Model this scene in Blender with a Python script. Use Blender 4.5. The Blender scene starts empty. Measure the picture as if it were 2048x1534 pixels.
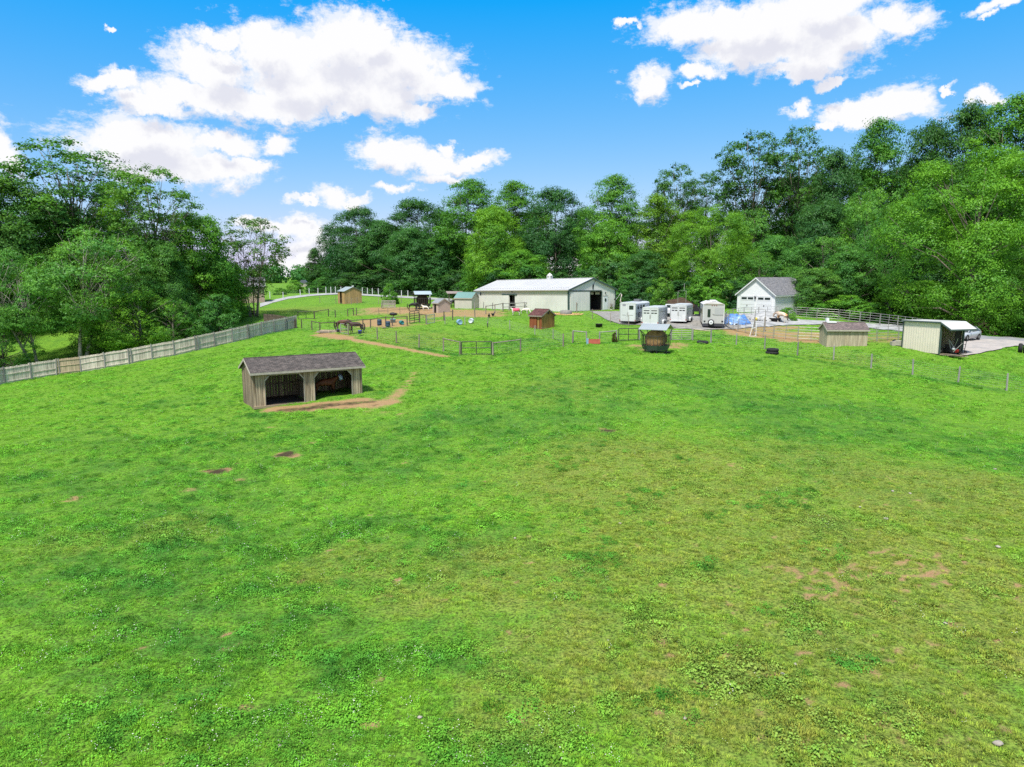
import bpy, math, random
import numpy as np
from mathutils import Vector, Matrix

R = math.radians
random.seed(11)
rng = np.random.default_rng(11)
scene = bpy.context.scene
COL = scene.collection

# ------------------------------------------------------------------ camera
FPX = 1422.0            # focal length in pixels of the 2048-wide photograph
TH = R(8.6)             # camera looks this far below the horizon
HC = 8.75               # camera height over the ground at the run-in shelter
ST, CT = math.sin(TH), math.cos(TH)
cam_data = bpy.data.cameras.new('camera')
cam = bpy.data.objects.new('camera', cam_data)
COL.objects.link(cam)
cam.location = (0, 0, HC)
cam.rotation_euler = (R(90) - TH, 0, 0)
cam_data.sensor_width = 36.0
cam_data.lens = 36.0 * FPX / 2048.0
cam_data.clip_start = 0.1
cam_data.clip_end = 6000
scene.camera = cam

# ------------------------------------------------------------------ render settings
scene.view_settings.view_transform = 'Standard'
scene.view_settings.look = 'None'
scene.view_settings.gamma = 1.0
scene.view_settings.use_curve_mapping = False
scene.view_settings.exposure = 0.75
scene.render.engine = 'CYCLES'
scene.cycles.max_bounces = 6
scene.cycles.diffuse_bounces = 4
scene.cycles.glossy_bounces = 2
scene.cycles.transmission_bounces = 3
scene.cycles.use_denoising = False
scene.cycles.sample_clamp_indirect = 6.0

# ------------------------------------------------------------------ sun
SUN_EL, SUN_AZ = R(62), R(206)      # azimuth clockwise from +Y (the view direction)
sun_data = bpy.data.lights.new('sun', 'SUN')
sun_data.energy = 4.1
sun_data.angle = R(7)
sun_data.color = (1.0, 0.96, 0.9)
sun = bpy.data.objects.new('sun', sun_data)
COL.objects.link(sun)
sdir = Vector((math.sin(SUN_AZ) * math.cos(SUN_EL), math.cos(SUN_AZ) * math.cos(SUN_EL), math.sin(SUN_EL)))
sun.rotation_euler = sdir.to_track_quat('Z', 'Y').to_euler()
sun.location = sdir * 300


def ray(px, py):
    u = (px - 1024.0) / FPX
    v = (py - 767.0) / FPX
    fwd = CT - v * ST
    return u / fwd, (ST + v * CT) / fwd          # sideways and downwards per metre forward


def at(px, py, D):
    a, b = ray(px, py)
    return (a * D, D, HC - b * D)


# ------------------------------------------------------------------ world: blue sky with cumulus clouds
def make_world():
    w = bpy.data.worlds.new('World')
    scene.world = w
    w.use_nodes = True
    nt = w.node_tree
    nt.nodes.clear()
    N, L = nt.nodes.new, nt.links.new

    def math_(tree, op, a, b=None, c=None, clamp=False):
        n = tree.nodes.new('ShaderNodeMath'); n.operation = op; n.use_clamp = clamp
        for i, x in enumerate((a, b, c)):
            if x is None: continue
            if isinstance(x, (int, float)): n.inputs[i].default_value = x
            else: tree.links.new(x, n.inputs[i])
        return n.outputs[0]

    # cloud banks: centre and half size, as photograph pixels turned into azimuth / elevation
    banks = [
        (560, 100, 110, 55), (690, 95, 110, 62), (740, 70, 60, 42), (800, 130, 115, 58), (885, 165, 80, 34), (640, 165, 170, 55),
        (440, 75, 52, 20), (420, 130, 85, 48), (410, 190, 165, 38), (560, 205, 130, 36), (730, 190, 140, 44), (700, 225, 42, 20),
        (225, 165, 62, 20), (235, 148, 32, 18), (300, 205, 80, 26), (840, 212, 40, 14), (525, 78, 52, 40),
        (290, 290, 150, 56), (440, 280, 68, 26), (430, 338, 100, 32), (330, 335, 140, 40), (250, 268, 80, 38), (490, 322, 50, 18),
        (5, 312, 52, 44), (552, 285, 34, 20), (205, 54, 15, 6),
        (770, 292, 56, 26), (800, 305, 70, 26), (870, 325, 80, 24), (935, 325, 58, 18), (880, 355, 50, 13), (905, 300, 22, 14),
        (665, 390, 42, 24), (600, 401, 26, 8), (718, 399, 32, 12), (800, 378, 42, 11),
        (600, 452, 62, 22), (530, 446, 60, 16), (630, 492, 46, 30), (600, 525, 60, 24), (490, 440, 40, 12),
        (1420, 48, 130, 38), (1560, 52, 190, 58), (1625, 105, 130, 48), (1690, 75, 85, 46), (1795, 42, 66, 36), (1510, 108, 110, 34),
        (1590, 150, 70, 18), (1265, 42, 30, 10), (1650, 10, 120, 40), (1480, 88, 80, 30),
        (1290, 158, 50, 36), (1270, 180, 28, 18), (1402, 148, 36, 20), (1380, 180, 22, 6),
        (1795, 208, 70, 34), (1690, 224, 58, 18), (1745, 225, 60, 22), (1592, 225, 26, 16), (1650, 243, 26, 10), (1895, 178, 26, 8),
        (1980, 195, 40, 14), (2000, 8, 56, 12), (1655, 168, 30, 10), (760, 2, 26, 6), (1975, 32, 16, 5),
    ]
    g = bpy.data.node_groups.new('cloud_banks', 'ShaderNodeTree')
    g.interface.new_socket('P', in_out='INPUT', socket_type='NodeSocketVector')
    g.interface.new_socket('D', in_out='OUTPUT', socket_type='NodeSocketFloat')
    gi = g.nodes.new('NodeGroupInput'); go = g.nodes.new('NodeGroupOutput')
    acc = None
    for (cx, cy, rx, ry) in banks:
        def ae(px, py):
            a, b = ray(px, py)
            return math.atan2(a, 1.0), math.atan2(-b, math.hypot(a, 1.0))
        az, el = ae(cx, cy)
        az2, _ = ae(cx + rx, cy); _, el2 = ae(cx, cy + ry)
        ra, re = abs(az2 - az) * 1.05, abs(el2 - el) * 1.05
        n = g.nodes.new('ShaderNodeVectorMath'); n.operation = 'MULTIPLY_ADD'
        g.links.new(gi.outputs[0], n.inputs[0])
        n.inputs[1].default_value = (1 / ra, 1 / re, 0)
        n.inputs[2].default_value = (-az / ra, -el / re, 0)
        m = g.nodes.new('ShaderNodeVectorMath'); m.operation = 'LENGTH'
        g.links.new(n.outputs[0], m.inputs[0])
        acc = m.outputs['Value'] if acc is None else math_(g, 'SMOOTH_MIN', acc, m.outputs['Value'], 0.16)
    g.links.new(acc, go.inputs[0])

    tc = N('ShaderNodeTexCoord')
    sep = N('ShaderNodeSeparateXYZ'); L(tc.outputs['Generated'], sep.inputs[0])
    az = math_(nt, 'ARCTAN2', sep.outputs[0], sep.outputs[1])
    el = math_(nt, 'ARCSINE', sep.outputs[2])

    def noise(scale, detail, rough=0.55, vec=None):
        n = N('ShaderNodeTexNoise'); n.inputs['Scale'].default_value = scale
        n.inputs['Detail'].default_value = detail; n.inputs['Roughness'].default_value = rough
        if vec is not None: L(vec, n.inputs['Vector'])
        return n
    comb = N('ShaderNodeCombineXYZ'); L(az, comb.inputs[0]); L(el, comb.inputs[1])
    P = comb.outputs[0]

    def vm(op, a, b):
        n = N('ShaderNodeVectorMath'); n.operation = op
        L(a, n.inputs[0])
        if isinstance(b, tuple): n.inputs[1].default_value = b
        else: L(b, n.inputs[1])
        return n.outputs[0]
    wn = noise(15, 2, 0.5, P)
    wn2 = noise(55, 5, 0.68, P)
    warp = vm('MULTIPLY', vm('SUBTRACT', wn.outputs['Color'], (.5, .5, .5)), (0.07, 0.045, 0))
    warp2 = vm('MULTIPLY', vm('SUBTRACT', wn2.outputs['Color'], (.5, .5, .5)), (0.036, 0.028, 0))
    Pw = vm('ADD', vm('ADD', P, warp), warp2)

    def bank(vec):
        n = N('ShaderNodeGroup'); n.node_tree = g; L(vec, n.inputs[0]); return n.outputs[0]
    d0 = bank(Pw)
    d1 = bank(vm('ADD', Pw, (-0.006, 0.028, 0)))
    # beyond the picture the same broken cumulus goes on
    gn = noise(2.6, 6, 0.55, vm('MULTIPLY', tc.outputs['Generated'], (1, 1, 2.2)))
    gen = math_(nt, 'MULTIPLY_ADD', gn.outputs['Fac'], -6.5, 4.3)
    out_a = math_(nt, 'MULTIPLY_ADD', math_(nt, 'ABSOLUTE', az), 8.0, -5.4, clamp=True)
    out_e = math_(nt, 'MULTIPLY_ADD', el, 9.0, -3.4, clamp=True)
    outside = math_(nt, 'MAXIMUM', out_a, out_e)
    gen = math_(nt, 'ADD', gen, math_(nt, 'MULTIPLY_ADD', outside, -3.0, 3.0))
    d = math_(nt, 'MINIMUM', d0, gen)
    fine = noise(70, 6, 0.68, P)
    d = math_(nt, 'ADD', d, math_(nt, 'MULTIPLY_ADD', fine.outputs['Fac'], 0.75, -0.375))
    mr = N('ShaderNodeMapRange'); mr.interpolation_type = 'SMOOTHSTEP'
    L(d, mr.inputs['Value']); mr.inputs['From Min'].default_value = 1.08; mr.inputs['From Max'].default_value = 0.62
    # thin torn veil round the solid cloud
    vn = noise(26, 6, 0.72, vm('MULTIPLY', P, (1, 2.0, 1)))
    vd = math_(nt, 'ADD', math_(nt, 'MINIMUM', d0, gen), math_(nt, 'MULTIPLY_ADD', vn.outputs['Fac'], 2.6, -1.3))
    vr = N('ShaderNodeMapRange'); vr.interpolation_type = 'SMOOTHSTEP'
    L(vd, vr.inputs['Value']); vr.inputs['From Min'].default_value = 1.30; vr.inputs['From Max'].default_value = 0.55
    vr.inputs['To Max'].default_value = 0.85
    mask = math_(nt, 'MAXIMUM', mr.outputs[0], vr.outputs[0])
    # undersides: thick cloud overhead of the point
    sh = N('ShaderNodeMapRange'); sh.interpolation_type = 'SMOOTHSTEP'
    sn = noise(24, 5, 0.6, P)
    d1n = math_(nt, 'ADD', d1, math_(nt, 'MULTIPLY_ADD', sn.outputs['Fac'], -1.5, 0.86))
    L(d1n, sh.inputs['Value']); sh.inputs['From Min'].default_value = 0.85; sh.inputs['From Max'].default_value = 0.2
    cc = N('ShaderNodeMix'); cc.data_type = 'RGBA'
    L(sh.outputs[0], cc.inputs['Factor'])
    cc.inputs['A'].default_value = (5.9, 5.9, 6.0, 1)
    cc.inputs['B'].default_value = (4.65, 4.72, 5.25, 1)

    sky = N('ShaderNodeTexSky'); sky.sky_type = 'NISHITA'; sky.sun_disc = False
    sky.sun_elevation = SUN_EL; sky.sun_rotation = SUN_AZ
    sky.air_density = 1.0; sky.dust_density = 0.6; sky.ozone_density = 2.0; sky.altitude = 150
    # the photograph's deep clear blue: less red and a steadier blue than the plain model
    sp = N('ShaderNodeSeparateColor'); L(sky.outputs[0], sp.inputs[0])
    cr = math_(nt, 'MAXIMUM', math_(nt, 'MULTIPLY_ADD', sp.outputs[0], 1.05, -1.5), .06)
    cg = math_(nt, 'MULTIPLY_ADD', sp.outputs[1], .60, .88)
    cb = math_(nt, 'MULTIPLY_ADD', sp.outputs[2], .10, 5.35)
    hs = N('ShaderNodeCombineColor')
    for i, x in enumerate((cr, cg, cb)): L(x, hs.inputs[i])
    mix = N('ShaderNodeMix'); mix.data_type = 'RGBA'
    L(mask, mix.inputs['Factor']); L(hs.outputs[0], mix.inputs['A']); L(cc.outputs['Result'], mix.inputs['B'])
    bg = N('ShaderNodeBackground'); bg.inputs['Strength'].default_value = 0.10
    L(mix.outputs['Result'], bg.inputs['Color'])
    out = N('ShaderNodeOutputWorld'); L(bg.outputs[0], out.inputs['Surface'])
    w.cycles.sampling_method = 'MANUAL'; w.cycles.sample_map_resolution = 512


make_world()

# ------------------------------------------------------------------ terrain height
def sstep(a, b, x):
    t = np.clip((x - a) / (b - a), 0, 1)
    return t * t * (3 - 2 * t)


def base_h(x, y):
    z = 3.9 * sstep(45, 125, y)
    z = z - 3.2 * sstep(-12, -60, x) * (1 - sstep(85, 125, y)) * sstep(20, 60, y)
    z = z - 1.6 * sstep(20, 60, x) * sstep(40, 80, y) * (1 - sstep(140, 220, y))
    return z


ctrl = []
for px, py, D in [
    (0, 769, 76), (312, 717, 85), (592, 656, 100), (480, 811, 47.5), (531, 820, 47), (627, 810, 48), (724, 801, 49), (830, 740, 60),
    (953, 710, 71), (1041, 703, 72), (1126, 693, 74), (1173, 686, 76), (1256, 682, 77), (1310, 697, 68), (1384, 680, 78),
    (1421, 685, 78), (1472, 690, 76), (1529, 698, 73), (1594, 711, 70), (1667, 719.5, 67), (1742, 737, 64), (1825, 749, 62),
    (1915, 766, 59), (2013, 782, 56), (1878, 705, 68), (1804, 696.5, 72.5), (1650, 690, 74), (1728, 692, 73), (1600, 684, 76),
    (1457, 665, 87), (1621, 642, 97), (1960, 706, 67), (2048, 693, 74), (2040, 680, 82), (1955, 664, 94), (1803, 641, 105),
    (1476, 625.5, 102), (1548, 626.5, 102), (1425, 656, 84), (1355, 649, 93), (1255, 645, 91), (1300, 648, 89), (1137, 621.4, 106),
    (952, 617, 125), (1230, 621, 113), (1087, 655, 88), (1060, 652, 89), (712, 667, 86), (640, 664, 90), (629, 637, 115), (695, 632, 118),
    (700, 605, 140), (840, 615, 125), (885, 623, 115), (930, 617, 122), (850, 640, 102), (905, 640, 96), (976, 651, 90), (793, 686, 78),
    (838, 695, 75), (886, 702, 73), (620, 591, 165), (760, 594, 165), (540, 604, 150), (680, 587, 168), (720, 589, 168), (830, 596, 156), (900, 601, 150), (650, 588.5, 168), (1000, 603, 160), (760, 606, 138), (800, 610, 130), (880, 608, 138), (580, 594.5, 160), (1200, 730, 60), (1000, 735, 59)]:
    ctrl.append(at(px, py, D))
for px, py, z in [(1024, 1534, 0), (0, 1534, 0), (2048, 1534, 0), (500, 1250, 0), (1500, 1250, 0), (1024, 1050, 0), (0, 1050, -.4), (2048, 1050, 0.0),
                  (400, 920, -.15), (1400, 900, .05), (0, 870, -1.3), (1024, 880, .1), (1700, 880, .1), (2048, 880, -.1)]:
    a, b = ray(px, py)
    D = (HC - z) / b
    ctrl.append((a * D, D, z))
ctrl = np.array(ctrl)
SIG = 17.0


def _phi(x, y):
    d2 = (x[:, None] - ctrl[None, :, 0]) ** 2 + (y[:, None] - ctrl[None, :, 1]) ** 2
    return np.exp(-d2 / (2 * SIG * SIG))


_A = _phi(ctrl[:, 0], ctrl[:, 1])
_res = ctrl[:, 2] - base_h(ctrl[:, 0], ctrl[:, 1])
_W = np.linalg.solve(_A.T @ _A + 0.02 * np.eye(len(ctrl)), _A.T @ _res)


def bumps(x, y):
    return (0.05 * np.sin(x * 0.9 + 1.3 * np.sin(y * 0.37)) * np.sin(y * 0.8 + 0.7 * np.sin(x * 0.53))
            + 0.03 * np.sin(x * 2.1 + y * 1.4) * np.sin(y * 1.9 - x * 0.8))


def H(x, y):
    x = np.atleast_1d(np.asarray(x, float)).ravel(); y = np.atleast_1d(np.asarray(y, float)).ravel()
    out = np.empty(len(x))
    for i in range(0, len(x), 20000):
        s = slice(i, i + 20000)
        out[s] = base_h(x[s], y[s]) + _phi(x[s], y[s]) @ _W + bumps(x[s], y[s]) * (1 - sstep(60, 160, y[s]))
    return out


def h(x, y):
    return float(H(x, y)[0])


_Ds = np.concatenate([np.arange(8, 180, 0.1), np.arange(180, 900, 2.0)])


def gp(px, py, dz=0.0):
    """the point of the ground seen at a pixel of the photograph"""
    a, b = ray(px, py)
    zz = HC - b * _Ds
    g = H(a * _Ds, _Ds)
    k = np.nonzero(zz <= g)[0]
    D = _Ds[k[0]] if len(k) else 500.0
    return Vector((a * D, D, h(a * D, D) + dz))


def on(px, D, dz=0.0):
    """the point of the ground at depth D in a column of the photograph"""
    a = (px - 1024.0) / FPX
    x = a * D
    for _ in range(4):
        z = h(x, D)
        s = (HC - z) / D
        v = (s * CT - ST) / (CT + s * ST)
        x = a * D / (CT - v * ST)
    return Vector((x, D, h(x, D) + dz))


def z_at(py, D):
    return HC - ray(1024, py)[1] * D


# ------------------------------------------------------------------ object helpers
def tag(o, label=None, cat=None, group=None, kind=None):
    if label: o['label'] = label
    if cat: o['category'] = cat
    if group: o['group'] = group
    if kind: o['kind'] = kind
    return o


def thing(name, label, cat, loc=(0, 0, 0), rz=0.0, group=None):
    o = bpy.data.objects.new(name, None)
    o.empty_display_size = 0.3
    COL.objects.link(o)
    o.location = loc
    o.rotation_euler = (0, 0, rz)
    return tag(o, label, cat, group)


class MB:
    def __init__(s):
        s.v = []; s.f = []

    def add(s, vs, fs):
        k = len(s.v); s.v += [tuple(p) for p in vs]; s.f += [tuple(k + i for i in q) for q in fs]; return s

    def box(s, cx, cy, cz, sx, sy, sz, rz=0.0, M=None):
        vs = []
        c, sn = math.cos(rz), math.sin(rz)
        for dz in (-.5, .5):
            for dx, dy in ((-.5, -.5), (.5, -.5), (.5, .5), (-.5, .5)):
                x, y = dx * sx, dy * sy
                p = Vector((cx + x * c - y * sn, cy + x * sn + y * c, cz + dz * sz))
                vs.append(M @ p if M else p)
        return s.add(vs, [(3, 2, 1, 0), (4, 5, 6, 7), (0, 1, 5, 4), (1, 2, 6, 5), (2, 3, 7, 6), (3, 0, 4, 7)])

    def prism(s, poly, a0, a1, axis='y'):
        """polygon in the plane across an axis, pulled along it: axis y takes (x,z), axis x takes (y,z), axis z takes (x,y)"""
        n = len(poly)
        def P(p, a):
            return (p[0], a, p[1]) if axis == 'y' else (a, p[0], p[1]) if axis == 'x' else (p[0], p[1], a)
        vs = [P(p, a0) for p in poly] + [P(p, a1) for p in poly]
        fs = [tuple(range(n)), tuple(range(2 * n - 1, n - 1, -1))] + [(i + n, (i + 1) % n + n, (i + 1) % n, i) for i in range(n)]
        return s.add(vs, fs)

    def bar(s, p, q, w, t):
        """a square bar from p to q"""
        p, q = Vector(p), Vector(q)
        d = (q - p).normalized()
        up = Vector((0, 0, 1)) if abs(d.z) < .95 else Vector((0, 1, 0))
        a = d.cross(up).normalized() * (t / 2); b = a.normalized().cross(d).normalized() * (w / 2)
        vs = [p - a - b, p + a - b, p + a + b, p - a + b, q - a - b, q + a - b, q + a + b, q - a + b]
        return s.add(vs, [(3, 2, 1, 0), (4, 5, 6, 7), (0, 1, 5, 4), (1, 2, 6, 5), (2, 3, 7, 6), (3, 0, 4, 7)])

    def tube(s, pts, rads, n=6, cap=True):
        pts = [Vector(p) for p in pts]
        if isinstance(rads, (int, float)): rads = [rads] * len(pts)
        vs, fs = [], []
        prev = None
        for i, p in enumerate(pts):
            d = (pts[min(i + 1, len(pts) - 1)] - pts[max(i - 1, 0)]).normalized()
            if prev is None:
                up = Vector((0, 0, 1)) if abs(d.z) < .9 else Vector((1, 0, 0))
                a = d.cross(up).normalized()
            else:
                a = (prev - d * prev.dot(d)).normalized()
            prev = a
            b = d.cross(a)
            for k in range(n):
                t = 2 * math.pi * k / n
                vs.append(p + (a * math.cos(t) + b * math.sin(t)) * rads[i])
        for i in range(len(pts) - 1):
            for k in range(n):
                fs.append((i * n + k, i * n + (k + 1) % n, (i + 1) * n + (k + 1) % n, (i + 1) * n + k))
        if cap:
            fs.append(tuple(range(n - 1, -1, -1))); fs.append(tuple(range((len(pts) - 1) * n, len(pts) * n)))
        return s.add(vs, fs)

    def cyl(s, c, r, hgt, axis='z', n=16, r2=None):
        c = Vector(c)
        d = {'x': Vector((1, 0, 0)), 'y': Vector((0, 1, 0)), 'z': Vector((0, 0, 1))}[axis]
        return s.tube([c, c + d * hgt], [r, r if r2 is None else r2], n)

    def lathe(s, prof, c=(0, 0, 0), axis='z', n=16):
        """profile of (radius, height)"""
        vs, fs = [], []
        for r, z in prof:
            for k in range(n):
                t = 2 * math.pi * k / n
                a, b = r * math.cos(t), r * math.sin(t)
                p = (a, b, z) if axis == 'z' else (z, a, b) if axis == 'x' else (b, z, a)
                vs.append((c[0] + p[0], c[1] + p[1], c[2] + p[2]))
        for i in range(len(prof) - 1):
            for k in range(n):
                fs.append((i * n + k, i * n + (k + 1) % n, (i + 1) * n + (k + 1) % n, (i + 1) * n + k))
        return s.add(vs, fs)

    def blob(s, c, r, n=8, m=6, jit=0.0, sq=1.0):
        vs, fs = [], []
        for i in range(m + 1):
            a = math.pi * i / m
            for k in range(n):
                t = 2 * math.pi * k / n
                j = 1 + random.uniform(-jit, jit)
                vs.append((c[0] + r[0] * math.sin(a) * math.cos(t) * j, c[1] + r[1] * math.sin(a) * math.sin(t) * j, c[2] + r[2] * math.cos(a) * j))
        for i in range(m):
            for k in range(n):
                fs.append((i * n + k, (i + 1) * n + k, (i + 1) * n + (k + 1) % n, i * n + (k + 1) % n))
        return s.add(vs, fs)

    def mesh(s, name, mat, smooth=False):
        me = bpy.data.meshes.new(name)
        me.from_pydata(s.v, [], s.f)
        me.materials.append(mat)
        if smooth:
            me.polygons.foreach_set('use_smooth', [True] * len(me.polygons))
        me.validate()
        return me

    def obj(s, name, mat, parent=None, smooth=False, loc=None, rot=None, bevel=0.0):
        return link(name, s.mesh(name, mat, smooth), parent, loc, rot, bevel)


def link(name, me, parent=None, loc=None, rot=None, bevel=0.0):
    o = bpy.data.objects.new(name, me)
    COL.objects.link(o)
    if parent is not None: o.parent = parent
    if loc is not None: o.location = loc
    if rot is not None: o.rotation_euler = rot
    if bevel:
        b = o.modifiers.new('bevel', 'BEVEL'); b.width = bevel; b.segments = 2; b.limit_method = 'ANGLE'
    return o


def copy_tree(o, parent=None):
    c = o.copy(); COL.objects.link(c)
    if parent is not None: c.parent = parent
    for ch in [x for x in o.children]:
        copy_tree(ch, c)
    return c


# ------------------------------------------------------------------ materials
def mat(name, col, rough=0.7, var=0.18, scale=3.0, stretch=(1, 1, 1), bump=0.15, metal=0.0, rnd=0.0, col2=None, spec=0.3, detail=5, c2lo=.45, c2hi=.65, bscale=None):
    m = bpy.data.materials.new(name); m.use_nodes = True
    nt = m.node_tree; N, L = nt.nodes.new, nt.links.new
    b = nt.nodes['Principled BSDF']
    b.inputs['Roughness'].default_value = rough; b.inputs['Metallic'].default_value = metal
    b.inputs['Specular IOR Level'].default_value = spec
    tc = N('ShaderNodeTexCoord'); mp = N('ShaderNodeMapping'); mp.inputs['Scale'].default_value = stretch
    L(tc.outputs['Object'], mp.inputs[0])
    no = N('ShaderNodeTexNoise'); no.inputs['Scale'].default_value = scale; no.inputs['Detail'].default_value = detail; no.inputs['Roughness'].default_value = .62
    L(mp.outputs[0], no.inputs['Vector'])
    oi = N('ShaderNodeObjectInfo')
    off = N('ShaderNodeVectorMath'); off.operation = 'MULTIPLY_ADD'
    L(mp.outputs[0], off.inputs[0]); off.inputs[1].default_value = (1, 1, 1)
    cx = N('ShaderNodeCombineXYZ')
    mu = N('ShaderNodeMath'); mu.operation = 'MULTIPLY'; L(oi.outputs['Random'], mu.inputs[0]); mu.inputs[1].default_value = 37.0
    for i in range(3): L(mu.outputs[0], cx.inputs[i])
    L(cx.outputs[0], off.inputs[2]); L(off.outputs[0], no.inputs['Vector'])
    ramp = N('ShaderNodeMapRange'); L(no.outputs['Fac'], ramp.inputs['Value'])
    ramp.inputs['From Min'].default_value = .3; ramp.inputs['From Max'].default_value = .7
    ramp.inputs['To Min'].default_value = 1 - var; ramp.inputs['To Max'].default_value = 1 + var
    r2 = N('ShaderNodeMapRange'); L(oi.outputs['Random'], r2.inputs['Value'])
    r2.inputs['To Min'].default_value = 1 - rnd; r2.inputs['To Max'].default_value = 1 + rnd
    fac = N('ShaderNodeMath'); fac.operation = 'MULTIPLY'; L(ramp.outputs[0], fac.inputs[0]); L(r2.outputs[0], fac.inputs[1])
    base = N('ShaderNodeMix'); base.data_type = 'RGBA'
    base.inputs['A'].default_value = (*col, 1); base.inputs['B'].default_value = (*(col2 or col), 1)
    n2 = N('ShaderNodeTexNoise'); n2.inputs['Scale'].default_value = scale * .35; n2.inputs['Detail'].default_value = 4
    L(off.outputs[0], n2.inputs['Vector'])
    f2 = N('ShaderNodeMapRange'); L(n2.outputs['Fac'], f2.inputs['Value']); f2.inputs['From Min'].default_value = c2lo; f2.inputs['From Max'].default_value = c2hi
    L(f2.outputs[0], base.inputs['Factor'])
    vm = N('ShaderNodeVectorMath'); vm.operation = 'SCALE'; L(base.outputs['Result'], vm.inputs[0]); L(fac.outputs[0], vm.inputs['Scale'])
    L(vm.outputs[0], b.inputs['Base Color'])
    if bump:
        bu = N('ShaderNodeBump'); bu.inputs['Strength'].default_value = bump; bu.inputs['Distance'].default_value = .02
        if bscale:
            nb = N('ShaderNodeTexNoise'); nb.inputs['Scale'].default_value = bscale; nb.inputs['Detail'].default_value = 3
            L(off.outputs[0], nb.inputs['Vector']); L(nb.outputs['Fac'], bu.inputs['Height'])
        else:
            L(no.outputs['Fac'], bu.inputs['Height'])
        L(bu.outputs[0], b.inputs['Normal'])
    return m


def wood(name, col, col2, rnd=.18, var=.3, axis=2):
    st = [14, 14, 14]; st[axis] = 0.8
    return mat(name, col, .85, var, 1.0, tuple(st), .3, rnd=rnd, col2=col2, spec=.15)

# ------------------------------------------------------------------ what grows and lies on the ground, as masks over the field
def strokes(specs):
    """list of (px, py, radius in metres, weight)"""
    out = []
    for px, py, r, wgt in specs:
        p = gp(px, py); out.append((p.x, p.y, r, wgt))
    return np.array(out)


def line(a, b, r, n, wgt=1.0, jit=0.0):
    return [(a[0] + (b[0] - a[0]) * t + random.uniform(-jit, jit), a[1] + (b[1] - a[1]) * t + random.uniform(-jit, jit) * .4, r, wgt) for t in np.linspace(0, 1, n)]


def field(specs, x, y, hard=2.0):
    out = np.zeros(len(x))
    for (cx, cy, r, wgt) in specs:
        d = np.hypot(x - cx, (y - cy)) / r
        out = np.maximum(out, wgt * np.clip(1.6 - d * 1.0, 0, 1) ** (1 / hard * 2))
    return out


_s = []
_s += line((540, 822), (690, 814), .55, 8) + line((640, 815), (780, 806), .75, 8) + [(745, 808, 1.2, 1), (780, 803, .8, .9)]
_s += line((785, 797), (805, 780), .5, 6, .75) + line((805, 778), (832, 745), .45, 7, .62) + line((740, 822), (800, 828), .4, 3, .5)
_s += line((642, 669), (690, 676), 1.2, 5) + line((690, 677), (800, 696), .62, 14, 1.0) + line((800, 696), (890, 713.5), .5, 12, .9)
def area(x0, x1, y0, y1, r, wgt=.9, nx=7, ny=4):
    return [(x0 + (x1 - x0) * i / (nx - 1) + random.uniform(-6, 6), y0 + (y1 - y0) * j / (ny - 1) + random.uniform(-.8, .8), r * random.uniform(.7, 1.2), wgt * random.uniform(.75, 1.05)) for i in range(nx) for j in range(ny)]


_s += area(738, 800, 640, 650, 1.7, 1.0) + area(760, 880, 617, 625, 2.6, .95, 9, 4) + area(870, 985, 622, 631, 2.3, .9, 9, 4) + area(815, 870, 628, 634, 1.8, .6, 5, 3) + area(720, 800, 624, 629, 1.6, .55, 7, 2)
_s += line((548, 818), (722, 801), .75, 12) + line((580, 823), (740, 810), .45, 10)
_s += area(1480, 1560, 655, 668, 1.4, .8, 6, 4) + area(1570, 1640, 668, 682, 1.2, .85, 6, 3) + area(1740, 1790, 668, 682, 1.2, .6, 4, 3)
_s += line((645, 663), (678, 663), .9, 4)
_s += line((735, 641), (800, 643), 1.5, 6, 1) + line((760, 652), (850, 649), .6, 6, .6) + [(870, 641, 1.5, .5)]
_s += line((790, 618), (880, 622), 2.2, 7, .85) + line((740, 627), (850, 622), 1.0, 8, .7) + line((870, 628), (990, 626), 1.8, 8, .8) + line((905, 633), (960, 631), 1.0, 4, .6)
_s += line((1275, 692), (1345, 694), 1.1, 6, .75) + [(1352, 689, 1.3, .7), (1290, 699, .8, .7), (1330, 706, .5, .6), (1300, 702, .7, .6)]
_s += line((1478, 664), (1560, 668), 1.5, 8, .9) + line((1500, 671), (1640, 684), .9, 14, 1) + line((1462, 660), (1500, 665), 1.2, 5, .9) + line((1540, 658), (1590, 655), 1.2, 5, .8) + [(1630, 671, 1.6, .7), (1775, 675, 1.6, .7), (1600, 664, 1.2, .4)]
_s += line((1350, 662), (1450, 664), .7, 6, .35)
_s += [(570, 908, .45, 1.1), (582, 912, .4, 1.0), (560, 912, .35, .9), (430, 945, .4, 1.0), (450, 940, .35, .9), (415, 942, .3, .9), (150, 998, .32, .8), (140, 1003, .2, .9), (480, 960, .28, .7), (468, 929, .2, .8),
       (380, 980, .3, .6), (797, 1163, .13, 1), (600, 1165, .12, .8), (1215, 862, .4, .9), (1205, 860, .3, .8), (1475, 935, .35, .5), (1460, 930, .2, .6), (625, 885, .25, .7), (540, 855, .3, .6), (660, 1103, .1, .8),
       (970, 965, .12, .7), (955, 1010, .12, .6), (240, 900, .2, .5)]
for _ in range(90):
    a = random.gauss(0, 1); b = random.gauss(0, 1)
    _s.append((1830 + a * 62 + b * 10, 1130 + b * 26 + a * 8, random.uniform(.04, .14), random.uniform(.7, 1.05)))
for _ in range(60):
    _s.append((random.gauss(1660, 60), random.gauss(1165, 22), random.uniform(.05, .15), random.uniform(.7, 1)))
for _ in range(140):
    _s.append((random.uniform(1300, 2040), random.uniform(1000, 1500), random.uniform(.05, .15), random.uniform(.45, .9)))
for _ in range(60):
    _s.append((random.uniform(100, 2000), random.uniform(850, 1500), random.uniform(.06, .16), random.uniform(.5, .9)))
SOIL = strokes(_s)
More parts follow.
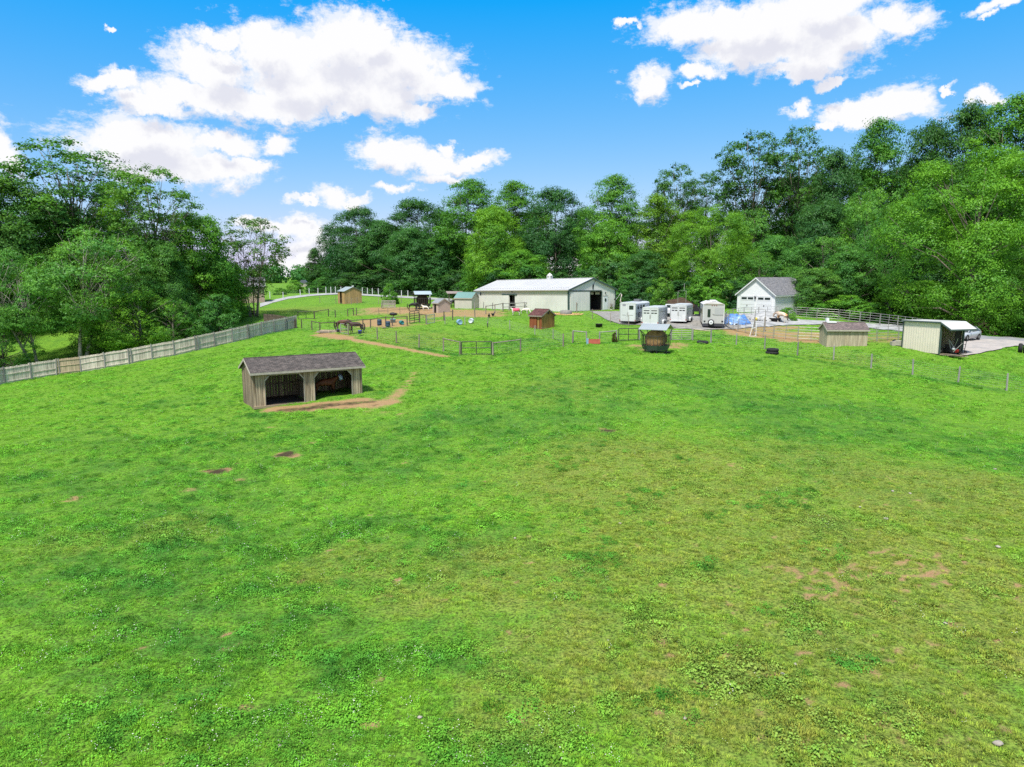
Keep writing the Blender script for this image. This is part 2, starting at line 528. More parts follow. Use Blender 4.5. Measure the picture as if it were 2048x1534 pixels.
MUD = strokes(line((565, 821), (640, 815), .45, 6, 1.15) + line((640, 812), (740, 804), .4, 7, 1.1) + [(750, 811, .25, .9), (690, 816, .2, .9), (570, 910, .45, 1.5), (582, 906, .4, 1.5), (436, 944, .4, 1.4), (425, 940, .3, 1.4), (1215, 862, .4, 1.4), (468, 930, .25, 1.3)]
              + line((760, 622), (860, 615), 1.0, 8, .8) + line((1280, 697), (1345, 699), .8, 6, .7) + line((560, 826), (600, 822), .3, 3, .9))
LUSH = strokes(line((700, 673), (920, 712), .55, 24, 1.2) + line((600, 660), (650, 666), .6, 6, 1.2) + line((985, 712), (1045, 704), .5, 8, 1.2) + line((890, 650), (1126, 692), .6, 20, 1.1) + line((1145, 688), (1235, 686), .6, 10, 1.1) + line((1422, 688), (2013, 784), .7, 40, 1.0) + line((0, 770), (592, 658), .8, 40, 1.0) + line((950, 637), (1010, 626), .6, 6, 1) + [(300, 1000, 8, .8), (900, 865, 7, .9), (700, 900, 8, .8), (200, 1150, 4.5, .9), (480, 1230, 3, .8), (720, 1340, 1.6, 1), (900, 1290, 2, .7), (1300, 790, 9, .9), (1700, 850, 10, .9),
                (1900, 880, 8, .9), (1050, 840, 6, .8), (150, 930, 7, .7), (1480, 800, 7, .9), (1640, 930, 3, .6), (560, 1080, 5, .6), (820, 1120, 3.5, .7), (1850, 1010, 2.5, .7), (1650, 1050, .9, .9), (1560, 990, .8, .8),
                (1180, 1140, 1.2, .8), (620, 1240, 2, .8), (560, 1500, 2, .6), (1000, 1480, 1.4, .6), (1700, 1300, 1, .7), (100, 1400, 2.0, .7), (640, 700, 4, .4), (520, 830, 1.5, 1), (1620, 1290, 1.0, .7), (1050, 690, 5, .5)])
DRY = strokes([(1500, 1100, 8, .8), (1800, 1150, 6, .9), (1300, 950, 8, .8), (1700, 1400, 5, .8), (1200, 1300, 3, .8), (1050, 1150, 4, .7), (1900, 1000, 7, .8), (1100, 780, 6, .3), (1600, 960, 9, .6),
               (1450, 1400, 3, .9), (830, 1200, 1.5, .7), (700, 1130, 2.5, .6), (1300, 1230, 3, .6), (820, 680, 7, .5), (760, 660, 5, .5), (1980, 1250, 4, .9), (1700, 720, 4, .4), (600, 620, 8, .6), (350, 1060, 2, .5), (130, 1100, 2, .4), (1050, 1400, 2, .6)])


def masks(x, y):
    soil = field(SOIL, x, y, 2.0)
    mud = field(MUD, x, y, 2.0)
    lush = field(LUSH, x, y, .9)
    dry = field(DRY, x, y, .9)
    return soil, mud, lush, dry


def grass_nodes(nt, kind):
    """grass colour by place; kind 'GEOMETRY' on the ground sheet, 'INSTANCER' on the tufts"""
    N, L = nt.nodes.new, nt.links.new
    def attr(nm):
        a = N('ShaderNodeAttribute'); a.attribute_type = kind; a.attribute_name = nm
        return a
    geo = N('ShaderNodeNewGeometry')
    def noise(scale, detail=4, rough=.6, dim=None):
        n = N('ShaderNodeTexNoise'); n.inputs['Scale'].default_value = scale; n.inputs['Detail'].default_value = detail; n.inputs['Roughness'].default_value = rough
        L(geo.outputs['Position'], n.inputs['Vector']); return n.outputs['Fac']
    def m(op, a, b, c=None, clamp=False):
        n = N('ShaderNodeMath'); n.operation = op; n.use_clamp = clamp
        for i, x in enumerate((a, b, c)):
            if x is None: continue
            if isinstance(x, (int, float)): n.inputs[i].default_value = x
            else: L(x, n.inputs[i])
        return n.outputs[0]
    def mix(f, a, b):
        n = N('ShaderNodeMix'); n.data_type = 'RGBA'; L(f, n.inputs['Factor'])
        for k, x in (('A', a), ('B', b)):
            if isinstance(x, tuple): n.inputs[k].default_value = (*x, 1)
            else: L(x, n.inputs[k])
        return n.outputs['Result']
    big, mid, small = noise(.16, 3), noise(.9, 4), noise(5.0, 4, .65)
    lush = m('ADD', m('MULTIPLY', attr('lush').outputs['Fac'], .55), m('MULTIPLY_ADD', big, 2.3, -1.08))
    lush = m('ADD', lush, m('MULTIPLY_ADD', mid, 2.4, -1.22), clamp=True)
    dry = m('ADD', m('MULTIPLY', attr('dry').outputs['Fac'], 1.0), m('MULTIPLY_ADD', mid, -1.3, .52))
    dry = m('ADD', dry, m('MULTIPLY_ADD', small, 1.2, -.62), clamp=True)
    c = mix(lush, (0.160, 0.340, 0.030), (0.070, 0.205, 0.028))
    c = mix(dry, c, (0.235, 0.262, 0.054))
    return c, attr, noise, m, mix, geo


def ground_material():
    mt = bpy.data.materials.new('pasture'); mt.use_nodes = True
    nt = mt.node_tree; L = nt.links.new; b = nt.nodes['Principled BSDF']
    b.inputs['Roughness'].default_value = .95; b.inputs['Specular IOR Level'].default_value = .05
    c, attr, noise, m, mix, geo = grass_nodes(nt, 'GEOMETRY')
    f1, f2 = noise(14, 5, .7), noise(3.2, 5, .7)
    c = mix(m('MULTIPLY_ADD', f1, 4.6, -1.72, True), mix(f2, (0.040, 0.046, 0.014), (0.040, 0.080, 0.012)), c)  # dark thatch, with the shadow flecks between tufts put into the colour
    soilc = mix(m('MULTIPLY_ADD', noise(1.7, 5, .7), 2.2, -.6, True), (0.44, 0.258, 0.122), (0.49, 0.355, 0.205))
    soilc = mix(m('MULTIPLY_ADD', noise(30, 3, .7), 2.0, -.75, True), (0.24, 0.14, 0.07), soilc)
    mudm = m('ADD', attr('mud').outputs['Fac'], m('MULTIPLY_ADD', noise(2.6, 5, .7), 2.2, -1.3), clamp=True)
    soilc = mix(mudm, soilc, (0.055, 0.034, 0.024))
    sf = m('ADD', attr('soil').outputs['Fac'], m('MULTIPLY_ADD', noise(4.5, 7, .75), 2.4, -1.2))
    sf = m('MULTIPLY_ADD', sf, 1.7, -.45, True)
    sf = m('MULTIPLY', sf, m('MULTIPLY_ADD', noise(11, 4, .7), 1.3, .32, True))
    c = mix(sf, c, soilc)
    L(c, b.inputs['Base Color'])
    bu = nt.nodes.new('ShaderNodeBump'); bu.inputs['Strength'].default_value = .8; bu.inputs['Distance'].default_value = .07
    L(noise(9, 6, .75), bu.inputs['Height']); L(bu.outputs[0], b.inputs['Normal'])
    return mt


def axis_lines(fine0, fine1, step, far0, far1, grow=1.16):
    a = list(np.arange(fine0, fine1 + step / 2, step))
    s, x = step, a[-1]
    while x < far1: s *= grow; x += s; a.append(x)
    s, x = step, a[0]
    while x > far0: s *= grow; x -= s; a.insert(0, x)
    return np.array(a)


_gx = np.concatenate([np.arange(-62, -28, .5), np.arange(-28, 28, .22), np.arange(28, 62.1, .5)])
_gy = np.concatenate([np.arange(8, 36, .22), np.arange(36, 112.1, .5)])
GX = np.concatenate([axis_lines(-62, -61.5, .5, -2600, -61.5)[:-2], _gx, axis_lines(61.5, 62, .5, 61.5, 2600)[2:]])
GY = np.concatenate([axis_lines(8, 8.5, .5, -500, 8.5)[:-2], _gy, axis_lines(111.5, 112, .5, 111.5, 3200)[2:]])


def make_ground():
    nx, ny = len(GX), len(GY)
    X, Y = np.meshgrid(GX, GY)
    x, y = X.ravel(), Y.ravel()
    z = H(x, y)
    me = bpy.data.meshes.new('pasture_ground')
    me.vertices.add(nx * ny)
    me.vertices.foreach_set('co', np.stack([x, y, z], 1).ravel())
    i = np.arange(nx * ny).reshape(ny, nx)
    q = np.stack([i[:-1, :-1], i[:-1, 1:], i[1:, 1:], i[1:, :-1]], -1).reshape(-1, 4)
    fill_quads(me, q)
    soil, mud, lush, dry = masks(x, y)
    for nm, v in (('soil', soil), ('mud', mud), ('lush', lush), ('dry', dry)):
        me.attributes.new(nm, 'FLOAT', 'POINT').data.foreach_set('value', v.astype(np.float32))
    me.polygons.foreach_set('use_smooth', np.ones(len(q), bool))
    me.materials.append(ground_material())
    o = link('pasture_ground', me)
    tag(o, kind='structure')


def fill_quads(me, q):
    n, k = q.shape
    me.loops.add(n * k)
    me.loops.foreach_set('vertex_index', q.ravel().astype(np.int32))
    me.polygons.add(n)
    me.polygons.foreach_set('loop_start', np.arange(0, n * k, k, dtype=np.int32))
    me.update(calc_edges=True)


make_ground()

# ------------------------------------------------------------------ driveways, aprons
PAVED = []


def in_poly(x, y, poly):
    inside = np.zeros(len(x), bool); n = len(poly)
    for i in range(n):
        (x0, y0), (x1, y1) = poly[i], poly[(i + 1) % n]
        k = ((y0 > y) != (y1 > y)) & (x < (x1 - x0) * (y - y0) / (y1 - y0 + 1e-9) + x0)
        inside ^= k
    return inside


def strip(name, upper, lower, material, lift=.07, nu=110, nv=26):
    """a sheet laid on the ground between two edges given as photograph pixels"""
    def resample(pts, n):
        P = [gp(*p) for p in pts]
        d = [0]
        for a, b in zip(P, P[1:]): d.append(d[-1] + (b - a).length)
        out = []
        for t in np.linspace(0, d[-1], n):
            k = max(i for i in range(len(d)) if d[i] <= t + 1e-9); k = min(k, len(P) - 2)
            f = (t - d[k]) / max(d[k + 1] - d[k], 1e-6)
            out.append(P[k].lerp(P[k + 1], f))
        return out
    U, Lo = resample(upper, nu), resample(lower, nu)
    PAVED.append([(a.x, a.y) for a in U] + [(a.x, a.y) for a in Lo[::-1]])
    xy = np.array([[(a.lerp(b, t).x, a.lerp(b, t).y) for t in np.linspace(0, 1, nv)] for a, b in zip(U, Lo)]).reshape(-1, 2)
    z = H(xy[:, 0], xy[:, 1]) + lift
    i = np.arange(nu * nv).reshape(nu, nv)
    q = np.stack([i[:-1, :-1], i[1:, :-1], i[1:, 1:], i[:-1, 1:]], -1).reshape(-1, 4)
    me = bpy.data.meshes.new(name)
    me.vertices.add(len(xy)); me.vertices.foreach_set('co', np.column_stack([xy, z]).ravel())
    fill_quads(me, q)
    me.polygons.foreach_set('use_smooth', np.ones(len(q), bool))
    me.materials.append(material)
    tag(link(name, me), kind='structure')


gravel = mat('gravel', (.235, .225, .205), .95, .35, 5.0, bump=.5, col2=(.16, .155, .135), spec=.1, detail=8)
pale_gravel = mat('pale_gravel', (.33, .33, .32), .95, .25, 3.0, bump=.4, col2=(.23, .235, .23), spec=.1, detail=8)
concrete = mat('concrete', (.34, .305, .275), .85, .12, 2.0, bump=.15, col2=(.28, .26, .24), spec=.15, detail=8)
asphalt = mat('asphalt', (.20, .20, .205), .9, .15, 4.0, bump=.3, col2=(.25, .25, .25), spec=.1, detail=8)
strip('far_driveway', [(520, 607), (545, 600.5), (575, 594), (620, 589), (680, 586), (760, 590.5), (830, 593.5), (905, 598)],
      [(520, 615), (545, 606), (575, 598.5), (620, 592.5), (680, 589), (760, 593.5), (830, 597.5), (905, 602)], pale_gravel)
strip('barn_driveway', [(1180, 623), (1232, 623), (1290, 628), (1380, 630), (1480, 628)], [(1186, 626), (1212, 640), (1240, 649), (1300, 652), (1400, 661), (1482, 658)], gravel)
strip('garage_driveway', [(1478, 627), (1550, 628.5), (1600, 640), (1700, 645.5), (1810, 652)], [(1482, 658), (1500, 656), (1560, 652), (1640, 649.5), (1720, 655), (1812, 664)], pale_gravel, lift=.085)
strip('concrete_apron', [(1884, 690), (1915, 682), (1950, 679), (2000, 681), (2075, 687)], [(1884, 706), (1912, 709.5), (1934, 712.5), (1985, 703), (2075, 689)], concrete, lift=.10)
strip('asphalt_driveway', [(1920, 671), (1955, 671.5), (2010, 674.5), (2090, 680.5)], [(1920, 681), (1950, 679), (2000, 681), (2090, 688)], asphalt, lift=.07)

# ------------------------------------------------------------------ grass, clover, white clover heads
def plant_material(name, tint, trans=.2, use_place=True):
    mt = bpy.data.materials.new(name); mt.use_nodes = True
    nt = mt.node_tree; L = nt.links.new
    nt.nodes.remove(nt.nodes['Principled BSDF'])
    out = nt.nodes['Material Output']
    if use_place:
        c, attr, noise, m, mix, geo = grass_nodes(nt, 'INSTANCER')
        rv = attr('rnd').outputs['Fac']
        sc = nt.nodes.new('ShaderNodeVectorMath'); sc.operation = 'MULTIPLY'; L(c, sc.inputs[0]); sc.inputs[1].default_value = tint
        s2 = nt.nodes.new('ShaderNodeVectorMath'); s2.operation = 'SCALE'; L(sc.outputs[0], s2.inputs[0])
        L(m('MULTIPLY_ADD', rv, 1.15, .50), s2.inputs['Scale'])
        cout = s2.outputs[0]
    else:
        rgb = nt.nodes.new('ShaderNodeRGB'); rgb.outputs[0].default_value = (*tint, 1); cout = rgb.outputs[0]
    d = nt.nodes.new('ShaderNodeBsdfDiffuse'); t = nt.nodes.new('ShaderNodeBsdfTranslucent'); mx = nt.nodes.new('ShaderNodeMixShader')
    L(cout, d.inputs[0]); L(cout, t.inputs[0]); mx.inputs[0].default_value = trans
    L(d.outputs[0], mx.inputs[1]); L(t.outputs[0], mx.inputs[2]); L(mx.outputs[0], out.inputs[0])
    return mt


def tuft_mesh(name, material, n, rad, hgt, width, flat, seed):
    r = np.random.default_rng(seed)
    vs, fs = [], []
    for _ in range(n):
        a = r.uniform(0, 2 * math.pi); d = rad * math.sqrt(r.uniform(0, 1)) * .7
        base = np.array([math.cos(a) * d, math.sin(a) * d, -.01])
        a2 = a + r.normal(0, .9)
        ln = hgt * r.uniform(.6, 1.25)
        lean = r.uniform(.25, 1.0) * flat
        tip = base + np.array([math.cos(a2) * ln * lean, math.sin(a2) * ln * lean, ln * (1 - .35 * lean)])
        side = np.array([-math.sin(a2), math.cos(a2), 0]) * width * r.uniform(.7, 1.3) / 2
        mid = base * .45 + tip * .55 + np.array([0, 0, ln * .08])
        k = len(vs)
        vs += [base - side * .6, base + side * .6, mid + side, tip, mid - side]
        fs += [(k, k + 1, k + 2, k + 4), (k + 4, k + 2, k + 3)]
    me = bpy.data.meshes.new(name); me.from_pydata([tuple(v) for v in vs], [], fs); me.materials.append(material)
    return me


def leafy_mesh(name, material, n, rad, hgt, leaf, seed):
    """clover or a broad-leaved weed: small leaves held nearly level in a low dome"""
    r = np.random.default_rng(seed)
    vs, fs = [], []
    for _ in range(n):
        a = r.uniform(0, 2 * math.pi); q = math.sqrt(r.uniform(0, 1))
        c = np.array([math.cos(a) * q * rad, math.sin(a) * q * rad, hgt * (1 - .75 * q * q) * r.uniform(.55, 1.1)])
        nrm = np.array([math.cos(a) * q * .7 + r.normal(0, .35), math.sin(a) * q * .7 + r.normal(0, .35), 1.0]); nrm /= np.linalg.norm(nrm)
        t = np.cross(nrm, [r.normal(), r.normal(), r.normal()]); t /= np.linalg.norm(t); b = np.cross(nrm, t)
        s = leaf * r.uniform(.7, 1.3)
        k = len(vs)
        vs += [c - t * s * .5, c + b * s * .42 + t * s * .1, c + t * s * .55, c - b * s * .42 + t * s * .1]
        fs.append((k, k + 1, k + 2, k + 3))
    me = bpy.data.meshes.new(name); me.from_pydata([tuple(v) for v in vs], [], fs); me.materials.append(material)
    return me


def scatter(name, pts, scales, lush, dry, mesh):
    n = len(pts)
    me = bpy.data.meshes.new(name)
    me.vertices.add(n); me.vertices.foreach_set('co', pts.astype(np.float32).ravel())
    def fa(nm, v): me.attributes.new(nm, 'FLOAT', 'POINT').data.foreach_set('value', v.astype(np.float32))
    fa('sc', scales); fa('rot', rng.uniform(0, 6.283, n)); fa('rnd', rng.uniform(0, 1, n)); fa('lush', lush); fa('dry', dry)
    o = link(name, me); tag(o, kind='stuff')
    src = bpy.data.objects.new(name + '_source', mesh)
    g = bpy.data.node_groups.new(name, 'GeometryNodeTree')
    g.interface.new_socket('Geometry', in_out='INPUT', socket_type='NodeSocketGeometry')
    g.interface.new_socket('Geometry', in_out='OUTPUT', socket_type='NodeSocketGeometry')
    N, L = g.nodes.new, g.links.new
    gi, go = N('NodeGroupInput'), N('NodeGroupOutput')
    mp = N('GeometryNodeMeshToPoints'); L(gi.outputs[0], mp.inputs[0])
    oi = N('GeometryNodeObjectInfo'); oi.inputs['Object'].default_value = src; oi.inputs['As Instance'].default_value = True
    ip = N('GeometryNodeInstanceOnPoints'); L(mp.outputs[0], ip.inputs['Points']); L(oi.outputs['Geometry'], ip.inputs['Instance'])
    def na(nm):
        a = N('GeometryNodeInputNamedAttribute'); a.data_type = 'FLOAT'; a.inputs['Name'].default_value = nm; return a.outputs['Attribute']
    cx = N('ShaderNodeCombineXYZ'); L(na('rot'), cx.inputs[2]); L(cx.outputs[0], ip.inputs['Rotation'])
    cs = N('ShaderNodeCombineXYZ'); s = na('sc')
    for i in range(3): L(s, cs.inputs[i])
    L(cs.outputs[0], ip.inputs['Scale'])
    L(ip.outputs[0], go.inputs[0])
    md = o.modifiers.new('scatter', 'NODES'); md.node_group = g
    return o


def value_noise(x, y, scale, seed):
    r = np.random.default_rng(seed); T = r.uniform(0, 1, (256, 256))
    u, v = x * scale, y * scale
    i, j = np.floor(u).astype(int), np.floor(v).astype(int)
    f, g = u - i, v - j
    f, g = f * f * (3 - 2 * f), g * g * (3 - 2 * g)
    a = T[i % 256, j % 256] * (1 - f) + T[(i + 1) % 256, j % 256] * f
    b = T[i % 256, (j + 1) % 256] * (1 - f) + T[(i + 1) % 256, (j + 1) % 256] * f
    return a * (1 - g) + b * g


def sample_band(D0, D1, rho):
    w0 = .80
    area = w0 * (D1 * D1 - D0 * D0) + 6 * (D1 - D0)
    n = int(area * rho)
    y = np.sqrt(rng.uniform(0, 1, n) * (D1 * D1 - D0 * D0) + D0 * D0)
    x = rng.uniform(-1, 1, n) * (w0 * y + 3)
    return x, y


NO_GRASS = []       # footprints (x, y, radius) that get no tufts


def make_grass():
    xs, ys = [], []
    for D0, D1, rho in ((8, 16, 130), (16, 26, 85), (26, 40, 46), (40, 60, 22), (60, 82, 11), (82, 125, 3.5)):
        x, y = sample_band(D0, D1, rho); xs.append(x); ys.append(y)
    x, y = np.concatenate(xs), np.concatenate(ys)
    keep = (x > -62) & (x < 62)
    x, y = x[keep], y[keep]
    soil, mud, lush, dry = masks(x, y)
    soil = soil + (value_noise(x, y, 2.3, 5) - .5) * .8
    cl = .5 * value_noise(x, y, .9, 1) + .3 * value_noise(x, y, 2.6, 2) + .2 * value_noise(x, y, .22, 3)
    keep = (soil + rng.uniform(-.25, .25, len(x)) < .42)
    for (cx, cy, r) in NO_GRASS: keep &= np.hypot(x - cx, y - cy) > r
    for poly in PAVED: keep &= ~in_poly(x, y, poly)
    hole = .6 * value_noise(x, y, 3.6, 21) + .4 * value_noise(x, y, 8.5, 22)
    keep &= ~((hole < .43) & (rng.uniform(0, 1, len(x)) < .9) & (y < 60))
    x, y, lush, dry, cl = x[keep], y[keep], lush[keep], dry[keep], cl[keep]
    z = H(x, y)
    far = 1 + .55 * sstep(25, 90, y)
    pick = rng.uniform(0, 1, len(x))
    leafy = pick < np.clip(.22 + .5 * lush + 1.6 * (cl - .5) - .25 * dry, .04, .9)
    P = np.stack([x, y, z], 1)
    g_mat = plant_material('grass_blades', (1.08, 1.06, .9))
    c_mat = plant_material('clover_leaves', (.82, .98, 1.0), .25)
    f_mat = plant_material('clover_heads', (.62, .6, .52), .2, False)
    a = ~leafy
    sc = far * (0.75 + .7 * rng.uniform(0, 1, len(x)) ** 2) * (.55 + 1.25 * cl ** 1.5)
    scatter('pasture_grass', P[a], sc[a], lush[a], dry[a], tuft_mesh('grass_tuft', g_mat, 22, .12, .065, .009, .95, 3))
    scatter('clover_cover', P[leafy], (sc * (.75 + .75 * cl))[leafy], lush[leafy], dry[leafy], leafy_mesh('clover_clump', c_mat, 34, .12, .065, .024, 4))
    w = (rng.uniform(0, 1, len(x)) < .10 * np.clip(lush + .5 - dry, .05, 1) * (cl > .42)) & (y < 75)
    scatter('clover_flowers', P[w], sc[w] * 1.0, lush[w], dry[w], leafy_mesh('clover_head_cluster', f_mat, 4, .12, .105, .022, 6))
    # big rank clumps that the horses leave
    pts = strokes([(720, 1300, 1, 1), (700, 1320, 1, 1), (740, 1330, 1, 1), (690, 1345, 1, 1), (540, 832, 1, 1), (520, 834, 1, 1), (505, 828, 1, 1), (610, 835, 1, 1), (1560, 990, 1, 1), (1580, 1010, 1, 1), (1540, 1000, 1, 1), (1650, 1110, 1, 1),
                   (1180, 1140, 1, 1), (1170, 1110, 1, 1), (320, 900, 1, 1), (360, 880, 1, 1), (420, 890, 1, 1), (250, 925, 1, 1), (60, 1000, 1, 1), (900, 1040, 1, 1), (1210, 1120, 1, 1), (1480, 1010, 1, 1), (1690, 1330, 1, 1), (1330, 1410, 1, 1),
                   (480, 1000, 1, 1), (600, 1010, 1, 1), (620, 1085, 1, 1), (1620, 985, 1, 1), (740, 1310, 1, 1), (715, 1355, 1, 1)])
    q = []
    for (cx, cy, _, _) in pts:
        for _ in range(9):
            q.append((cx + random.gauss(0, .35), cy + random.gauss(0, .3)))
    for _ in range(420):            # loose colonies, thicker on the left
        yy = math.sqrt(random.uniform(11 ** 2, 66 ** 2)); xx = random.triangular(-.8, .75, -.55) * yy; sp_ = random.uniform(.2, .9)
        for _ in range(random.randint(2, 9)): q.append((xx + random.gauss(0, sp_), yy + random.gauss(0, sp_ * .8)))
    for a, b, n in (((700, 673), (920, 712), 60), ((985, 712), (1045, 704), 14), ((890, 650), (1126, 692), 60), ((1145, 688), (1235, 686), 24), ((1422, 688), (2013, 784), 90), ((0, 770), (592, 658), 120), ((486, 818), (540, 828), 10), ((1000, 800), (1500, 760), 25), ((1560, 790), (2000, 870), 40)):
        for k in range(n):
            t_ = random.random(); g_ = gp(a[0] + (b[0] - a[0]) * t_, a[1] + (b[1] - a[1]) * t_ + random.uniform(-.5, 1)); q.append((g_.x + random.gauss(0, .15), g_.y + random.gauss(0, .15)))
    q = np.array(q); zz = H(q[:, 0], q[:, 1])
    s2, m2, l2, d2 = masks(q[:, 0], q[:, 1])
    k = s2 < .3
    for (cx, cy, r) in NO_GRASS: k &= np.hypot(q[:, 0] - cx, q[:, 1] - cy) > r + .3
    scatter('rank_weeds', np.column_stack([q, zz])[k], rng.uniform(.35, 1.1, len(q))[k], np.ones(k.sum()), d2[k] * .2, leafy_mesh('weed_clump', c_mat, 110, .25, .15, .042, 8))

# ------------------------------------------------------------------ trees
def leaf_material(name, col, trans=.3, hue=.06, rnd=.22):
    mt = bpy.data.materials.new(name); mt.use_nodes = True
    nt = mt.node_tree; N, L = nt.nodes.new, nt.links.new
    nt.nodes.remove(nt.nodes['Principled BSDF']); out = nt.nodes['Material Output']
    at_ = N('ShaderNodeAttribute'); at_.attribute_name = 'leafv'
    oi = N('ShaderNodeObjectInfo')
    base = N('ShaderNodeMix'); base.data_type = 'RGBA'
    L(at_.outputs['Fac'], base.inputs['Factor'])
    base.inputs['A'].default_value = (col[0] * .60, col[1] * .70, col[2] * .9, 1)
    base.inputs['B'].default_value = (col[0] * 1.55, col[1] * 1.30, col[2] * 1.0, 1)
    # the object's own colour sets how green, yellow or blue each tree is
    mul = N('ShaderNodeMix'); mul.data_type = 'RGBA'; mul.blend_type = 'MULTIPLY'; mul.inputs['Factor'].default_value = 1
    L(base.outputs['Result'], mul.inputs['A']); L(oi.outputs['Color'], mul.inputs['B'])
    d = N('ShaderNodeBsdfDiffuse'); t = N('ShaderNodeBsdfTranslucent'); g = N('ShaderNodeBsdfGlossy'); g.inputs['Roughness'].default_value = .45
    g.inputs['Color'].default_value = (.8, .85, .9, 1)
    tc = N('ShaderNodeVectorMath'); tc.operation = 'MULTIPLY'; L(mul.outputs['Result'], tc.inputs[0]); tc.inputs[1].default_value = (1.5, 1.3, .6)
    L(mul.outputs['Result'], d.inputs[0]); L(tc.outputs[0], t.inputs[0])
    m1 = N('ShaderNodeMixShader'); m1.inputs[0].default_value = trans; L(d.outputs[0], m1.inputs[1]); L(t.outputs[0], m1.inputs[2])
    m2 = N('ShaderNodeMixShader'); m2.inputs[0].default_value = .012; L(m1.outputs[0], m2.inputs[1]); L(g.outputs[0], m2.inputs[2])
    L(m2.outputs[0], out.inputs[0])
    return mt


LEAF = leaf_material('leaves', (.080, .196, .032))
BARK = mat('bark', (.20, .17, .14), .95, .35, 2.0, (3, 3, .7), .5, col2=(.13, .11, .09), spec=.05)
PALE_BARK = mat('pale_bark', (.36, .33, .29), .95, .3, 2.0, (3, 3, .7), .5, col2=(.24, .21, .18), spec=.05)


def leaves_to_mesh(name, c, nrm, size, r, col):
    n = len(c)
    nrm = nrm / np.linalg.norm(nrm, axis=1)[:, None]
    t = np.cross(nrm, r.normal(size=(n, 3))); t /= np.linalg.norm(t, axis=1)[:, None]
    b = np.cross(nrm, t)
    s = size[:, None]
    droop = nrm * s * .12
    V = np.stack([c - t * s * .5, c + b * s * .34 + t * s * .05 - droop, c + t * s * .55, c - b * s * .34 + t * s * .05 - droop], 1)
    me = bpy.data.meshes.new(name)
    me.vertices.add(4 * n); me.vertices.foreach_set('co', V.astype(np.float32).ravel())
    fill_quads(me, np.arange(4 * n).reshape(n, 4))
    me.attributes.new('leafv', 'FLOAT', 'FACE').data.foreach_set('value', col.astype(np.float32))
    me.materials.append(LEAF)
    return me


LEAFN, LEAFS = 2.3, .74


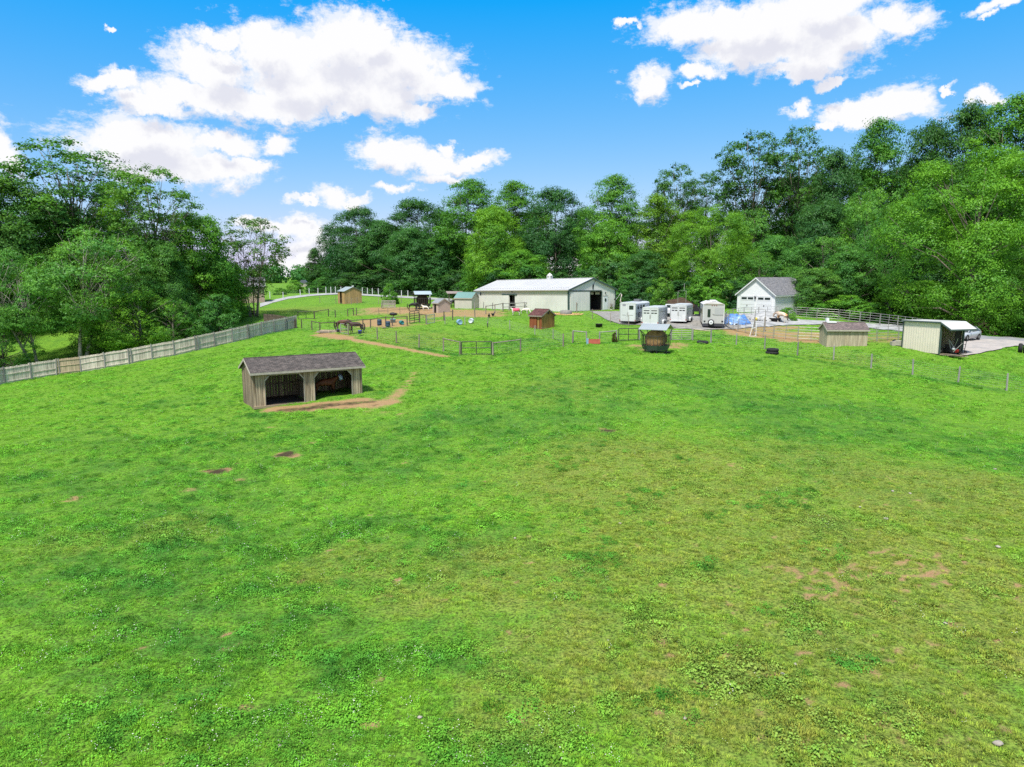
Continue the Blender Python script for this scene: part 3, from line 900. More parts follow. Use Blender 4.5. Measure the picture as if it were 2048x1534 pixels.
def tree_proto(seed, height, width, base=.12, shape='oval', n_clump=70, n_leaf=9000, leaf=.42, clump=.13, open_=0.0, trunk=.30, lean=(0, 0), multi=1, bark=None, droop=0.0, limbs=26, dome=.75, up=.42, full=1.0, spray=.55):
    """crown and trunk meshes of a tree standing at the origin"""
    n_leaf = int(n_leaf * LEAFN * full); leaf = leaf * LEAFS
    r = np.random.default_rng(seed)
    Hh, Wd = height, width / 2
    cz0 = Hh * base
    def radius(t):          # crown radius by height 0..1 in the crown
        if shape == 'oval': return np.sqrt(np.clip(1 - (2 * t - .92) ** 2 / 1.18, 0, 1)) * .98
        if shape == 'dome': return np.sqrt(np.clip(1 - np.clip(t - .25, 0, 1) ** 2 / .57, 0, 1)) * (.62 + .38 * np.clip(t / .3, 0, 1))
        if shape == 'vase': return np.clip(.30 + 1.0 * t, 0, 1) * np.sqrt(np.clip(1 - np.clip(t - .55, 0, 1) ** 2 / .21, 0, 1))
        if shape == 'cone': return np.clip(1.02 - t, 0, 1) ** .75
        if shape == 'spire': return np.clip(.25 + 2.2 * t, 0, 1) * np.clip(1.03 - t, 0, 1) ** .55 * .95
        return np.ones_like(t)
    # lobes of the outline
    la, lb, lc = r.uniform(0, 6.28, 3)
    cen, cr = [], []
    tries = 0
    while len(cen) < n_clump and tries < 6000:
        tries += 1
        t = r.uniform(.02, .99)
        if r.uniform() > float(radius(np.array([t]))[0]) + .25: continue
        a = r.uniform(0, 6.283)
        q = r.uniform(.45, 1.0) ** .55 if r.uniform() < .8 else r.uniform(0, .6)
        lob = 1 + .13 * math.sin(2 * a + la + 3 * t) + .11 * math.sin(3 * a + lb - 5 * t)
        rr = float(radius(np.array([t]))[0]) * Wd * lob
        k = clump * 1.12 * Hh * r.uniform(.5, 1.25) * (1 - .3 * t)
        rr = max(rr - k * .55, 0) * q
        p = np.array([math.cos(a) * rr, math.sin(a) * rr, cz0 + t * (Hh - cz0) - k * .35])
        if cen and open_ > 0 and np.min(np.linalg.norm(np.array(cen) - p, axis=1)) < k * open_ * 1.5: continue
        cen.append(p); cr.append(k)
    cen, cr = np.array(cen), np.array(cr)
    lx, ly = lean
    cen[:, 0] += lx * (cen[:, 2] / Hh) ** 1.2 * Hh; cen[:, 1] += ly * (cen[:, 2] / Hh) ** 1.2 * Hh
    wts = cr ** 2; per = np.maximum((n_leaf * wts / wts.sum()).astype(int), 12)
    L_c, L_n, L_s, L_v = [], [], [], []
    mid = np.array([lx * Hh * .4, ly * Hh * .4, cz0 + (Hh - cz0) * .45])
    for p, k, m in zip(cen, cr, per):
        # a bough is a handful of sprays over its upper side, a spray a small ragged fan of leaves
        ns = max(m // 15, 5)
        d = r.normal(size=(ns, 3)); d /= np.linalg.norm(d, axis=1)[:, None]
        out = p - mid; out /= (np.linalg.norm(out) + 1e-6)
        d = d + out * .5 + np.array([0, 0, up]); d /= np.linalg.norm(d, axis=1)[:, None]
        sc = np.array([1.1, 1.1, dome * 1.15])
        sp = p + d * (k * r.uniform(.45, 1.12, ns) ** .6)[:, None] * sc
        if droop: sp[:, 2] -= droop * (np.hypot(d[:, 0], d[:, 1]) ** 2) * k * .6
        sr = spray * r.uniform(.6, 1.45, ns); sv = r.normal(0, .16, ns); cv = r.normal(.46, .2)
        q = r.integers(0, ns, m)
        off = r.normal(size=(m, 3)) * np.array([1, 1, .5]) * .62
        if droop: off[:, 2] -= .8 * droop * np.hypot(off[:, 0], off[:, 1])
        pos = sp[q] + off * sr[q][:, None]
        L_c.append(pos)
        L_n.append(d[q] * .7 + off * .55 + out * .1 + np.array([0, 0, .35]) + r.normal(size=(m, 3)) * .3)
        L_s.append(leaf * r.uniform(.6, 1.25, m))
        L_v.append(np.clip(cv + sv[q] + r.normal(0, .10, m), 0, 1))
    c = np.concatenate(L_c)
    crown = leaves_to_mesh('crown', c, np.concatenate(L_n), np.concatenate(L_s), r, np.concatenate(L_v))
    tb = MB()
    tr = trunk
    for s in range(multi):
        ang = 6.283 * s / multi + r.uniform(0, .8)
        off = (0 if multi == 1 else .25 + .1 * s)
        pts, rad = [], []
        n = 9; top = Hh * .86
        sx, sy = (math.cos(ang) * .12, math.sin(ang) * .12) if multi > 1 else (0, 0)
        for i in range(n):
            t = i / (n - 1)
            pts.append((math.cos(ang) * off + sx * t * Hh + lx * t ** 1.2 * Hh + math.sin(t * 5 + seed) * .02 * Hh * t, math.sin(ang) * off + sy * t * Hh + ly * t ** 1.2 * Hh + math.cos(t * 4 + seed) * .02 * Hh * t, -0.6 + t * (top + .6)))
            rad.append(tr * (1 - .88 * t) * (1.35 if i == 0 else 1) / (multi ** .5))
        tb.tube(pts, rad, 8)
        order = np.argsort(cen[:, 2] + r.normal(0, 2, len(cen)))
        for j in order[s::multi][:: max(1, len(order) // (limbs))]:
            p = cen[j]
            tz = np.clip((p[2] * (.45 + .3 * r.uniform())) / top, .08, .92) * (n - 1)
            i0 = int(tz); f = tz - i0
            q = np.array(pts[i0]) * (1 - f) + np.array(pts[min(i0 + 1, n - 1)]) * f
            rr = max(rad[i0] * .42, .03)
            m1 = q * .55 + p * .45 + np.array([0, 0, .06 * np.linalg.norm(p - q)]) + r.normal(0, .25, 3)
            tb.tube([q, m1, p], [rr, rr * .6, .025], 5)
            for _ in range(2):
                e = p + r.normal(0, 1, 3) * cr[j] * .6 + np.array([0, 0, cr[j] * .3])
                tb.tube([m1 * .4 + p * .6, e], [rr * .4, .015], 4)
    trunk_me = tb.mesh('trunk', bark or BARK, True)
    return crown, trunk_me, height, width


PROTO = {}
def proto(k, **kw): PROTO[k] = tree_proto(**kw)


proto('oak', seed=1, height=22, width=17, base=.10, shape='dome', n_clump=112, n_leaf=15000, leaf=.42, clump=.120, full=1.7, spray=0.72)
proto('tulip', seed=2, height=26, width=13, base=.12, shape='oval', n_clump=130, n_leaf=15000, leaf=.42, clump=.098, dome=.7, full=1.7, spray=0.68)
proto('round', seed=3, height=18, width=15, base=.06, shape='oval', n_clump=96, n_leaf=13500, leaf=.40, clump=.12, full=1.6, spray=0.68)
proto('open', seed=4, height=24, width=14, base=.30, shape='vase', n_clump=100, n_leaf=7000, leaf=.42, clump=.08, open_=.65, limbs=40, up=.6, spray=0.5)
proto('feather', seed=5, height=16, width=14, base=.10, shape='oval', n_clump=60, n_leaf=14000, leaf=.30, clump=.125, droop=.5, dome=.6, spray=0.42)
proto('spire', seed=6, height=22, width=11, base=.08, shape='spire', n_clump=80, n_leaf=9500, leaf=.45, clump=.10, full=1.5, spray=0.6)
proto('bush', seed=7, height=6, width=8, base=.0, shape='dome', n_clump=40, n_leaf=5600, leaf=.30, clump=.2, trunk=.10, spray=.3, limbs=14, full=1.4)
proto('maple', seed=8, height=24, width=21, base=.05, shape='oval', n_clump=170, n_leaf=34000, leaf=.30, clump=.09, trunk=.40, limbs=22, full=1.35, spray=0.6)
proto('leaner', seed=9, height=17, width=15, base=.36, shape='oval', n_clump=60, n_leaf=13000, leaf=.30, clump=.12, lean=(-.22, .0), trunk=.34, multi=2, bark=PALE_BARK, limbs=34, dome=.6, droop=.3, spray=0.42)
proto('stems', seed=10, height=16, width=12, base=.22, shape='vase', n_clump=90, n_leaf=4200, leaf=.36, clump=.07, open_=.7, trunk=.22, multi=5, limbs=46, spray=0.42)
proto('willow', seed=12, height=14, width=14, base=.20, shape='dome', n_clump=60, n_leaf=12500, leaf=.30, clump=.14, droop=1.0, trunk=.34, limbs=30, spray=0.4)

TREE_GROUP = {}


def tree(kind, px, py_top, w_px, D, col, label, name='tree', group=None, rz=None, hole=None, sink=0.0):
    """a tree whose crown top and width are read off the photograph, standing on the ground at depth D"""
    crown, trunk, ph, pw = PROTO[kind]
    p = on(px, D)
    top = z_at(py_top, D)
    hh = max(top - p.z, 1.0) + sink
    ww = w_px / FPX * D
    t = thing(name, label, 'tree' if name != 'shrub' else 'shrub', (p.x, p.y, p.z - sink - .1), random.uniform(0, 6.28) if rz is None else rz, group)
    t.scale = (ww / pw, ww / pw, hh / ph)
    c = link('crown', crown, t); c.color = (*col, 1)
    link('trunk', trunk, t)
    return t

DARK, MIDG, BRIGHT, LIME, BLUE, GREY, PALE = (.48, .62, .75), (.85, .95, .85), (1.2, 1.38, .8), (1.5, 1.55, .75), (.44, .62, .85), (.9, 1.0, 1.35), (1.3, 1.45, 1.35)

# left group, behind the board fence
tree('oak', 25, 345, 250, 104, MIDG, 'broad mid green tree rising behind the far left end of the board fence')
tree('open', 165, 283, 270, 112, (.75, .95, .8), 'tallest tree of the left group, with a ragged open top against the cloud')
tree('open', 318, 335, 200, 102, (1.0, 1.1, .85), 'tall loose tree with upright sprays, right of the tallest tree on the left')
tree('leaner', 165, 452, 250, 89, PALE, 'light green tree on a leaning pale trunk, close behind the board fence')
tree('leaner', 70, 500, 190, 87, (1.1, 1.3, 1.2), 'second leaning pale trunk under light feathery leaves, nearer the left end of the board fence', rz=.5)
tree('feather', 205, 500, 140, 92, (1.1, 1.2, .9), 'yellowish green feathery tree between the leaning trunks and the willow')
tree('round', 395, 425, 170, 108, BRIGHT, 'bright green rounded tree at the right side of the left group')
tree('willow', 285, 568, 170, 91, LIME, 'low drooping bright green tree hanging over the board fence, with lawn chairs beside its trunk')
tree('willow', 350, 590, 130, 93, (.95, 1.15, 1.0), 'grey green drooping tree leaning over the middle of the board fence')
tree('bush', 440, 588, 100, 96, (.7, .95, 1.0), 'dense dark shrub with large leaves against the right half of the board fence', 'shrub')
tree('stems', 508, 432, 165, 117, (.8, .85, .75), 'thin many stemmed tree with see-through crown standing alone by the end of the board fence', rz=.3)
tree('round', 455, 520, 90, 112, (1.1, 1.3, .7), 'slim bright tree tucked behind the thin many stemmed tree')
tree('oak', -70, 330, 260, 100, MIDG, 'broad tree cut by the left edge, left of all others')
tree('feather', 10, 600, 130, 84, (1.0, 1.2, 1.0), 'low light green foliage hanging over the far left end of the board fence')
tree('oak', 250, 440, 200, 128, DARK, 'dark tree filling the gap behind the tall loose tree on the left')
tree('round', 110, 400, 220, 130, (.7, .95, .9), 'dark tree filling the gap behind the tallest tree on the left')
tree('round', 390, 500, 160, 126, DARK, 'dark tree in the shade behind the bright green rounded tree on the left')
tree('feather', 240, 350, 110, 118, (1.0, 1.15, .9), 'loose light tree showing sky between its sprays, between the two tallest on the left')
tree('round', 330, 480, 130, 99, (.95, 1.1, .95), 'mid green tree with a pale forked branch, above the drooping trees')
for i, (px, top, w, D) in enumerate([(40, 640, 140, 112), (140, 640, 150, 114), (240, 630, 150, 116), (330, 620, 130, 114), (410, 610, 110, 110), (470, 610, 80, 118)]):
    tree('bush', px, top, w, D, DARK, 'dark undergrowth beyond the board fence, ' + ['at its far left end', 'behind the leaning pale trunks', 'left of the lawn chairs', 'right of the lawn chairs', 'behind the dense dark shrub', 'left of the thin many stemmed tree'][i], 'shrub', 'undergrowth below the left trees')

# the belt of trees behind the barn
tree('spire', 632, 495, 52, 205, (.5, .62, .7), 'small dark pointed tree at the left end of the belt, beside the gap')
tree('bush', 668, 540, 90, 202, (.6, .85, .95), 'low dark tree at the left foot of the belt')
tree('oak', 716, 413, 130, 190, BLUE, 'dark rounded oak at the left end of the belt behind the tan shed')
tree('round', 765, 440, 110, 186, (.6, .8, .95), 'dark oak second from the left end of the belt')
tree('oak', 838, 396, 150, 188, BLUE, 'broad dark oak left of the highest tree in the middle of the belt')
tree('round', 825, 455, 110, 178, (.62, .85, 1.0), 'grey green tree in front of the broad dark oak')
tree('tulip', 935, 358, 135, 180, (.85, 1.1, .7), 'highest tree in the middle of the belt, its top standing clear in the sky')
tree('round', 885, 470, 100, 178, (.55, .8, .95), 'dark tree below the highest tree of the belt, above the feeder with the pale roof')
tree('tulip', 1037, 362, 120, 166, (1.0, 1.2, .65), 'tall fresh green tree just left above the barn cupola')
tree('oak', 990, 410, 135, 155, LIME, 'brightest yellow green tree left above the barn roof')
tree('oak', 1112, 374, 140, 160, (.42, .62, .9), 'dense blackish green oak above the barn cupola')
tree('round', 1040, 500, 130, 146, (1.15, 1.35, .75), 'lower bright tree right behind the barn roof')
tree('oak', 1170, 415, 90, 185, (.55, .75, .9), 'narrow dark tree in the notch right of the blackish oak')
tree('tulip', 1216, 350, 118, 150, (.95, 1.15, .7), 'slim pointed tree rising highest above the barn gable')
tree('round', 1215, 440, 125, 140, BRIGHT, 'bright green tree below the slim pointed tree')
tree('tulip', 1312, 388, 110, 140, (1.4, 1.3, .7), 'yellowish tree behind the horse trailers')
tree('open', 1345, 330, 110, 175, (.6, .75, .8), 'sparse dark tree with bare twigs at the top behind the yellowish tree')
tree('open', 1405, 345, 110, 180, (.55, .72, .8), 'sparse dark tree with dead branches left of the tall ragged trees')
tree('maple', 1417, 408, 165, 124, LIME, 'large lime green maple behind the camper')
tree('feather', 1500, 410, 120, 145, PALE, 'pale feathery tree right behind the lime green maple')
tree('round', 1290, 500, 100, 130, (.6, .8, .85), 'dark shaded tree behind the first horse trailer')
tree('bush', 1420, 540, 90, 112, BRIGHT, 'bright low tree directly behind the camper')
tree('bush', 1320, 555, 60, 112, (1.2, 1.25, .8), 'small yellow green tree above the brush pile')
tree('round', 1545, 470, 130, 126, (.9, 1.15, 1.1), 'rounded grey green tree behind the garage')
tree('feather', 1515, 500, 100, 118, (1.0, 1.2, .9), 'light drooping tree above the garage ridge')
tree('bush', 1220, 520, 110, 126, GREY, 'grey green bushy tree at the right rear corner of the barn')
for px, top, w, D, where in [(650, 560, 60, 190, 'at the left foot of the tree belt'), (700, 545, 80, 178, 'straight behind the tan shed'), (745, 540, 90, 178, 'between the tan shed and the pallet crib'), (790, 545, 80, 178, 'behind the pallet crib'),
                             (830, 535, 90, 178, 'behind the far roofed feeder'), (875, 540, 90, 178, 'behind the small pinkish shed'), (915, 540, 90, 172, 'behind the hay rack left of the cream shed'), (960, 535, 90, 160, 'behind the far end of the barn'),
                             (1000, 530, 90, 148, 'over the left part of the barn roof'), (1060, 530, 110, 140, 'just left of the barn cupola'), (1120, 545, 90, 136, 'just right of the barn cupola'), (1165, 540, 70, 132, 'behind the peak of the barn gable'),
                             (1255, 550, 80, 122, 'behind the flag'), (1285, 560, 70, 118, 'behind the middle horse trailer'), (1360, 560, 90, 120, 'behind the brush pile'), (1395, 570, 80, 116, 'behind the small dark tractor'),
                             (1460, 560, 80, 114, 'behind the blue tarpaulin'), (1490, 550, 90, 118, 'behind the left corner of the garage')]:
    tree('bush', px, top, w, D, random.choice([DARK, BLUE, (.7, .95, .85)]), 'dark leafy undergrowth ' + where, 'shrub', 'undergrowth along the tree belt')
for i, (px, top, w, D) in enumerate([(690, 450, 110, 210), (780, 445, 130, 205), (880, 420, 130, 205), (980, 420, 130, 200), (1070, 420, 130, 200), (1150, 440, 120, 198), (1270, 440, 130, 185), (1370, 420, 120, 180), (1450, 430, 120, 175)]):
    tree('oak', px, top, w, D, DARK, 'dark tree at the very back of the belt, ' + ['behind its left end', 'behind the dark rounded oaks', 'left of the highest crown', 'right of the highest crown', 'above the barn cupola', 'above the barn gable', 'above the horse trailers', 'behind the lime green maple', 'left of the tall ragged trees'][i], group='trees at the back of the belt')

# the wood on the right
tree('open', 1492, 268, 170, 150, (.5, .66, .62), 'tall ragged tree with dark open crown, leftmost of the right wood')
tree('open', 1580, 258, 150, 148, (.58, .76, .62), 'tall ragged tree with upright crown behind the garage')
tree('oak', 1655, 300, 150, 140, (.5, .66, .95), 'blue green oak right of the tall ragged trees')
tree('tulip', 1745, 238, 130, 142, (.85, 1.1, .75), 'high tree with a pointed fresh green top in the middle of the right wood')
tree('oak', 1835, 240, 150, 140, (.48, .64, .75), 'dark high oak left of the highest crown on the right')
tree('oak', 1915, 205, 170, 136, (.5, .66, .75), 'dark rounded crown second highest on the right')
tree('tulip', 1990, 188, 200, 128, (.95, 1.15, .8), 'highest tree of the picture at the right edge')
tree('oak', 2085, 200, 200, 126, (.7, .9, .9), 'tall dark tree cut by the right edge')
tree('feather', 1722, 370, 135, 118, (1.35, 1.5, 1.1), 'pale fresh green feathery dome in the middle of the right wood')
tree('feather', 1640, 468, 170, 112, (1.0, 1.2, 1.25), 'soft grey green tree right above the garage')
tree('round', 1628, 535, 108, 104, (1.1, 1.2, 1.15), 'grey green bushy tree overhanging the right side of the garage')
tree('oak', 1640, 400, 160, 130, (.55, .70, .95), 'silvery dark tree behind the pale feathery dome')
tree('maple', 1935, 280, 330, 93, (1.3, 1.45, .75), 'huge bright green maple over the carport and the wood pile')
tree('oak', 1800, 420, 190, 118, (.36, .5, .6), 'dark tree in the hollow left of the huge maple')
tree('willow', 1745, 430, 140, 112, (.8, 1.1, 1.0), 'vine covered trunk hung with drooping dark green leaves')
tree('maple', 2075, 430, 180, 88, (1.1, 1.35, .8), 'bright tree cut by the right edge below the tall ones')
tree('round', 1700, 500, 130, 106, (.8, 1.05, 1.0), 'mid green bushy tree behind the round pen')
tree('round', 1845, 560, 150, 99, (1.2, 1.4, .75), 'low bright leaves spreading over the dark gambrel shed')
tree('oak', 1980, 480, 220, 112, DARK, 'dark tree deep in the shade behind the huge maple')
tree('bush', 1780, 575, 90, 101, (1.25, 1.4, .7), 'bright spreading bush left of the dark gambrel shed')
tree('bush', 1574, 614, 40, 95, BRIGHT, 'small bright shrub against the right wall of the garage', 'shrub')
tree('bush', 1690, 590, 110, 101, BRIGHT, 'fresh green bush behind the back rails of the round pen', 'shrub')
tree('bush', 1630, 600, 80, 102, (.9, 1.2, .8), 'fern like shrub right of the garage', 'shrub')
tree('bush', 1745, 605, 70, 99, (.85, 1.15, .8), 'low shrub left of the small bare trunk by the dark gambrel shed', 'shrub')
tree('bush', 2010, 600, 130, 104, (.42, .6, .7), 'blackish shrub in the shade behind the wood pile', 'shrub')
tree('bush', 1890, 612, 60, 104, (.5, .7, .75), 'dark shrub between the gambrel shed and the maple trunk', 'shrub')
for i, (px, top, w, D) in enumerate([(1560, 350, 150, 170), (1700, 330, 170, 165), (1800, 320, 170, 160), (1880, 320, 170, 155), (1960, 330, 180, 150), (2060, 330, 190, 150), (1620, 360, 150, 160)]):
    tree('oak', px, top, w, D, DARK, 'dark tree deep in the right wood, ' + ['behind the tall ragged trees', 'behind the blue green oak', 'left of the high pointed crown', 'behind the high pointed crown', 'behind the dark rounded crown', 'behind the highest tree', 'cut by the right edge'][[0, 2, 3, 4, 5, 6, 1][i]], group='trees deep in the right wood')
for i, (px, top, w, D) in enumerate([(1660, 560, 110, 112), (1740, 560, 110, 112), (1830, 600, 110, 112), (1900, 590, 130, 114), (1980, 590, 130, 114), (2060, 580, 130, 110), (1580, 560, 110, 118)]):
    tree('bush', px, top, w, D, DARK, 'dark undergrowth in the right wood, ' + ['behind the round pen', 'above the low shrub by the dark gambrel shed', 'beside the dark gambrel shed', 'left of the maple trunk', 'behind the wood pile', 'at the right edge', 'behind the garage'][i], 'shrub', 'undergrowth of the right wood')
tree('bush', 779, 567, 34, 134, (1.1, 1.3, .8), 'small light shrub rising behind the slatted pallet crib', 'shrub')
tree('bush', 590, 560, 40, 190, BRIGHT, 'young light tree beside the far driveway', 'shrub')
tree('bush', 560, 575, 30, 170, (1.1, 1.3, .8), 'pale green bush hanging over the far driveway', 'shrub')
tree('bush', 625, 570, 30, 200, (.8, 1.05, .8), 'round green bush at the left foot of the tree belt', 'shrub')

# far wood across the fields: one mass
def far_wood():
    r = np.random.default_rng(77)
    cs, ns, ss, vs = [], [], [], []
    for k in range(60):
        x = -330 + k * 5.5 + r.uniform(-2, 2); y = 500 + r.uniform(-15, 40); rr = r.uniform(6, 9); hh = r.uniform(9, 14)
        z0 = h(x, y)
        m = 420
        d = r.normal(size=(m, 3)); d /= np.linalg.norm(d, axis=1)[:, None]
        p = d * np.array([rr, rr, hh * .55]) * r.uniform(.7, 1, (m, 1)) + np.array([x, y, z0 + hh * .45])
        cs.append(p); ns.append(d + [0, 0, .4] + r.normal(size=(m, 3)) * .4); ss.append(r.uniform(1.2, 2.4, m)); vs.append(np.clip(r.normal(.4, .25, m), 0, 1))
    me = leaves_to_mesh('far_wood', np.concatenate(cs), np.concatenate(ns), np.concatenate(ss), r, np.concatenate(vs))
    o = link('far_wood', me); o.color = (.7, .95, 1.3, 1); tag(o, kind='stuff')


far_wood()

# ------------------------------------------------------------------ building materials
def ribbed(name, col, pitch=.23, axis=0, rough=.45, metal=0.0, var=.06, dirt=(.5, .48, .42), bump=.5):
    m = mat(name, col, rough, var, .6, (1, 1, 1), 0, metal, col2=tuple(c * .9 for c in col), spec=.35)
    nt = m.node_tree; N, L = nt.nodes.new, nt.links.new
    tc = N('ShaderNodeTexCoord'); wv = N('ShaderNodeTexWave'); wv.wave_type = 'BANDS'; wv.bands_direction = 'XYZ'[axis]
    wv.inputs['Scale'].default_value = 1 / pitch / 3.18; wv.wave_profile = 'SIN'
    L(tc.outputs['Object'], wv.inputs['Vector'])
    pw = N('ShaderNodeMath'); pw.operation = 'POWER'; pw.inputs[1].default_value = 6; L(wv.outputs['Fac'], pw.inputs[0])
    bu = N('ShaderNodeBump'); bu.inputs['Strength'].default_value = bump; bu.inputs['Distance'].default_value = .03
    L(pw.outputs[0], bu.inputs['Height']); L(bu.outputs[0], nt.nodes['Principled BSDF'].inputs['Normal'])
    return m


def shingles(name, col, col2, row=.14, rnd=0.0):
    m = mat(name, col, .95, .28, 9.0, bump=0, col2=col2, spec=.08, detail=6)
    nt = m.node_tree; N, L = nt.nodes.new, nt.links.new
    tc = N('ShaderNodeTexCoord')
    br = N('ShaderNodeTexBrick'); br.inputs['Scale'].default_value = 1.0; br.inputs['Brick Width'].default_value = .3; br.inputs['Row Height'].default_value = row
    br.inputs['Mortar Size'].default_value = .012; br.inputs['Color1'].default_value = (1.25, 1.2, 1.2, 1); br.inputs['Color2'].default_value = (.72, .74, .76, 1); br.inputs['Mortar'].default_value = (.45, .45, .45, 1)
    L(tc.outputs['Object'], br.inputs['Vector'])
    b = nt.nodes['Principled BSDF']; src = b.inputs['Base Color'].links[0].from_socket
    mx = N('ShaderNodeVectorMath'); mx.operation = 'MULTIPLY'; L(src, mx.inputs[0]); L(br.outputs['Color'], mx.inputs[1]); L(mx.outputs[0], b.inputs['Base Color'])
    bu = N('ShaderNodeBump'); bu.inputs['Strength'].default_value = .6; bu.inputs['Distance'].default_value = .02
    L(br.outputs['Color'], bu.inputs['Height']); L(bu.outputs[0], b.inputs['Normal'])
    return m


grey_wood = wood('weathered_boards', (.275, .225, .16), (.125, .10, .075), .34, .4)
warm_grey_wood = wood('weathered_front_boards', (.39, .315, .215), (.21, .155, .095), .26, .45)
fence_wood = wood('fence_boards', (.58, .51, .425), (.40, .35, .285), .15)
tan_fence_wood = wood('new_fence_boards', (.42, .33, .22), (.30, .24, .17), .12)
post_wood = wood('post_wood', (.25, .215, .175), (.16, .135, .11), .22)
grey_post = wood('grey_post', (.28, .27, .25), (.20, .19, .18), .15)
dark_rail = wood('dark_rail', (.12, .095, .075), (.075, .06, .05), .2, axis=0)
sill_wood = wood('sill_timber', (.34, .265, .17), (.24, .19, .125), .1, axis=0)
cedar = wood('cedar_boards', (.30, .175, .055), (.20, .105, .035), .2)
red_cedar = wood('stained_boards', (.23, .075, .03), (.16, .05, .025), .15)
tan_wood = wood('tan_boards', (.42, .27, .12), (.33, .21, .10), .1)
pale_boards = wood('pale_boards', (.40, .345, .245), (.30, .25, .17), .14)
roof_grey = shingles('grey_brown_shingles', (.105, .092, .082), (.07, .062, .056))
roof_pen = shingles('brown_grey_shingles', (.17, .135, .125), (.12, .10, .095))
roof_garage = shingles('charcoal_shingles', (.19, .19, .195), (.14, .14, .145))
roof_red = shingles('red_brown_shingles', (.115, .055, .05), (.085, .04, .038))
trim_white = mat('white_trim', (.62, .63, .62), .5, .05, 2, bump=0)
trim_pale = mat('pale_trim', (.36, .33, .27), .8, .2, 4, bump=.1)
barn_white = ribbed('ribbed_barn_siding', (.62, .605, .55), .23, 0)
barn_white_y = ribbed('ribbed_gable_siding', (.62, .61, .56), .23, 1)
barn_upper = ribbed('upper_barn_siding', (.60, .54, .46), .23, 0)
barn_roof = ribbed('white_metal_roof', (.455, .45, .44), .23, 0, .4)
dark_green_trim = mat('dark_green_trim', (.055, .085, .075), .5, .1, 2, bump=0)
black = mat('black_paint', (.018, .018, .02), .5, .1, 3, bump=0)
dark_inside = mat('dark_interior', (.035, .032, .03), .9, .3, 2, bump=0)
dark_dirt = mat('stable_floor', (.06, .045, .035), .95, .4, 3, bump=.5)
glass = mat('window_glass', (.02, .03, .028), .12, .1, 1, bump=0, spec=.6)
white_paint = mat('white_paint', (.60, .61, .61), .45, .05, 2, bump=0)
garage_siding = mat('pale_blue_siding', (.66, .66, .65), .6, .04, 3, bump=0)
teal_roof = ribbed('teal_metal_roof', (.13, .24, .21), .23, 0, .4)
pale_teal_roof = ribbed('pale_teal_metal_roof', (.27, .31, .30), .23, 0, .4)
steel = mat('galvanised_steel', (.30, .29, .27), .45, .12, 3, bump=0, metal=.3)
dark_steel = mat('dark_steel', (.055, .05, .048), .55, .2, 4, bump=0, metal=.2)
rubber = mat('black_rubber', (.018, .018, .018), .85, .3, 6, bump=.2)


def boards(parent, material, x0, x1, top, z0=0.0, axis='x', at_=0.0, bw=.15, th=.024, gap=.008, jit=.012, name='board'):
    """upright boards from x0 to x1 along an axis, each an object; top(x) gives the height"""
    n = max(1, round(abs(x1 - x0) / bw)); w = (x1 - x0) / n
    for i in range(n):
        a = x0 + i * w + gap / 2; b = x0 + (i + 1) * w - gap / 2
        dz = random.uniform(-jit, 0); dy = random.uniform(-.005, .005)
        poly = [(a, z0 + random.uniform(-jit, jit)), (b, z0), (b, top(b) + dz), (a, top(a) + dz)]
        m = MB()
        m.prism(poly, at_ - th / 2 + dy, at_ + th / 2 + dy, 'y' if axis == 'x' else 'x')
        m.obj(name, material, parent)


def roof_pair(parent, material, L, W, he, hr, ov=.25, og=.2, th=.06, trim=None, yc=0.0, name='roof_panel', front_trim=True):
    """two roof slabs with the ridge along local x"""
    s = (hr - he) / (W / 2)
    for sg in (-1, 1):
        # each slab has its own axes so that shingles and ribs run along it
        ye = W / 2 + ov
        ln = math.hypot(ye, s * ye)
        ang = math.atan(s)
        o = MB().box(0, ln / 2, th / 2, L + 2 * og, ln, th).obj(name, material, parent)
        o.location = (0, yc, hr); o.rotation_euler = (-ang, 0, 0 if sg > 0 else math.pi)
        if trim and front_trim:
            MB().box(0, ye + .012, he - s * ov - .045, L + 2 * og + .02, .022, .15).obj('fascia', trim, parent, rot=(0, 0, 0 if sg > 0 else math.pi), loc=(0, yc, 0))
    if trim:
        for sx in (-1, 1):
            for sg in (-1, 1):
                ye = W / 2 + ov
                m = MB(); x = sx * (L / 2 + og + .013)
                m.prism([(0, hr + th * .4), (0, hr - .14), (sg * ye, he - s * ov - .14), (sg * ye, he - s * ov + th * .4)], x - .012, x + .012, 'x')
                m.obj('rake_board', trim, parent, loc=(0, yc, 0))
    MB().box(0, 0, hr + th * .95, L + 2 * og, .16, .03).obj('ridge_cap', material, parent, loc=(0, yc, 0))


def foot(L, W, P, rz):
    n = max(1, int(L / 1.2))
    for i in range(n):
        for j in range(max(1, int(W / 1.2))):
            x = -L / 2 + (i + .5) * L / n; y = -W / 2 + (j + .5) * W / max(1, int(W / 1.2))
            NO_GRASS.append((P[0] + x * math.cos(rz) - y * math.sin(rz), P[1] + x * math.sin(rz) + y * math.cos(rz), .8))


def local(t, x, y, z=0.0):
    c, s = math.cos(t.rotation_euler[2]), math.sin(t.rotation_euler[2])
    return (t.location[0] + x * c - y * s, t.location[1] + x * s + y * c, t.location[2] + z)


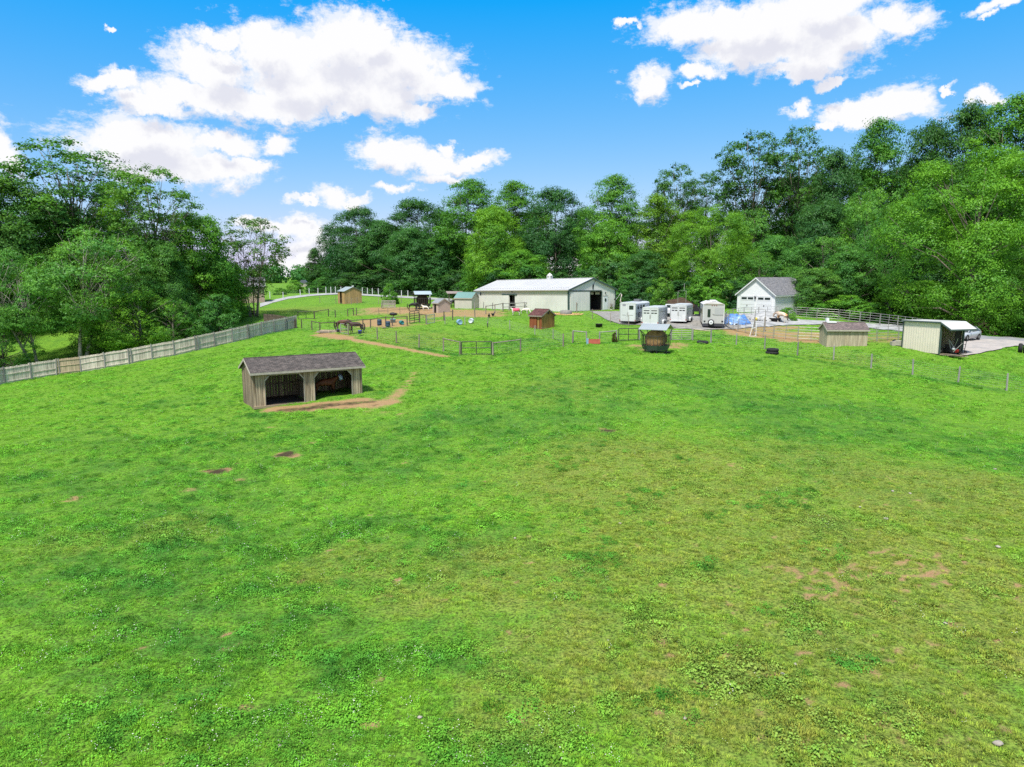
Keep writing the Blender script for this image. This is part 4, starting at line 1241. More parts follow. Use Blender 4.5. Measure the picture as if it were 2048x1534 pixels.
# ------------------------------------------------------------------ run-in shelter in the field
def shelter():
    rz = R(31); L, W, he, hr = 7.6, 3.6, 2.42, 3.12
    fl = Vector((-17.35, 47.0))                         # front left corner
    c = fl + Vector((math.cos(rz) * L / 2 - math.sin(rz) * W / 2, math.sin(rz) * L / 2 + math.cos(rz) * W / 2))
    z = .02
    t = thing('run_in_shelter', 'long weathered board run-in shelter with two open bays alone in the field', 'shelter', (c.x, c.y, z), rz)
    foot(L, W, c, rz)
    s = (hr - he) / (W / 2)
    gab = lambda y: hr - abs(y) * s - .02
    x0, x1, yf, yb = -L / 2, L / 2, -W / 2, W / 2
    flat = lambda x: he - .02
    for sx in (x0 + .014, x1 - .014):
        boards(t, grey_wood, yf + .03, yb - .03, gab, -.25, 'y', sx, .2)
        for k in range(17):
            y = yf + .12 + k * .21
            MB().box(sx + (-.02 if sx < 0 else .02), y, gab(y) / 2 - .12, .02, .035, gab(y) + .22).obj('batten', grey_wood, t)
    boards(t, grey_wood, x0, x1, flat, -.1, 'x', yb - .013, .2)
    a, b, cc, d = x0 + .78, x0 + 3.4, x0 + 4.12, x0 + 6.82
    for p, q in ((x0 + .03, a), (b, cc), (d, x1 - .03)):
        boards(t, warm_grey_wood, p, q, flat, -.2, 'x', yf, .15, .03, .016)
    for p, q in ((a, b), (cc, d)):
        m = MB()                                        # header with the cut corners
        m.prism([(p, he - .03), (p, 1.72), (p + .33, 2.1), (q - .33, 2.1), (q, 1.72), (q, he - .03)], yf - .016, yf + .016)
        m.obj('header_board', warm_grey_wood, t)
        for (u, w) in (((p, 0), (p, 1.73)), ((p, 1.73), (p + .33, 2.11)), ((p + .33, 2.11), (q - .33, 2.11)), ((q - .33, 2.11), (q, 1.73)), ((q, 1.73), (q, 0))):
            MB().bar((u[0], yf - .022, u[1]), (w[0], yf - .022, w[1]), .07, .03).obj('opening_trim', trim_pale, t)
    MB().box(0, yf - .06, -.03, L, .12, .17).obj('sill_timber', sill_wood, t)
    MB().box((b + cc) / 2, 0, .6, .1, W - .2, 1.2).obj('partition', grey_wood, t)
    MB().box(0, .02, 1.0, L - .1, .03, .14, M=Matrix.Translation((0, yb - .06, 0))).obj('kick_rail', grey_wood, t)
    MB().box(0, .05, -.06, L - .1, W - .2, .22).obj('dirt_floor', dark_dirt, t)
    for px in (x0 + .08, b + .08, cc - .08, x1 - .08):
        MB().box(px, yf + .09, he / 2, .1, .1, he - .06).obj('corner_post', grey_wood, t)
    roof_pair(t, roof_grey, L, W, he, hr, .28, .16, .05, trim_pale)
    return t


SHELTER = shelter()


# ------------------------------------------------------------------ big white barn
def barn():
    a = Vector(at(1137, 621.4, 106)); b = Vector(at(952, 617, 125))
    dv = b - a; L = math.hypot(dv.x, dv.y) ; W, he, hr = 9.8, 3.12, 4.78
    # local x runs from the far end to the near gable; the long wall faces local -y
    ux = Vector((-dv.x, -dv.y)).normalized(); rz = math.atan2(ux.y, ux.x)
    n = Vector((-ux.y, ux.x))                            # local +y
    c = Vector((a.x, a.y)) - ux * L / 2 + n * W / 2
    t = thing('barn', 'long white metal barn with a cupola, sliding doors and a wide gable', 'barn', (c.x, c.y, (a.z + b.z) / 2), rz)
    t.rotation_euler = (0, -math.asin((a.z - b.z) / L) * .9, rz)
    foot(L, W, c, rz)
    x0, x1, yf, yb = -L / 2, L / 2, -W / 2, W / 2
    s = (hr - he) / (W / 2)
    # long front wall with its doorway
    dA, dB, dh = -2.35, -.85, 2.3
    wl = MB()
    wl.box((x0 + dA) / 2, yf, dh / 2 - .2, dA - x0, .1, dh + .4); wl.box((dB + x1) / 2, yf, dh / 2 - .2, x1 - dB, .1, dh + .4)
    wl.obj('front_wall', barn_white, t)
    MB().box(0, yf + .004, (dh + he) / 2, L, .1, he - dh).obj('upper_wall_band', barn_upper, t)
    MB().box(0, yf - .055, dh + .02, L, .02, .035).obj('band_trim', trim_pale, t)
    MB().box(0, yb, he / 2 - .2, L, .1, he + .4).obj('rear_wall', barn_white, t)
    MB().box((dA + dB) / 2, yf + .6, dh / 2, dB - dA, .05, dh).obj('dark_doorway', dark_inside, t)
    MB().box(dA - .95, yf - .1, dh / 2 + .02, 1.8, .05, dh - .05).obj('sliding_door', barn_white, t)
    MB().box(dA + .1, yf - .12, dh + .12, 4.0, .09, .14).obj('door_track', dark_green_trim, t)
    for k in range(6):
        MB().box(dA + .13 + k * .25, yf + .05, .6, .03, .03, 1.2).obj('stall_gate_bar', dark_steel, t)
    MB().box((dA + dB) / 2, yf + .05, 1.2, dB - dA, .04, .05).obj('stall_gate_rail', dark_steel, t)
    MB().box((dA + dB) / 2 + .1, yf - .12, he - .27, .2, .2, .16).obj('flood_light', black, t)
    MB().box(x0 + 1.6, yf - .06, he - .62, .28, .06, .5).obj('wall_vent', black, t)
    # gable ends
    oA, oB, oh = -.6, 1.95, 2.82                          # big doorway (local y)
    g = MB()
    g.prism([(yf, -.4), (oA, -.4), (oA, oh), (oB, oh), (oB, -.4), (yb, -.4), (yb, he), (0, hr), (yf, he)], x1 - .05, x1 + .05, 'x')
    g.obj('gable_wall', barn_white_y, t)
    MB().prism([(yf, -.4), (yb, -.4), (yb, he), (0, hr), (yf, he)], x0 - .05, x0 + .05, 'x').obj('gable_wall', barn_white_y, t)
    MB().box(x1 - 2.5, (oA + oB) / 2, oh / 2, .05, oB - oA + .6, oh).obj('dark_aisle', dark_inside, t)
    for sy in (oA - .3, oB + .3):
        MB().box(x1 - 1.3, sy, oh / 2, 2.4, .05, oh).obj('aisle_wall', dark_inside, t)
    MB().box(x1 - 1.3, (oA + oB) / 2, .0, 2.5, oB - oA + .6, .06).obj('aisle_floor', dark_dirt, t)
    for y in (oA + .58, oB - .55):
        MB().box(x1 - .3, y, oh - .33, .05, 1.0, .34).obj('hung_sign', pale_boards, t)
    MB().box(x1 + .12, (yf + oA) / 2 + .12, oh / 2 - .05, .05, oA - yf - .4, oh + .02).obj('sliding_door', barn_white_y, t)
    MB().box(x1 + .13, (yf + oB) / 2, oh + .1, .1, oB - yf - .3, .13).obj('door_track', dark_green_trim, t)
    for y in (oA + .02, oB):
        MB().box(x1 + .07, y, oh / 2, .05, .14, oh).obj('door_jamb', dark_green_trim, t)
    dr = MB().box(x1 + .07, oB + .78, 1.02, .06, .95, 2.08).obj('entry_door', white_paint, t)
    lt = MB(); lt.lathe([(.0, .0), (.19, .0), (.19, .03), (0, .03)], (0, 0, 0), 'x', 14)
    o = lt.obj('oval_light', glass, dr, loc=(x1 + .09, oB + .78, 1.45)); o.scale = (1, 1, 1.5)
    MB().box(x1 + .11, oB + .78, 2.1, .03, 1.1, .07).obj('door_head_trim', trim_pale, t)
    MB().box(x1 + .1, oB + .78, 2.55, .12, .16, .2).obj('wall_lamp', black, t)
    hm = MB()                                             # dark emblem with a raised arm under the peak
    hm.prism([(-.14, -.5), (.05, -.5), (.1, -.1), (.16, .1), (.05, .28), (-.1, .2), (-.16, -.1)], 0, .03, 'x'); hm.prism([(.06, .2), (.1, .18), (.5, .75), (.46, .78)], 0, .03, 'x')
    hm.prism([(-.06, -.62), (.04, -.62), (.04, -.8), (-.06, -.8)], 0, .03, 'x')
    hm.obj('gable_emblem', black, t, loc=(x1 + .06, .1, hr - 1.15))
    for (x, y) in ((x1, yf), (x1, yb), (x0, yf), (x0, yb)):
        MB().box(x, y, he / 2 - .2, .2, .2, he + .38).obj('corner_trim', dark_green_trim, t)
    # roof
    ye = W / 2 + .25; ln = math.hypot(ye, s * ye)
    for sg in (0, 1):
        o = MB().box(0, ln / 2, .04, L + .5, ln, .08).obj('roof_panel', barn_roof, t)
        o.location = (0, 0, hr); o.rotation_euler = (-math.atan(s), 0, math.pi * sg)
        MB().box(0, ye + .03, he - s * .25 - .03, L + .5, .1, .1).obj('eave_gutter', trim_pale, t, rot=(0, 0, math.pi * sg))
        sn = MB()
        for k in range(46):
            sn.box(-L / 2 + .5 + k * (L - 1) / 45, ln - .75, .12, .08, .05, .1)
        o = tag(sn.obj('snow_guards', steel, t), kind='stuff'); o.location = (0, 0, hr); o.rotation_euler = (-math.atan(s), 0, math.pi * sg)
        for x in (x1 + .26, x0 - .26):
            m = MB(); q = -1 if sg else 1
            m.prism([(0, hr + .09), (0, hr - .16), (q * ye, he - s * .25 - .16), (q * ye, he - s * .25 + .09)], x - .02, x + .02, 'x'); m.obj('rake_trim', dark_green_trim, t)
    MB().box(0, 0, hr + .09, L + .5, .35, .06).obj('ridge_cap', barn_roof, t)
    # raised panel joints on the long walls, the gable and the roof
    rib = MB().box(0, 0, 0, .045, .03, dh).mesh('panel_rib', barn_white); rrib = MB().box(0, ln / 2, .095, .06, ln - .1, .035).mesh('panel_rib', barn_roof)
    for k in range(1, 27):
        x = -L / 2 + k * L / 27
        if not dA - 1.95 < x < dB + .1: link('panel_rib', rib, t, (x, yf - .062, dh / 2 - .01))
        for sg in (0, 1): link('panel_rib', rrib, t, (x if sg == 0 else -x, 0, hr), (-math.atan(s), 0, math.pi * sg))
    for y in (2.98, 3.6, 4.25):
        MB().box(x1 + .06, y, he / 2 - .1, .03, .045, he - .2).obj('panel_rib', barn_white_y, t)
    for y in (-4.1, -3.2, -2.3, -1.4):
        MB().box(x1 + .155, y, oh / 2, .02, .04, oh - .1).obj('panel_rib', barn_white_y, t)
    cu = MB().box(2.1, 0, hr + .3, .7, .7, .62).obj('cupola', white_paint, t)
    r = MB(); r.lathe([(.58, 0), (.4, .2), (.14, .38), (.03, .44), (.0, .44)], (2.1, 0, hr + .61), 'z', 4); r.obj('cupola_roof', barn_roof, cu)
    for k, (dx, dy) in enumerate(((0, -.36), (.36, 0))):
        MB().box(2.1 + dx, dy, hr + .38, .25 if k == 0 else .03, .03 if k == 0 else .25, .3).obj('louvre', trim_pale, cu)
    # flag on its short staff at the far corner of the gable
    f = thing('flag', 'pale flag on a slanting staff beside the right corner of the barn gable', 'flag', local(t, x1 + .1, yb + .1, 0), rz)
    MB().tube([(0, 0, 1.7), (.5, .5, 2.75)], .025, 6).obj('staff', trim_white, f)
    m = MB(); nv = 6
    vs = []
    for i in range(nv + 1):
        for j in range(4):
            u, v = i / nv, j / 3
            vs.append((.48 + .12 * math.sin(v * 4 + u * 3) * u + v * .25, .45 - v * .0 + .12 * math.sin(u * 5 + v * 2), 2.72 - u * 1.35 - v * .28 + .1 * v * u))
    vs2 = [(x + .012, y + .012, z) for x, y, z in vs]; k0 = len(vs)
    fs = [(i * 4 + j, i * 4 + j + 1, (i + 1) * 4 + j + 1, (i + 1) * 4 + j) for i in range(nv) for j in range(3)]
    m.add(vs + vs2, fs + [tuple(q + k0 for q in reversed(f_)) for f_ in fs]); m.obj('cloth', mat('faded_cloth', (.62, .50, .48), .9, .15, 3, (1, 6, 1), 0, col2=(.6, .57, .55)), f)
    return t, x1, yf, yb


BARN, BX1, BYF, BYB = barn()

# things at the barn gable
_p = local(BARN, BX1 + .7, BYB - 1.5)
t = thing('flower_pot', 'white urn of dead stems by the barn gable right of the entry door', 'planter', (_p[0], _p[1], h(_p[0], _p[1])))
MB().lathe([(.0, 0), (.2, 0), (.14, .1), (.3, .45), (.36, .5), (.3, .5), (0, .46)], n=12).obj('urn', trim_pale, t)
st = MB()
for _ in range(26):
    a, b = random.uniform(0, 6.28), random.uniform(.1, .35); st.tube([(0, 0, .45), (math.cos(a) * b, math.sin(a) * b, random.uniform(.7, 1.1))], .012, 3)
tag(st.obj('stems', post_wood, t), kind='stuff')
_p = local(BARN, BX1 + .6, BYB - .7)
t = thing('lamp_post', 'short dark post with a round top by the barn gable beside the urn', 'post', (_p[0], _p[1], h(_p[0], _p[1])))
MB().tube([(0, 0, 0), (0, 0, 1.5)], .03, 6).obj('post', post_wood, t); MB().blob((0, 0, 1.6), (.13, .13, .13)).obj('round_top', black, t)
_p = local(BARN, BX1 + .9, BYB - .3)
t = thing('dark_shrub', 'low dark bush at the foot of the barn gable corner', 'shrub', (_p[0], _p[1], h(_p[0], _p[1])))
t.scale = (.16, .16, .14); c = link('crown', PROTO['bush'][0], t); c.color = (.35, .45, .4, 1); link('trunk', PROTO['bush'][1], t)


# ------------------------------------------------------------------ garage
def garage():
    L, W, he, hr = 8.4, 6.2, 2.72, 4.95                # ridge along local x, gable front at local -x ... seen end is x = -L/2
    c1 = Vector(at(1476.5, 625.5, 103)); c2 = Vector(at(1548, 627, 101.5))
    rz_gable = R(-55)                                    # direction of the front wall, left to right
    fr = on(1548, 100.5)
    ux = Vector((math.cos(rz_gable), math.sin(rz_gable)))   # along the front, to the right (nearer)
    # gable front runs along ux ; ridge runs away along uy
    uy = Vector((-ux.y, ux.x))
    c = Vector((fr.x, fr.y)) - ux * W / 2 + uy * L / 2
    rz = math.atan2(uy.y, uy.x)                           # local x = away from the viewer
    z = z_at(626.5, 100.5)
    t = thing('garage', 'pale blue two door garage with grey shingled gable roof at the edge of the wood', 'garage', (c.x, c.y, z), rz)
    foot(L, W, c, rz)
    x0, x1 = -L / 2, L / 2
    for sy in (-1, 1):
        MB().box(0, sy * W / 2, he / 2 - .3, L, .12, he + .6).obj('side_wall', garage_siding, t)
        m = MB()
        for k in range(24): m.box(0, sy * (W / 2 + .068), -.2 + k * .12, L, .012, .02)
        tag(m.obj('siding_courses', garage_siding, t), kind='stuff')
    for sx in (x0, x1):
        MB().prism([(-W / 2, -.6), (W / 2, -.6), (W / 2, he), (0, hr), (-W / 2, he)], sx - .06, sx + .06, 'x').obj('gable_wall', garage_siding, t)
    for y in (-1.42, 1.42):
        d = MB().box(x0 - .08, y, 1.1, .06, 2.35, 2.3).obj('garage_door', white_paint, t)
        for k in range(3):
            MB().box(x0 - .115, y, .55 + k * .57, .012, 2.3, .02).obj('door_groove', trim_pale, d)
        for wy in (-.55, .55):
            MB().box(x0 - .12, y + wy, 2.0, .02, .9, .3).obj('door_window', glass, d)
        MB().box(x0 - .12, y, .95, .03, .12, .22).obj('door_handle', black, d)
        for yy in (y - 1.24, y + 1.24):
            MB().box(x0 - .085, yy, 1.2, .05, .12, 2.4).obj('door_trim', trim_white, t)
        MB().box(x0 - .085, y, 2.33, .05, 2.6, .13).obj('door_trim', trim_white, t)
    MB().box(x0 - .17, .05, 2.1, .2, .16, .34).obj('wall_lantern', black, t)
    for sy in (-1, 1):
        for sx in (x0, x1):
            MB().box(sx, sy * W / 2, he / 2 - .3, .2, .2, he + .58).obj('corner_board', trim_white, t)
    roof_pair(t, roof_garage, L, W, he, hr, .35, .3, .08, trim_white)
    return t


garage()


# ------------------------------------------------------------------ the big hall roof behind the trees
def hall():
    p = Vector(at(1075, 546, 185)); q = Vector(at(1240, 545, 175))
    c = (p + q) / 2; d = q - p; rz = math.atan2(d.y, d.x) ; L = 34
    z = h(c.x, c.y)
    t = thing('riding_hall', 'large pale roofed hall glimpsed through the trees behind the barn', 'hall', (c.x, c.y + 6, z), rz)
    W, he, hr = 16, 6.4, 9.8
    MB().box(0, 0, he / 2 - .5, L, W, he + 1).obj('walls', barn_white, t)
    for sx in (-L / 2, L / 2):
        MB().prism([(-W / 2, he), (W / 2, he), (0, hr)], sx - .05, sx + .05, 'x').obj('gable_wall', barn_white_y, t)
    roof_pair(t, barn_roof, L, W, he, hr, .4, .4, .1)


hall()


# ------------------------------------------------------------------ small sheds
def small_shed(name, label, P, rz, L, W, he, hr, wall, roof, trim=None, board=None, ov=.15, og=.12, parts=None, wallg=None, open_left=None, door=None):
    """ridge along local x; front eave wall at -y; right gable at +x"""
    t = thing(name, label, 'shed', (P[0], P[1], P[2]), rz)
    foot(L, W, P, rz)
    s = (hr - he) / (W / 2); gab = lambda y: hr - abs(y) * s - .02
    x0, x1, yf, yb = -L / 2, L / 2, -W / 2, W / 2
    flat = lambda x: he
    wg = wallg or wall
    if board:
        for sx in (x0 + .012, x1 - .012): boards(t, wg, yf, yb, gab, -.2, 'y', sx, board)
        boards(t, wall, x0, x1, flat, -.2, 'x', yb, board)
        if door:
            a, b = door
            if a > x0 + .05: boards(t, wall, x0, a, flat, -.2, 'x', yf, board)
            if b < x1 - .05: boards(t, wall, b, x1, flat, -.2, 'x', yf, board)
        else: boards(t, wall, x0, x1, flat, -.2, 'x', yf, board)
    else:
        for sx in (x0, x1):
            MB().prism([(yf, -.2), (yb, -.2), (yb, he), (0, hr), (yf, he)], sx - .03, sx + .03, 'x').obj('gable_wall', wg, t)
        MB().box(0, yb, he / 2 - .1, L, .05, he + .2).obj('rear_wall', wall, t)
        if door:
            a, b = door
            if a > x0 + .05: MB().box((x0 + a) / 2, yf, he / 2 - .1, a - x0, .05, he + .2).obj('front_wall', wall, t)
            if b < x1 - .05: MB().box((b + x1) / 2, yf, he / 2 - .1, x1 - b, .05, he + .2).obj('front_wall', wall, t)
            MB().box((a + b) / 2, yf, he - .12, b - a, .05, .24).obj('door_header', wall, t)
        else: MB().box(0, yf, he / 2 - .1, L, .05, he + .2).obj('front_wall', wall, t)
    MB().box(0, 0, -.02, L - .1, W - .1, .1).obj('floor', dark_dirt, t)
    roof_pair(t, roof, L, W, he, hr, ov, og, .05, trim)
    return t


# brown shed by the alpacas: its ridge runs away to the left, gable towards the viewer's right
P = on(1084, 88); P.z = z_at(655.5, 88)
t = small_shed('goat_shed', 'small brown board shed with red brown shingled roof on the slope before the barn', P, R(-40), 1.9, 2.6, 1.62, 2.3, red_cedar, roof_red, post_wood, .13, wallg=cedar, door=(.15, .62))
o = MB().box(.38, -1.24, .85, .3, .03, 1.7).obj('half_open_door', cedar, t)
o = MB(); o.lathe([(0, 0), (.17, 0), (.17, .03), (0, .03)], (0, 0, 0), 'x', 10); o.obj('gable_vent', black, t, loc=(.955, 0, 1.83)).scale = (1, 1.2, .8)

# tan shed with the pale teal roof far out in the paddock
P = on(700, 139); P.z = z_at(605, 139)
t = small_shed('tan_shed', 'tan board shed with pale teal roof alone in the far paddock', P, R(-52), 3.0, 3.6, 2.2, 3.0, tan_wood, pale_teal_roof, None, .3, door=(-.55, .35))
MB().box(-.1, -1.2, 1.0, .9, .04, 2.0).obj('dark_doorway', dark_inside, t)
MB().box(1.45, 0, 3.12, .25, .3, .35).obj('ridge_vent', trim_white, t)

# little pinkish shed with grey roof
P = on(883, 115); P.z = z_at(623.5, 115)
t = small_shed('calf_hutch', 'small pinkish shed with grey roof on the bare ground left of the barn', P, R(-50), 1.6, 2.3, 1.5, 2.15, mat('pinkish_paint', (.42, .33, .27), .8, .08, 3), mat('grey_roofing', (.2, .21, .22), .8, .15, 3), trim_pale, door=(-.5, .25))
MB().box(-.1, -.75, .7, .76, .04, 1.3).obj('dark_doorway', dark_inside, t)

# white shed with teal roof at the far end of the barn
P = on(934, 124); P.z = z_at(617.5, 124)
t = small_shed('feed_shed', 'cream shed with teal metal roof against the far end of the barn', P, R(-25), 3.3, 2.7, 1.95, 2.85, mat('cream_panels', (.44, .42, .36), .7, .08, 2), teal_roof, trim_pale)

# shed on the rim of the round pen, its back to the field
P = on(1685, 74.6); P.z = z_at(691, 74.0)
t = small_shed('pen_shed', 'low board shed with brown grey shingles on the near rim of the round pen', P, R(-3.5), 4.1, 2.2, 1.75, 2.35, pale_boards, roof_pen, trim_pale, .15, ov=.2, og=.1)
v = thing('roof_box', 'white two step box lying on the left end of the pen shed roof', 'box', local(t, -1.6, .0, 2.36), R(-3.5))
MB().box(.25, -.1, .04, .95, .5, .16).obj('low_step', trim_white, v); MB().box(-.1, .1, .22, .28, .35, .5).obj('high_step', trim_white, v)


# dark gambrel shed in the wood
def gambrel():
    P = on(1803, 104); z = z_at(641, 104)
    t = thing('gambrel_shed', 'dark grey gambrel shed with white crossed double doors under the trees', 'shed', (P.x, P.y, z), R(-6))
    prof = [(-1.75, -.3), (1.75, -.3), (1.75, 1.75), (1.15, 2.75), (0, 3.2), (-1.15, 2.75), (-1.75, 1.75)]
    wallm = wood('dark_grey_boards', (.085, .09, .10), (.06, .065, .075), .1)
    MB().prism(prof, 0, 4).obj('walls', wallm, t)
    rp = [(-1.9, 1.6), (-1.22, 2.82), (0, 3.3), (1.22, 2.82), (1.9, 1.6), (1.98, 1.62), (1.28, 2.9), (0, 3.4), (-1.28, 2.9), (-1.98, 1.62)]
    MB().prism(rp, -.15, 4.15).obj('gambrel_roof', roof_garage, t)
    for sx in (-.53, .53):
        d = MB().box(sx, -.04, 1.0, 1.02, .05, 2.0).obj('door', wallm, t)
        fr = [((-.49, .05), (-.49, 1.98)), ((.49, .05), (.49, 1.98)), ((-.49, 1.98), (.49, 1.98)), ((-.49, .05), (.49, .05)), ((-.49, 1.0), (.49, 1.0)), ((-.47, .08), (.47, .97)), ((-.47, .97), (.47, .08))]
        for k, (a, b) in enumerate(fr):
            MB().bar((sx + a[0], -.085 - .004 * (k > 4), a[1]), (sx + b[0], -.085 - .004 * (k > 4), b[1]), .09, .03).obj('door_trim', trim_white, d)


gambrel()


# white metal carport with the open front
def carport():
    A = Vector(at(1878.6, 705, 68)); B = Vector(at(1804.5, 696.4, 72.4))
    d = Vector((A.x - B.x, A.y - B.y)); ln = d.length
    ux = d.normalized()                                   # local x: from the back to the open front
    rz = math.atan2(ux.y, ux.x)
    t = thing('carport', 'white metal carport with green trim, closed side wall and open front full of machinery', 'carport', (A.x, A.y, A.z), rz)
    wid = 2.7
    foot(ln, wid, (A.x - ux.x * ln / 2 - ux.y * wid / 2, A.y - ux.y * ln / 2 + ux.x * wid / 2), rz)
    hb, hf = 2.78, 2.86
    siding = ribbed('cream_ribbed_siding', (.74, .65, .53), .3, 0)
    roofm = ribbed('pale_metal_roof', (.46, .46, .43), .3, 1)
    for y in (0, wid):
        MB().prism([(-ln, -.15), (0, -.15), (0, hf), (-ln, hb)], y - .04, y + .04).obj('side_wall', siding, t)
    MB().box(-ln, wid / 2, hb / 2, .08, wid, hb).obj('rear_wall', siding, t)
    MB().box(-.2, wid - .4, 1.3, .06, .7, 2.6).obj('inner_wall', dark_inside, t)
    MB().prism([(-ln - .2, hb + .0), (.05, hf + .04), (.05, hf + .1), (-ln - .2, hb + .08)], -.18, wid + .1).obj('main_roof', roofm, t)
    ex = 1.3
    MB().prism([(.04, hf + .03), (ex, hf - .62), (ex, hf - .55), (.04, hf + .1)], -.18, wid + .1).obj('front_canopy', roofm, t)
    MB().prism([(.0, hf - .06), (ex, hf - .72), (ex, hf - .56), (.0, hf + .08)], -.21, -.17).obj('canopy_trim', dark_green_trim, t)
    MB().box(ex + .015, wid / 2, hf - .62, .03, wid + .3, .13).obj('eave_trim', dark_green_trim, t)
    MB().prism([(-ln - .2, hb - .06), (.0, hf - .07), (.0, hf + .07), (-ln - .2, hb + .06)], -.21, -.17).obj('rake_trim', dark_green_trim, t)
    for (x, y, hh) in ((-.0, -.02, hf), (-ln, -.02, hb), (0, wid, hf)):
        MB().box(x, y, hh / 2 - .1, .13, .13, hh + .1).obj('corner_post', dark_green_trim, t)
    return t, ln


CARPORT, CLEN = carport()

# grey roof of a far building over the fields, and the tan house wall by the left trees
P = Vector((at(607, 568, 330)))
t = thing('far_barn', 'distant grey roofed barn in the gap between the two tree groups', 'barn', (P.x, P.y, h(P.x, P.y)), R(10))
zt = z_at(560, 330) - h(P.x, P.y)
MB().box(0, 0, zt * .3, 3.6, 4, zt * .62).obj('walls', trim_pale, t)
MB().prism([(-2.1, zt * .55), (2.1, zt * .55), (.7, zt), (-.7, zt)], -2.2, 2.2).obj('roof', mat('slate_roof', (.10, .11, .14), .7, .1, 2), t)
P = on(527, 150)
t = thing('tan_house', 'tan house wall half hidden by the trees beyond the end of the board fence', 'house', (P.x - 4, P.y, P.z), R(20))
MB().box(0, 0, 1.6, 8, 6, 3.4).obj('walls', mat('tan_siding', (.36, .27, .21), .8, .08, 2), t)
roof_pair(t, roof_garage, 8, 6, 3.2, 5.0, .4, .3, .08)

# ------------------------------------------------------------------ board fence on the left
def board_fence():
    ctrl_px = [(-90, 786), (0, 768.5), (100, 752), (212, 736), (312, 717.5), (400, 700), (475, 683), (540, 667), (592, 656)]
    P = [gp(*p) for p in ctrl_px]
    # even out into 2.44 m bays
    d = [0]
    for a, b in zip(P, P[1:]): d.append(d[-1] + Vector((b.x - a.x, b.y - a.y)).length)
    def pos(s):
        k = max(i for i in range(len(d)) if d[i] <= s + 1e-6); k = min(k, len(P) - 2)
        f = (s - d[k]) / (d[k + 1] - d[k]); q = P[k].lerp(P[k + 1], f)
        return Vector((q.x, q.y, h(q.x, q.y)))
    n = int(d[-1] / 2.44)
    o = pos(0)
    t = thing('board_fence', 'tall weathered board fence climbing along the left side of the field', 'fence', o)
    hgt = 1.78
    S = np.linspace(0, d[-1], n + 1)
    pts = [pos(s) for s in S]
    pm = MB().box(0, 0, .86, .1, .1, 2.0).mesh('post', grey_post)
    nb = 0; rest = MB()
    for i, p in enumerate(pts):
        e = (pts[min(i + 1, n)] - pts[max(i - 1, 0)]); rz = math.atan2(e.y, e.x)
        nrm = Vector((math.sin(rz), -math.cos(rz), 0))
        link('post', pm, t, p - o + nrm * .07, (R(random.gauss(0, 1)), R(random.gauss(0, 1)), rz))
        if i % 3 == 1: link('post', pm, t, p - o + nrm * .07 + Vector((math.cos(rz), math.sin(rz), 0)) * .35, (0, R(random.gauss(0, 2)), rz))
    order = []
    for i in range(n):
        a, b = pts[i], pts[i + 1]
        e = b - a; rz = math.atan2(e.y, e.x); ux = Vector((e.x, e.y, 0)).normalized(); ln = Vector((e.x, e.y, 0)).length; sl = e.z / ln
        nrm = Vector((ux.y, -ux.x, 0))
        cx = (1024 + FPX * a.x / a.y)
        mt = tan_fence_wood if 215 < cx + 18 < 335 / 1.0 and False else fence_wood
        if 60 < cx < 118: mt = tan_fence_wood
        drop = random.choice([0, 0, 0, -.25, .1])
        for zr in (.22, .98 + drop, 1.58):
            if zr > 1.5 and random.random() < .0: continue
            MB().bar(a - o + nrm * .035 + Vector((0, 0, zr)), b - o + nrm * .035 + Vector((0, 0, zr + random.gauss(0, .02))), .09, .04).obj('rail', mt, t)
        k = 13
        for j in range(k):
            s0, s1 = j / k * ln + .006, (j + 1) / k * ln - .006
            q0, q1 = a + ux * s0, a + ux * s1; z0, z1 = a.z + sl * s0, a.z + sl * s1
            top = hgt + random.gauss(0, .018)
            th = .018
            vs = []
            for (q, zz) in ((q0, z0), (q1, z1)):
                for off in (-th / 2, th / 2):
                    for zt in (-.12, top):
                        w = q - o - nrm * off; vs.append((w.x, w.y, zz - o.z + zt))
            fs = [(0, 4, 5, 1), (2, 3, 7, 6), (0, 1, 3, 2), (4, 6, 7, 5), (1, 5, 7, 3), (0, 2, 6, 4)]
            order.append((a.y, vs, fs, mt))
    order.sort(key=lambda r: r[0])
    for k, (_, vs, fs, mt) in enumerate(order):
        if k < 300: MB().add(vs, fs).obj('fence_board', mt, t)
        else: rest.add(vs, fs)
    if rest.v: tag(rest.obj('far_fence_boards', fence_wood, t), kind='stuff')


board_fence()


def plank_wall_far():
    """the second board fence, its shade put into the dark board colour, that goes on behind the thin tree"""
    P = [on(px, D) for px, D in ((528, 111), (550, 110), (572, 107), (593, 101))]
    o = P[0]
    t = thing('side_fence', 'dark shaded board fence running behind the thin many stemmed tree', 'fence', o)
    for a, b in zip(P, P[1:]):
        e = b - a; ln = math.hypot(e.x, e.y); ux = Vector((e.x, e.y, 0)) / ln; k = int(ln / .3)
        for j in range(k):
            q0, q1 = a + e * (j / k), a + e * ((j + 1) / k - .02 / ln)
            n = Vector((ux.y, -ux.x, 0)) * .012
            vs = [q0 - n, q1 - n, q1 - n + Vector((0, 0, 1.35)), q0 - n + Vector((0, 0, 1.35)), q0 + n, q1 + n, q1 + n + Vector((0, 0, 1.35)), q0 + n + Vector((0, 0, 1.35))]
            MB().add([v - o for v in vs], [(0, 1, 2, 3), (7, 6, 5, 4), (0, 4, 5, 1), (1, 5, 6, 2), (2, 6, 7, 3), (3, 7, 4, 0)]).obj('fence_board', dark_rail, t)  # dark wood colour puts the fence's shade into its boards
        MB().bar(a - o + Vector((0, 0, 1.1)), b - o + Vector((0, 0, 1.1)), .09, .06).obj('rail', dark_rail, t)


plank_wall_far()

wire_mat = mat('fence_wire', (.34, .34, .33), .5, .1, 3, bump=0, metal=.4)


